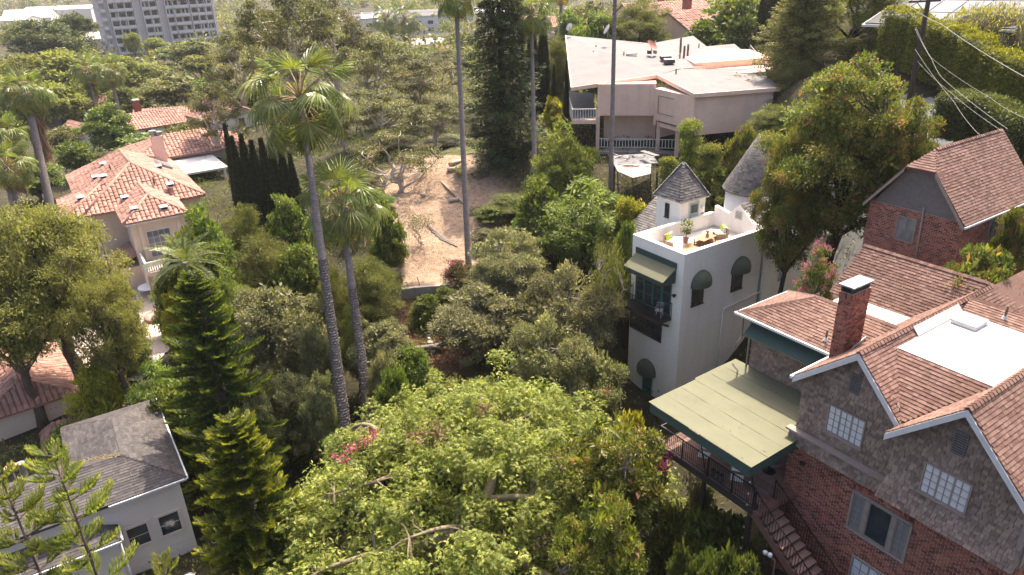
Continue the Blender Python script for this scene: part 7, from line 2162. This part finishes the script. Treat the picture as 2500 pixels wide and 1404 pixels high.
# hedges, ivy bank and hillside grass on the right
def hedge(name, label, path, height, width, mat, n, L, cat='hedge', kind=None):
    rg = np.random.default_rng(len(label))
    P = np.array(path, float)
    seg = np.linalg.norm(np.diff(P[:, :2], axis=0), axis=1)
    cum = np.concatenate([[0], np.cumsum(seg)])
    s_ = rg.uniform(0, cum[-1], n)
    base = np.stack([np.interp(s_, cum, P[:, i]) for i in range(3)], 1)
    d_ = np.stack([np.interp(s_ + .1, cum, P[:, i]) - np.interp(s_ - .1, cum, P[:, i]) for i in range(2)], 1)
    d_ /= np.linalg.norm(d_, axis=1)[:, None] + 1e-9
    nrm = np.stack([d_[:, 1], -d_[:, 0], np.zeros(n)], 1)
    wv = 1 + .12 * np.sin(s_ * 1.3) + .1 * np.sin(s_ * 2.9 + 1)
    hv = height * (1 + .05 * np.sin(s_ * .8) + .04 * np.sin(s_ * 2.3))
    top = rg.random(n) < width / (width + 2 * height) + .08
    sgn = np.where(rg.random(n) < .72, 1, -1)
    u = np.where(top, rg.uniform(-1, 1, n), sgn * (1 + .1 * rg.normal(size=n)))
    z = np.where(top, hv + rg.normal(0, .08, n), rg.random(n) * hv)
    Q = base + nrm * (u * width / 2 * wv)[:, None] + np.array([0, 0, 1.]) * z[:, None]
    out_ = np.where(top[:, None], np.array([0, 0, 1.]), nrm * sgn[:, None])
    o_ = P.mean(0)
    fo = Foliage()
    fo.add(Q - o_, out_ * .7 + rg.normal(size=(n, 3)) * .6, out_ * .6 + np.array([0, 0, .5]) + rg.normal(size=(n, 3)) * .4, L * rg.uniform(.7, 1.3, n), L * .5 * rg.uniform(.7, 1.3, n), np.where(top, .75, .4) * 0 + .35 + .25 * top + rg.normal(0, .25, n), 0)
    t = thing(name, label, cat, o_)
    link('foliage', fo.mesh('foliage', [mat]), t)
    core = MB()
    for i in range(len(P) - 1):
        a, b_ = P[i] - o_, P[i + 1] - o_
        q = np.array([b_[1] - a[1], -(b_[0] - a[0]), 0]); q = q / np.linalg.norm(q) * width * .38
        core.slab([tuple(a + q), tuple(b_ + q), tuple(b_ - q), tuple(a - q)], (0, 0, height * .9), mat)
    core.build('stem_mass', t)
    return t
hb = [U(2160, 150, 64), U(2235, 175, 60), U(2330, 222, 56), U(2420, 275, 52), U(2520, 325, 48.5)]
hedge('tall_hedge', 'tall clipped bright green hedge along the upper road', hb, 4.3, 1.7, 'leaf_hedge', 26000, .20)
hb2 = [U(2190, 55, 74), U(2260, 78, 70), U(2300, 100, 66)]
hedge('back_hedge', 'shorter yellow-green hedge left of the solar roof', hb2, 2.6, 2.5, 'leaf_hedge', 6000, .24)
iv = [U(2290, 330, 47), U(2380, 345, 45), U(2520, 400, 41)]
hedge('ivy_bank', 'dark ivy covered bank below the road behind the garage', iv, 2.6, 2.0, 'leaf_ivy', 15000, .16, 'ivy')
rd = [UZ(2040, 330, 16.4), UZ(2130, 300, 17.3), UZ(2260, 215, 18.7), UZ(2520, 318, 18.0), UZ(2520, 345, 17.6), UZ(2280, 270, 18.2), UZ(2120, 420, 16.0), UZ(2040, 420, 15.8)]
ground_patch('road', [U(2000, 330, 58), U(2230, 215, 58), U(2520, 330, 47), U(2520, 352, 46), U(2330, 300, 48), U(2150, 470, 46), U(2010, 480, 46)], 'asphalt', .08, 'grey asphalt road seen through the red tipped tree', cat='road', step=.9)
def carpet(name, label, region, n, L, mats, Wr=.3, up=1.0, hgt=.3, seed=0, mask=None, clumpy=0.0, cat='undergrowth'):
    rg = np.random.default_rng(seed)
    xs = np.array([p[0] for p in region]); ys = np.array([p[1] for p in region])
    x, y = rg.uniform(xs.min(), xs.max(), n * 3), rg.uniform(ys.min(), ys.max(), n * 3)
    k = in_poly(x, y, [(p[0], p[1]) for p in region])
    if mask is not None:
        k &= mask(x, y)
    if clumpy:
        v = np.sin(x * .9 + 2 * np.sin(y * .37)) * np.cos(y * .8 + 1.6 * np.sin(x * .29))
        k &= rg.random(len(x)) < np.clip(.35 + clumpy * v, .02, 1)
    x, y = x[k][:n], y[k][:n]
    m_ = len(x)
    v = np.abs(np.sin(x * 1.7 + np.sin(y * 1.1)) * np.cos(y * 1.5 + np.sin(x * .9)))
    z = ground_z(x, y) + rg.random(m_) * hgt * (.3 + v)
    fo = Foliage()
    P = np.stack([x, y, z], 1)
    fo.add(P, rg.normal(size=(m_, 3)) * .7 + np.array([0, 0, up]), rg.normal(size=(m_, 3)) + np.array([0, 0, .6]), L * rg.uniform(.6, 1.4, m_), L * Wr * rg.uniform(.7, 1.3, m_), rg.random(m_), 0)
    fo.M = [rg.integers(0, len(mats), m_)] if len(mats) > 1 else fo.M
    o = link(name, fo.mesh(name, mats))
    tag(o, label, cat, kind='stuff')
bld = [(BO, 9.5, 7), (GO, 5, 6), (TO, 7, 9), (HO, 8, 8), (VO, 14, 12)]
def clear(x, y):
    r = ~in_poly(x, y, DIRT) & ~in_poly(x, y, [(p[0], p[1]) for p in court])
    # not inside the houses
    for (ox, oy, _), x0, x1, y0, y1 in ((BO, 0, 8.6, 0, 12), (TO, -9, .2, 0, 16), (HO, -9, 0, -14, 0), (VO, -24, 0, -4.5, 8)):
        c_, s_ = math.cos(-HEAD), math.sin(-HEAD)
        u, v = (x - ox) * c_ - (y - oy) * s_, (x - ox) * s_ + (y - oy) * c_
        r &= ~((u > x0) & (u < x1) & (v > y0) & (v < y1))
    return r
carpet('hillside_grass', 'yellowish grasses and wild plants on the slope above the tall hedge', [U(2290, 110, 60), U(2540, 240, 52), (62, 58), (75, 95), (36, 95), U(2260, -20, 74)], 42000, .42, ['leaf_grass', 'leaf_elm', 'leaf_yellowgreen'], .16, 1.1, .6, 1, cat='grass')
carpet('undergrowth', 'dark low undergrowth on the ground beneath the trees', [(-45, 16), (24, 16), (24, 50), (14, 66), (20, 95), (-60, 110), (-60, 40)], 90000, .24, ['leaf_mixed', 'leaf_ivy', 'leaf_broad'], .45, .7, .9, 2, clear, .5)
carpet('valley_undergrowth', 'mixed low greenery on the far valley floor', [(-60, 100), (60, 85), (80, 190), (-130, 230)], 42000, .7, ['leaf_mixed', 'leaf_elm', 'leaf_broad'], .45, .7, 2.2, 3, None, .5)
carpet('dry_litter', 'dry leaf litter and weeds scattered over the bare dirt slope', DIRT, 11000, .11, ['leaf_dry', 'leaf_dry', 'leaf_mixed', 'leaf_brown'], .4, .3, .06, 4, None, .45, cat='leaf litter')
carpet('bark_mulch', 'red-brown bark mulch chips on the garden path', MULCH, 4000, .14, ['leaf_brown', 'leaf_dry'], .5, .2, .05, 5, None, .0, cat='mulch')
# far wood beyond the valley houses: reads as one mass
rg = np.random.default_rng(9)
fo = Foliage()
C, S_ = [], []
FB = [(o_.location.x, o_.location.y) for o_ in bpy.data.objects if o_.get('category') in ('apartment block', 'house') and o_.location.y > 150]
while len(C) < 1150:
    y = 165 + 850 * rg.random() ** 1.6
    x = rg.uniform(-.95 * y - 10, .55 * y + 10)
    if any(abs(x - bx_) < 26 and -28 < y - by_ < 22 for bx_, by_ in FB) and rg.random() < .93: continue
    C.append((x, y, gz(x, y))); S_.append(rg.uniform(3.0, 6.5))
C, S_ = np.array(C), np.array(S_)
per = 95
ci = np.repeat(np.arange(len(C)), per)
o_ = unitv(rg.normal(size=(len(ci), 3))); o_[:, 2] = np.abs(o_[:, 2])
rad = rg.random(len(ci)) ** .35
lump = 1 + .3 * np.sin(o_[:, 0] * 5 + ci) * np.sin(o_[:, 1] * 5 + ci * 2.1)
P = C[ci] + o_ * (S_[ci] * rad * lump)[:, None] * np.array([1, 1, 1.35]) + np.array([0, 0, .5])
fo.add(P, o_ * .6 + rg.normal(size=P.shape) * .7, o_ * .6 + np.array([0, 0, .5]) + rg.normal(size=P.shape) * .5, rg.uniform(.7, 1.5, len(P)) * (.6 + P[:, 1] / 500), rg.uniform(.4, .9, len(P)) * (.6 + P[:, 1] / 500), rg.random(len(C))[ci] * .7 + rg.random(len(P)) * .3, 0)
fo.M = [rg.integers(0, 4, len(C))[ci]]
wd_ = link('far_wood', fo.mesh('far_wood', ['leaf_mixed', 'leaf_elm', 'leaf_broad', 'leaf_olive']))
tag(wd_, 'hazy mass of trees between the far buildings at the top', 'woods', kind='stuff')

# ------------------------------------------------------------------ small things
def tower(p):      # tower-house coordinates -> world
    c_, s_ = math.cos(HEAD), math.sin(HEAD)
    return (TO[0] + p[0] * c_ - p[1] * s_, TO[1] + p[0] * s_ + p[1] * c_, p[2])
def patio(p):
    c_, s_ = math.cos(HEAD), math.sin(HEAD)
    return (BO[0] + p[0] * c_ - p[1] * s_, BO[1] + p[0] * s_ + p[1] * c_, p[2])
TZ = ZD + .03
def soft(x0, x1, y0, y1, z0, z1, mat, name, parent, M=None, bev=.05):
    return MB().box(x0, x1, y0, y1, z0, z1, mat, M).build(name, parent, bev)
def wicker_seat(label, loc, rot, width=.85, pillows=('cushion_lime', 'cushion_print'), cat='armchair', name='wicker_armchair'):
    t = thing(name, label, cat, tower(loc), HEAD + rot)
    soft(-width / 2, width / 2, -.42, .42, 0, .30, 'wicker', 'base', t, bev=.02)
    soft(-width / 2, width / 2, .30, .44, .30, .74, 'wicker', 'backrest', t, bev=.02)
    soft(-width / 2 + .02, width / 2 - .02, -.41, .29, .30, .42, 'cushion_cream', 'seat_cushion', t)
    for i, pl in enumerate(pillows):
        x = -width / 2 + (i + .5) * width / len(pillows)
        M = Matrix.Translation((x, .18, .60)) @ Matrix.Rotation(-.35, 4, 'X') @ Matrix.Rotation(.25 * (-1) ** i, 4, 'Y')
        soft(-.21, .21, -.06, .06, -.2, .2, pl, 'pillow', t, M)
    return t
wicker_seat('wicker armchair with lime pillow at the terrace front corner', (-3.5, 2.5, TZ), math.pi / 2 + .2)
wicker_seat('wicker armchair with lime pillow near the terrace back wall', (-2.5, 6.1, TZ), -.5)
wicker_seat('wicker sofa with lime and blue print pillows along the terrace parapet', (-.85, 4.6, TZ), -math.pi / 2, 2.1, ('cushion_print', 'cushion_lime', 'cushion_lime', 'cushion_print'), 'sofa', 'wicker_sofa')
t = thing('coffee_table', 'low wooden coffee table in the middle of the roof terrace', 'table', tower((-2.4, 4.5, TZ)), HEAD + .15)
soft(-.4, .4, -.75, .75, .38, .42, 'teak', 'table_top', t, bev=.01)
for x in (-.36, .36):
    for y in (-.7, .7):
        MB().box(x - .025, x + .025, y - .025, y + .025, 0, .38, 'dark_wood').build('leg', t)
soft(-.36, .36, -.7, .7, .12, .15, 'teak', 'shelf', t, bev=.005)
t = thing('side_table', 'square wicker side table beside the terrace sofa', 'table', tower((-1.0, 3.1, TZ)), HEAD)
soft(-.35, .35, -.35, .35, 0, .42, 'wicker', 'base', t, bev=.02)
soft(-.28, .28, -.28, .28, .42, .44, 'dark_wood', 'top', t, bev=.005)
def leafy(name, n, L, r, h, mat, seed):
    rg = np.random.default_rng(seed)
    o_ = unitv(rg.normal(size=(n, 3)))
    P = o_ * (rg.random(n) ** .4 * r)[:, None] * np.array([1, 1, h / r]) + np.array([0, 0, h])
    f_ = Foliage()
    f_.add(P, o_ + rg.normal(size=P.shape) * .4, np.array([0, 0, 1.]) + o_ * .4 + 0 * P, np.full(n, L), np.full(n, L * .45), rg.random(n), 0)
    return f_.mesh(name, [mat])
t = thing('potted_ficus', 'leafy potted tree in the corner of the roof terrace', 'potted plant', tower((-3.3, 3.6, TZ)))
MB().lathe([(.16, 0), (.2, .3), (.22, .32), (.18, .33)], 'terracotta_pot', 14).build('pot', t)
MB().tube([(0, 0, .3), (.03, .02, 1.0)], .025, 'bark_brown', 6).build('stem', t)
o = link('foliage', leafy('foliage', 260, .2, .42, .45, 'leaf_broad', 1), t); o.location = (0, 0, .65)
t = thing('potted_aloe', 'spiky potted plant on the terrace coffee table', 'potted plant', tower((-2.4, 4.7, TZ + .42)))
MB().lathe([(.09, 0), (.12, .16), (.1, .17)], 'terracotta_pot', 12).build('pot', t)
f_ = Foliage(); a_ = np.linspace(0, 6.28, 15)[:-1]
f_.add(np.zeros((14, 3)) + [0, 0, .15], np.stack([np.cos(a_) * .6, np.sin(a_) * .6, np.full(14, .8)], 1), np.stack([-np.cos(a_), -np.sin(a_), np.full(14, .6)], 1), np.full(14, .34), np.full(14, .07), np.full(14, .2), 0)
link('leaves', f_.mesh('leaves', ['leaf_broad']), t)
t = thing('deck_chair', 'folded pale sun chair leaning beside the terrace parapet corner', 'chair', tower((-2.2, 1.7, TZ)), HEAD + .8)
MB().slab([(-.3, -.5, .25), (.3, -.5, .25), (.3, .5, .95), (-.3, .5, .95)], (0, 0, .04), 'white_plastic').build('sling', t)
for x in (-.3, .3):
    MB().tube([(x, -.6, .0), (x, .5, .95)], .02, 'metal_grey', 6).tube([(x, .4, 0), (x, -.3, .55)], .02, 'metal_grey', 6).build('frame', t)
# balcony chair
t = thing('balcony_chair', 'white metal chair on the tower balcony', 'chair', tower((-1.35, -.55, 8.66)), HEAD + .5)
MB().box(-.22, .22, -.22, .22, .42, .45, 'white_plastic').build('seat', t)
bk = MB().tube([(-.22, .22, .43), (-.22, .27, .86), (.22, .27, .86), (.22, .22, .43)], .016, 'white_plastic', 6)
for x in (-.12, 0, .12):
    bk.tube([(x, .225, .45), (x, .27, .86)], .01, 'white_plastic', 5)
bk.build('backrest', t)
for x in (-.2, .2):
    for y in (-.2, .2):
        MB().tube([(x, y, 0), (x, y, .43)], .015, 'white_plastic', 5).build('leg', t)
    MB().tube([(x, -.2, .43), (x, -.2, .64), (x, .24, .66)], .014, 'white_plastic', 5).build('armrest', t)
# folding director chairs and lanterns under the canopy
for x, y, r_, lab in ((-2.9, -1.7, .5, 'folding director chair with checked back nearer the canopy middle'), (-1.05, -1.75, .6, 'folding director chair with checked back nearer the stairs')):
    t = thing('director_chair', lab, 'chair', patio((x, y, 9.47)), HEAD + r_)
    for yy in (-.22, .22):
        MB().bar((-.27, yy, 0), (.27, yy, .45), .03, .03, 'teak').bar((.27, yy, 0), (-.27, yy, .45), .03, .03, 'teak').build('leg_cross', t)
    MB().box(-.26, .26, -.22, .22, .45, .48, 'white_plastic').build('seat', t)
    for xx in (-.28, .28):
        MB().bar((xx, .22, .45), (xx, .25, .9), .03, .03, 'teak').bar((xx, .25, .64), (xx, -.25, .64), .03, .03, 'teak').build('arm_frame', t)
    window(t, 'checked_back', -.26, .26, .62, .9, .24, 3, 2, 'metal_grey', 'white_plastic', fw=.01, mw=.02, depth=.02)
for i, x in enumerate((-2.1, -1.88, -1.66)):
    t = thing('lantern', ('left', 'middle', 'right')[i] + ' one of three glass lanterns standing at the deck edge', 'lantern', patio((x, -2.0, 9.47)), HEAD, 'lanterns on the patio deck')
    MB().box(-.07, .07, -.07, .07, 0, .03, 'black_iron').box(-.075, .075, -.075, .075, .32, .35, 'black_iron').lathe([(.07, .35), (.02, .42)], 'black_iron', 4).build('frame', t)
    MB().box(-.055, .055, -.055, .055, .03, .32, 'pale_glass').build('glass', t)
    MB().lathe([(.03, .03), (.03, .2)], 'cushion_cream', 8).build('candle', t)
t = thing('patio_table', 'round glass patio table under the canopy corner', 'table', patio((-.9, .2, 9.47)), 0)
MB().lathe([(.6, .7), (.6, .72)], 'pale_glass', 22).build('table_top', t)
MB().tube([(0, 0, 0), (0, 0, .7)], .05, 'black_iron', 8).lathe([(.3, 0), (.05, .06)], 'black_iron', 10).build('pedestal', t)
# string of little lamps from the canopy corner
t = thing('string_lights', 'thin vertical string of small bulbs hanging at the canopy corner', 'string lights', patio((.4, -2.9, 11.6)))
MB().tube([(0, 0, 0), (-.05, -.1, -3), (-.12, -.25, -8)], .008, 'black_iron', 4).build('cable', t)
b0 = None
for i in range(14):
    if b0 is None: b0 = o = MB().lathe([(.005, -.05), (.028, -.03), (.022, .02), (.01, .04)], 'white_plastic', 7).build('bulb', t)
    else: o = b0.copy(); COL.objects.link(o)
    o.location = (-.1 * (i / 14), -.2 * (i / 14), -.35 - i * .55)
t = thing('floodlight', 'small white twin floodlight on a post under the stairs', 'floodlight', patio((1.35, -2.5, 8.0)), HEAD)
MB().lathe([(.02, 0), (.09, .02), (.09, .12), (.06, .14)], 'white_plastic', 10, (-.1, 0)).build('lamp_head', t)
MB().lathe([(.02, .05), (.09, .07), (.09, .17), (.06, .19)], 'white_plastic', 10, (.12, 0)).build('lamp_head', t)
MB().tube([(0, 0, .05), (.3, .1, -.1), (.35, .1, -4)], .05, 'red_wood', 6).build('post', t)
# brick garden steps at the bottom right
t = thing('garden_steps', 'weathered red brick garden steps below the patio', 'steps', patio((-2.5, -5.5, 4.2)), HEAD)
for i in range(7):
    sb = MB().box(-.6, 2.2, -.3 - i * .42, .12 - i * .42, -.8, .1 - i * .17, 'mortar').build('step', t)
    pc = Pieces(sb, 'brick', 'brick', 'brick', 14)
    pc.lay([(-.6, -.3 - i * .42, .1 - i * .17), (2.2, -.3 - i * .42, .1 - i * .17), (2.2, .12 - i * .42, .1 - i * .17), (-.6, .12 - i * .42, .1 - i * .17)], (1, 0, 0), .21, .22, .02, gap=.05, seed=i, normal=(0, 0, 1))
    pc.build()
for sx, xx in ((0, -.85), (1, 2.2)):
    MB().slab([(xx, .3, .45), (xx, -3.2, -.9), (xx, -3.2, -2), (xx, .3, -1)], (.25, 0, 0), 'brick').build('side_wall', t)
# retaining walls, timber steps and logs on the dirt slope
def wall_line(name, label, pts, h, tck, mat, cat='wall', cap=None):
    P = [np.array(p, float) for p in pts]
    o_ = P[0]
    t = thing(name, label, cat, o_)
    m_ = MB()
    for p, q in zip(P[:-1], P[1:]):
        d_ = (q - p)[:2]; n = np.array([d_[1], -d_[0]]) / np.linalg.norm(d_) * tck
        a, b_ = p - o_, q - o_
        m_.add([(a[0], a[1], a[2] - 1), (b_[0], b_[1], b_[2] - 1), (b_[0], b_[1], b_[2] + h), (a[0], a[1], a[2] + h), (a[0] + n[0], a[1] + n[1], a[2] - 1), (b_[0] + n[0], b_[1] + n[1], b_[2] - 1), (b_[0] + n[0], b_[1] + n[1], b_[2] + h), (a[0] + n[0], a[1] + n[1], a[2] + h)],
               [(0, 1, 2, 3), (5, 4, 7, 6), (3, 2, 6, 7), (0, 3, 7, 4), (1, 5, 6, 2)], mat)
    m_.build('wall_body', t)
    return t
def gp(px_, py_, d_):
    p = U(px_, py_, d_); p[2] = gz(p[0], p[1]); return p
wall_line('garden_wall', 'low concrete retaining wall at the foot of the dirt slope', [gp(980, 712, 55.5), gp(1010, 705, 55.5), gp(1070, 692, 55.8), gp(1095, 690, 56)], .75, .3, 'concrete')
wall_line('slope_wall', 'long low stone wall climbing the dirt slope left of the conifer', [gp(1128, 474, 67.5), gp(1030, 394, 73.5)], .22, .3, 'earth_wall')
t = thing('timber_steps', 'row of dark timber steps set in the dirt slope', 'steps', gp(1065, 555, 63.5))
o_ = np.array(t.location)
for i in range(5):
    a, b_ = gp(1034 + i * 9, 518 + i * 10, 65.2 - i * .55) - o_, gp(1082 + i * 8, 560 + i * 5, 63.2 - i * .35) - o_
    MB().bar(a + [0, 0, .05], b_ + [0, 0, .05], .1, .14, 'bark_grey').build('sleeper', t)
for px_, py_, d_, L_, ang, lab in ((1105, 466, 68, .9, .4, 'short pale log at the end of the slope wall'), (1112, 415, 73, 1.6, .9, 'pale log lying by the agave on the upper slope'), (1108, 428, 72, 1.2, .2, 'second pale log just below the first'), (1033, 462, 69, .4, 1.2, 'small cut block alone on the dirt')):
    p = gp(px_, py_, d_)
    t = thing('log', lab, 'log', p, ang)
    MB().tube([(-L_ / 2, 0, .18), (0, .03, .2), (L_ / 2, 0, .18)], [.2, .19, .2], 'log_wood', 12).build('trunk_piece', t)
    MB().lathe([(.0, 0), (.12, .0), (.13, .02)], 'bark_pale', 10).build('knot', t)
p = gp(1125, 430, 71.5)
t = thing('agave', 'grey-green agave beside the pale logs', 'agave', p)
f_ = Foliage(); a_ = np.arange(26) * 2.4
f_.add(np.zeros((26, 3)), np.stack([np.cos(a_), np.sin(a_), .3 + np.arange(26) / 20], 1), np.stack([-np.cos(a_) * .4, -np.sin(a_) * .4, np.ones(26)], 1), np.full(26, 1.3), np.full(26, .2), np.linspace(.3, .9, 26), 0)
link('leaves', f_.mesh('leaves', ['leaf_oak']), t)
t = thing('garden_stake', 'thin dark iron stake above the concrete garden wall', 'stake', gp(1028, 695, 56))
MB().tube([(0, 0, 0), (-.25, 0, 1.2)], .03, 'black_iron', 6).build('rod', t)
# stacked stones along the mulch path
t = thing('stone_edging', 'short line of pale stones edging the mulch path', 'stones', gp(1052, 770, 52.5))
o_ = np.array(t.location); rg_ = random.Random(8)
for i in range(9):
    p = gp(1048 + 5 * math.sin(i), 745 + i * 9, 53.6 - i * .36) - o_
    s_ = rg_.uniform(.14, .26)
    MB().lathe([(s_ * .6, -.1), (s_, .03), (s_ * .8, .14), (s_ * .3, .18)], 'stone', 7, (p[0], p[1])).build('stone', t).location = (0, 0, p[2])
t = thing('fallen_trunk', 'dark fallen trunk lying across the mulch', 'log', gp(1035, 815, 50.5))
MB().tube([(-2.4, -.4, .1), (-.8, .2, .3), (.6, .3, .35), (1.5, .6, .5)], [.12, .2, .22, .15], 'bark_grey', 9).build('trunk_piece', t)
MB().tube([(.6, .3, .35), (1.0, -.4, .7), (1.3, -.7, .6)], [.1, .07, .03], 'bark_grey', 7).build('branch', t)
t = thing('garden_parasol', 'closed green garden parasol half hidden behind the near palm trunk', 'parasol', gp(800, 880, 42.5))
MB().lathe([(.62, 1.9), (.55, 2.1), (.3, 2.5), (.03, 2.75)], 'sage_canvas', 8).build('canopy', t)
MB().tube([(0, 0, 0), (0, 0, 2.7)], .03, 'metal_grey', 6).build('pole', t)
# planters on the side deck
for px_, py_, lab in ((1492, 762, 'round white planter lid on the side deck'), (1508, 772, 'second round planter on the side deck beside the tower')):
    pass
for i, (x, y, lab) in enumerate(((-7.4, 2.2, 'dark round planter at the side deck corner'), (-6.0, 2.0, 'dark round planter next to the tower on the side deck'))):
    t = thing('deck_planter', lab, 'planter', tower((x, y, 6.44)))
    MB().lathe([(.3, 0), (.42, .62), (.45, .65), (.38, .66)], 'dark_wood', 16).build('tub', t)
    MB().lathe([(.3, .64), (.3, .72)], 'white_plastic', 16).build('lid', t)
# chain fence behind the pink house
f0, f1 = U(1832, 110, 84), U(1900, 190, 72)
t = thing('chain_fence', 'grey chain-link fence with gate at the right end of the pink house', 'fence', f0)
o_ = f0.copy()
k_ = 9
for i in range(k_ + 1):
    p = f0 + (f1 - f0) * i / k_ - o_
    MB().tube([p - [0, 0, 3.2], p], .04, 'metal_grey', 6).build('post', t)
MB().tube([f0 - o_, f1 - o_], .035, 'metal_grey', 6).build('top_rail', t)
ms = MB()
for i in range(60):
    p = f0 + (f1 - f0) * i / 60 - o_
    ms.tube([p - [0, 0, 2.2], p + (f1 - f0) / 60 * 6], .008, 'metal_grey', 3, False).tube([p + (f1 - f0) / 60 * 6 - [0, 0, 2.2], p], .008, 'metal_grey', 3, False)
me_ = ms.build('mesh_wires', t); me_['kind'] = 'stuff'
# utility pole with cross arm and wires
pb = U(2233, 175, 55)
pt = U(2258, -40, 55)
t = thing('utility_pole', 'dark wooden utility pole above the tall hedge', 'utility pole', (pb[0], pb[1], gz(pb[0], pb[1])))
o_ = np.array(t.location)
ptop = np.array([pb[0], pb[1], pt[2] + 3.0]) - o_
MB().tube([(0, 0, 0), ptop], [.2, .15], 'pole_wood', 10).build('post', t)
c1 = np.array([0, 0, U(2250, -2, 55)[2] - o_[2]])
MB().bar(c1 + [-1.6, -.3, 0], c1 + [1.0, .2, 0], .12, .14, 'pole_wood').build('cross_arm', t)
MB().bar(c1 + [-1.0, -.2, .02], c1 + [0, 0, -.9], .05, .05, 'metal_grey').build('brace', t)
for x in (-1.4, -.7, .7):
    MB().lathe([(.03, 0), (.06, .04), (.03, .08), (.06, .12), (.02, .16)], 'white_plastic', 8, (x, -.25 * (x / -1.6))).build('insulator', t).location = (0, 0, c1[2] + .07)
def wire(label, pts_px, r=.02, sag=.4, mat='wire_white'):
    ps = [U(*q) for q in pts_px]
    o2 = ps[0]
    t = thing('overhead_wire', label, 'wire', o2)
    pts = []
    for a, b_ in zip(ps[:-1], ps[1:]):
        for k in range(8):
            f = k / 8
            pts.append(a + (b_ - a) * f - np.array([0, 0, sag * 4 * f * (1 - f)]) - o2)
    pts.append(ps[-1] - o2)
    MB().tube(pts, r, mat, 5).build('cable', t)
wire('thick pale overhead cable crossing the upper right corner', [(2205, 5, 55), (2300, 60, 47), (2520, 198, 32)], .015, .1)
wire('overhead wire crossing the middle of the tall hedge', [(2236, 65, 54), (2272, 140, 49), (2420, 240, 38), (2520, 295, 32)], .008, .1)
wire('lower overhead wire ending above the garage', [(2234, 70, 54), (2275, 145, 49), (2300, 190, 45), (2460, 315, 34)], .010, .08)
wire('twisted service wire dropping to the garage roof ridge', [(2234, 120, 54), (2330, 250, 42), (2392, 330, 36.5)], .009, .1)
wire('lowest overhead wire beside the ivy bank', [(2240, 150, 53), (2320, 225, 44), (2450, 322, 35)], .008, .08)
wire('thin dark wire behind the grey roof on the left', [(-20, 1155, 36), (60, 1130, 38), (160, 1085, 41)], .015, .05, 'black_iron')
# loose stones on the dirt slope
rg = np.random.default_rng(21)
xs_ = np.array([p_[0] for p_ in DIRT]); ys_ = np.array([p_[1] for p_ in DIRT])
x_, y_ = rg.uniform(xs_.min(), xs_.max(), 900), rg.uniform(ys_.min(), ys_.max(), 900)
k_ = in_poly(x_, y_, DIRT)
x_, y_ = x_[k_], y_[k_]
oct_ = np.array([(1, 0, 0), (0, 1, 0), (-1, 0, 0), (0, -1, 0), (0, 0, .7), (0, 0, -.4)])
tri_ = np.array([(0, 1, 4), (1, 2, 4), (2, 3, 4), (3, 0, 4), (1, 0, 5), (2, 1, 5), (3, 2, 5), (0, 3, 5)])
sz_ = .03 + .10 * rg.random(len(x_)) ** 3
Vs = np.stack([x_, y_, ground_z(x_, y_) + sz_ * .2], 1)[:, None] + oct_[None] * (sz_[:, None] * rg.uniform(.7, 1.3, (len(x_), 6)))[:, :, None]
Ts = (tri_[None] + (np.arange(len(x_)) * 6)[:, None, None]).reshape(-1, 3)
tag(link('loose_stones', raw_mesh('loose_stones', Vs.reshape(-1, 3), Ts, ['stone'], np.repeat(rg.random(len(x_)), 8))), 'small loose stones scattered over the bare dirt slope', 'stones', kind='stuff')
# small car-like bins and pots at the grey house
p = gp(450, 1385, 36)
t = thing('garden_pot', 'white topped planter by the bottom corner of the grey house', 'planter', p)
MB().lathe([(.25, 0), (.35, .5), (.38, .55)], 'bin_grey', 14).build('tub', t)
MB().lathe([(.3, .5), (.2, .62), (.05, .66)], 'white_plastic', 12).build('lid', t)

# ------------------------------------------------------------------ air
hz_ = MB().box(-3700, 3700, -600, 4800, -8, 75, 'mortar').build('haze')
hz_.data.materials.clear()
m_ = bpy.data.materials.new('haze_air'); m_.use_nodes = True
nt = m_.node_tree
for n in list(nt.nodes):
    if n.type == 'BSDF_PRINCIPLED': nt.nodes.remove(n)
pv = nt.nodes.new('ShaderNodeVolumePrincipled')
pv.inputs['Color'].default_value = (.93, .95, 1, 1)
pv.inputs['Density'].default_value = 0.00013
pv.inputs['Anisotropy'].default_value = 0.3
nt.links.new(pv.outputs[0], nt.nodes['Material Output'].inputs['Volume'])
hz_.data.materials.append(m_)
tag(hz_, 'thin pale summer haze in the air over the valley', 'haze', kind='stuff')
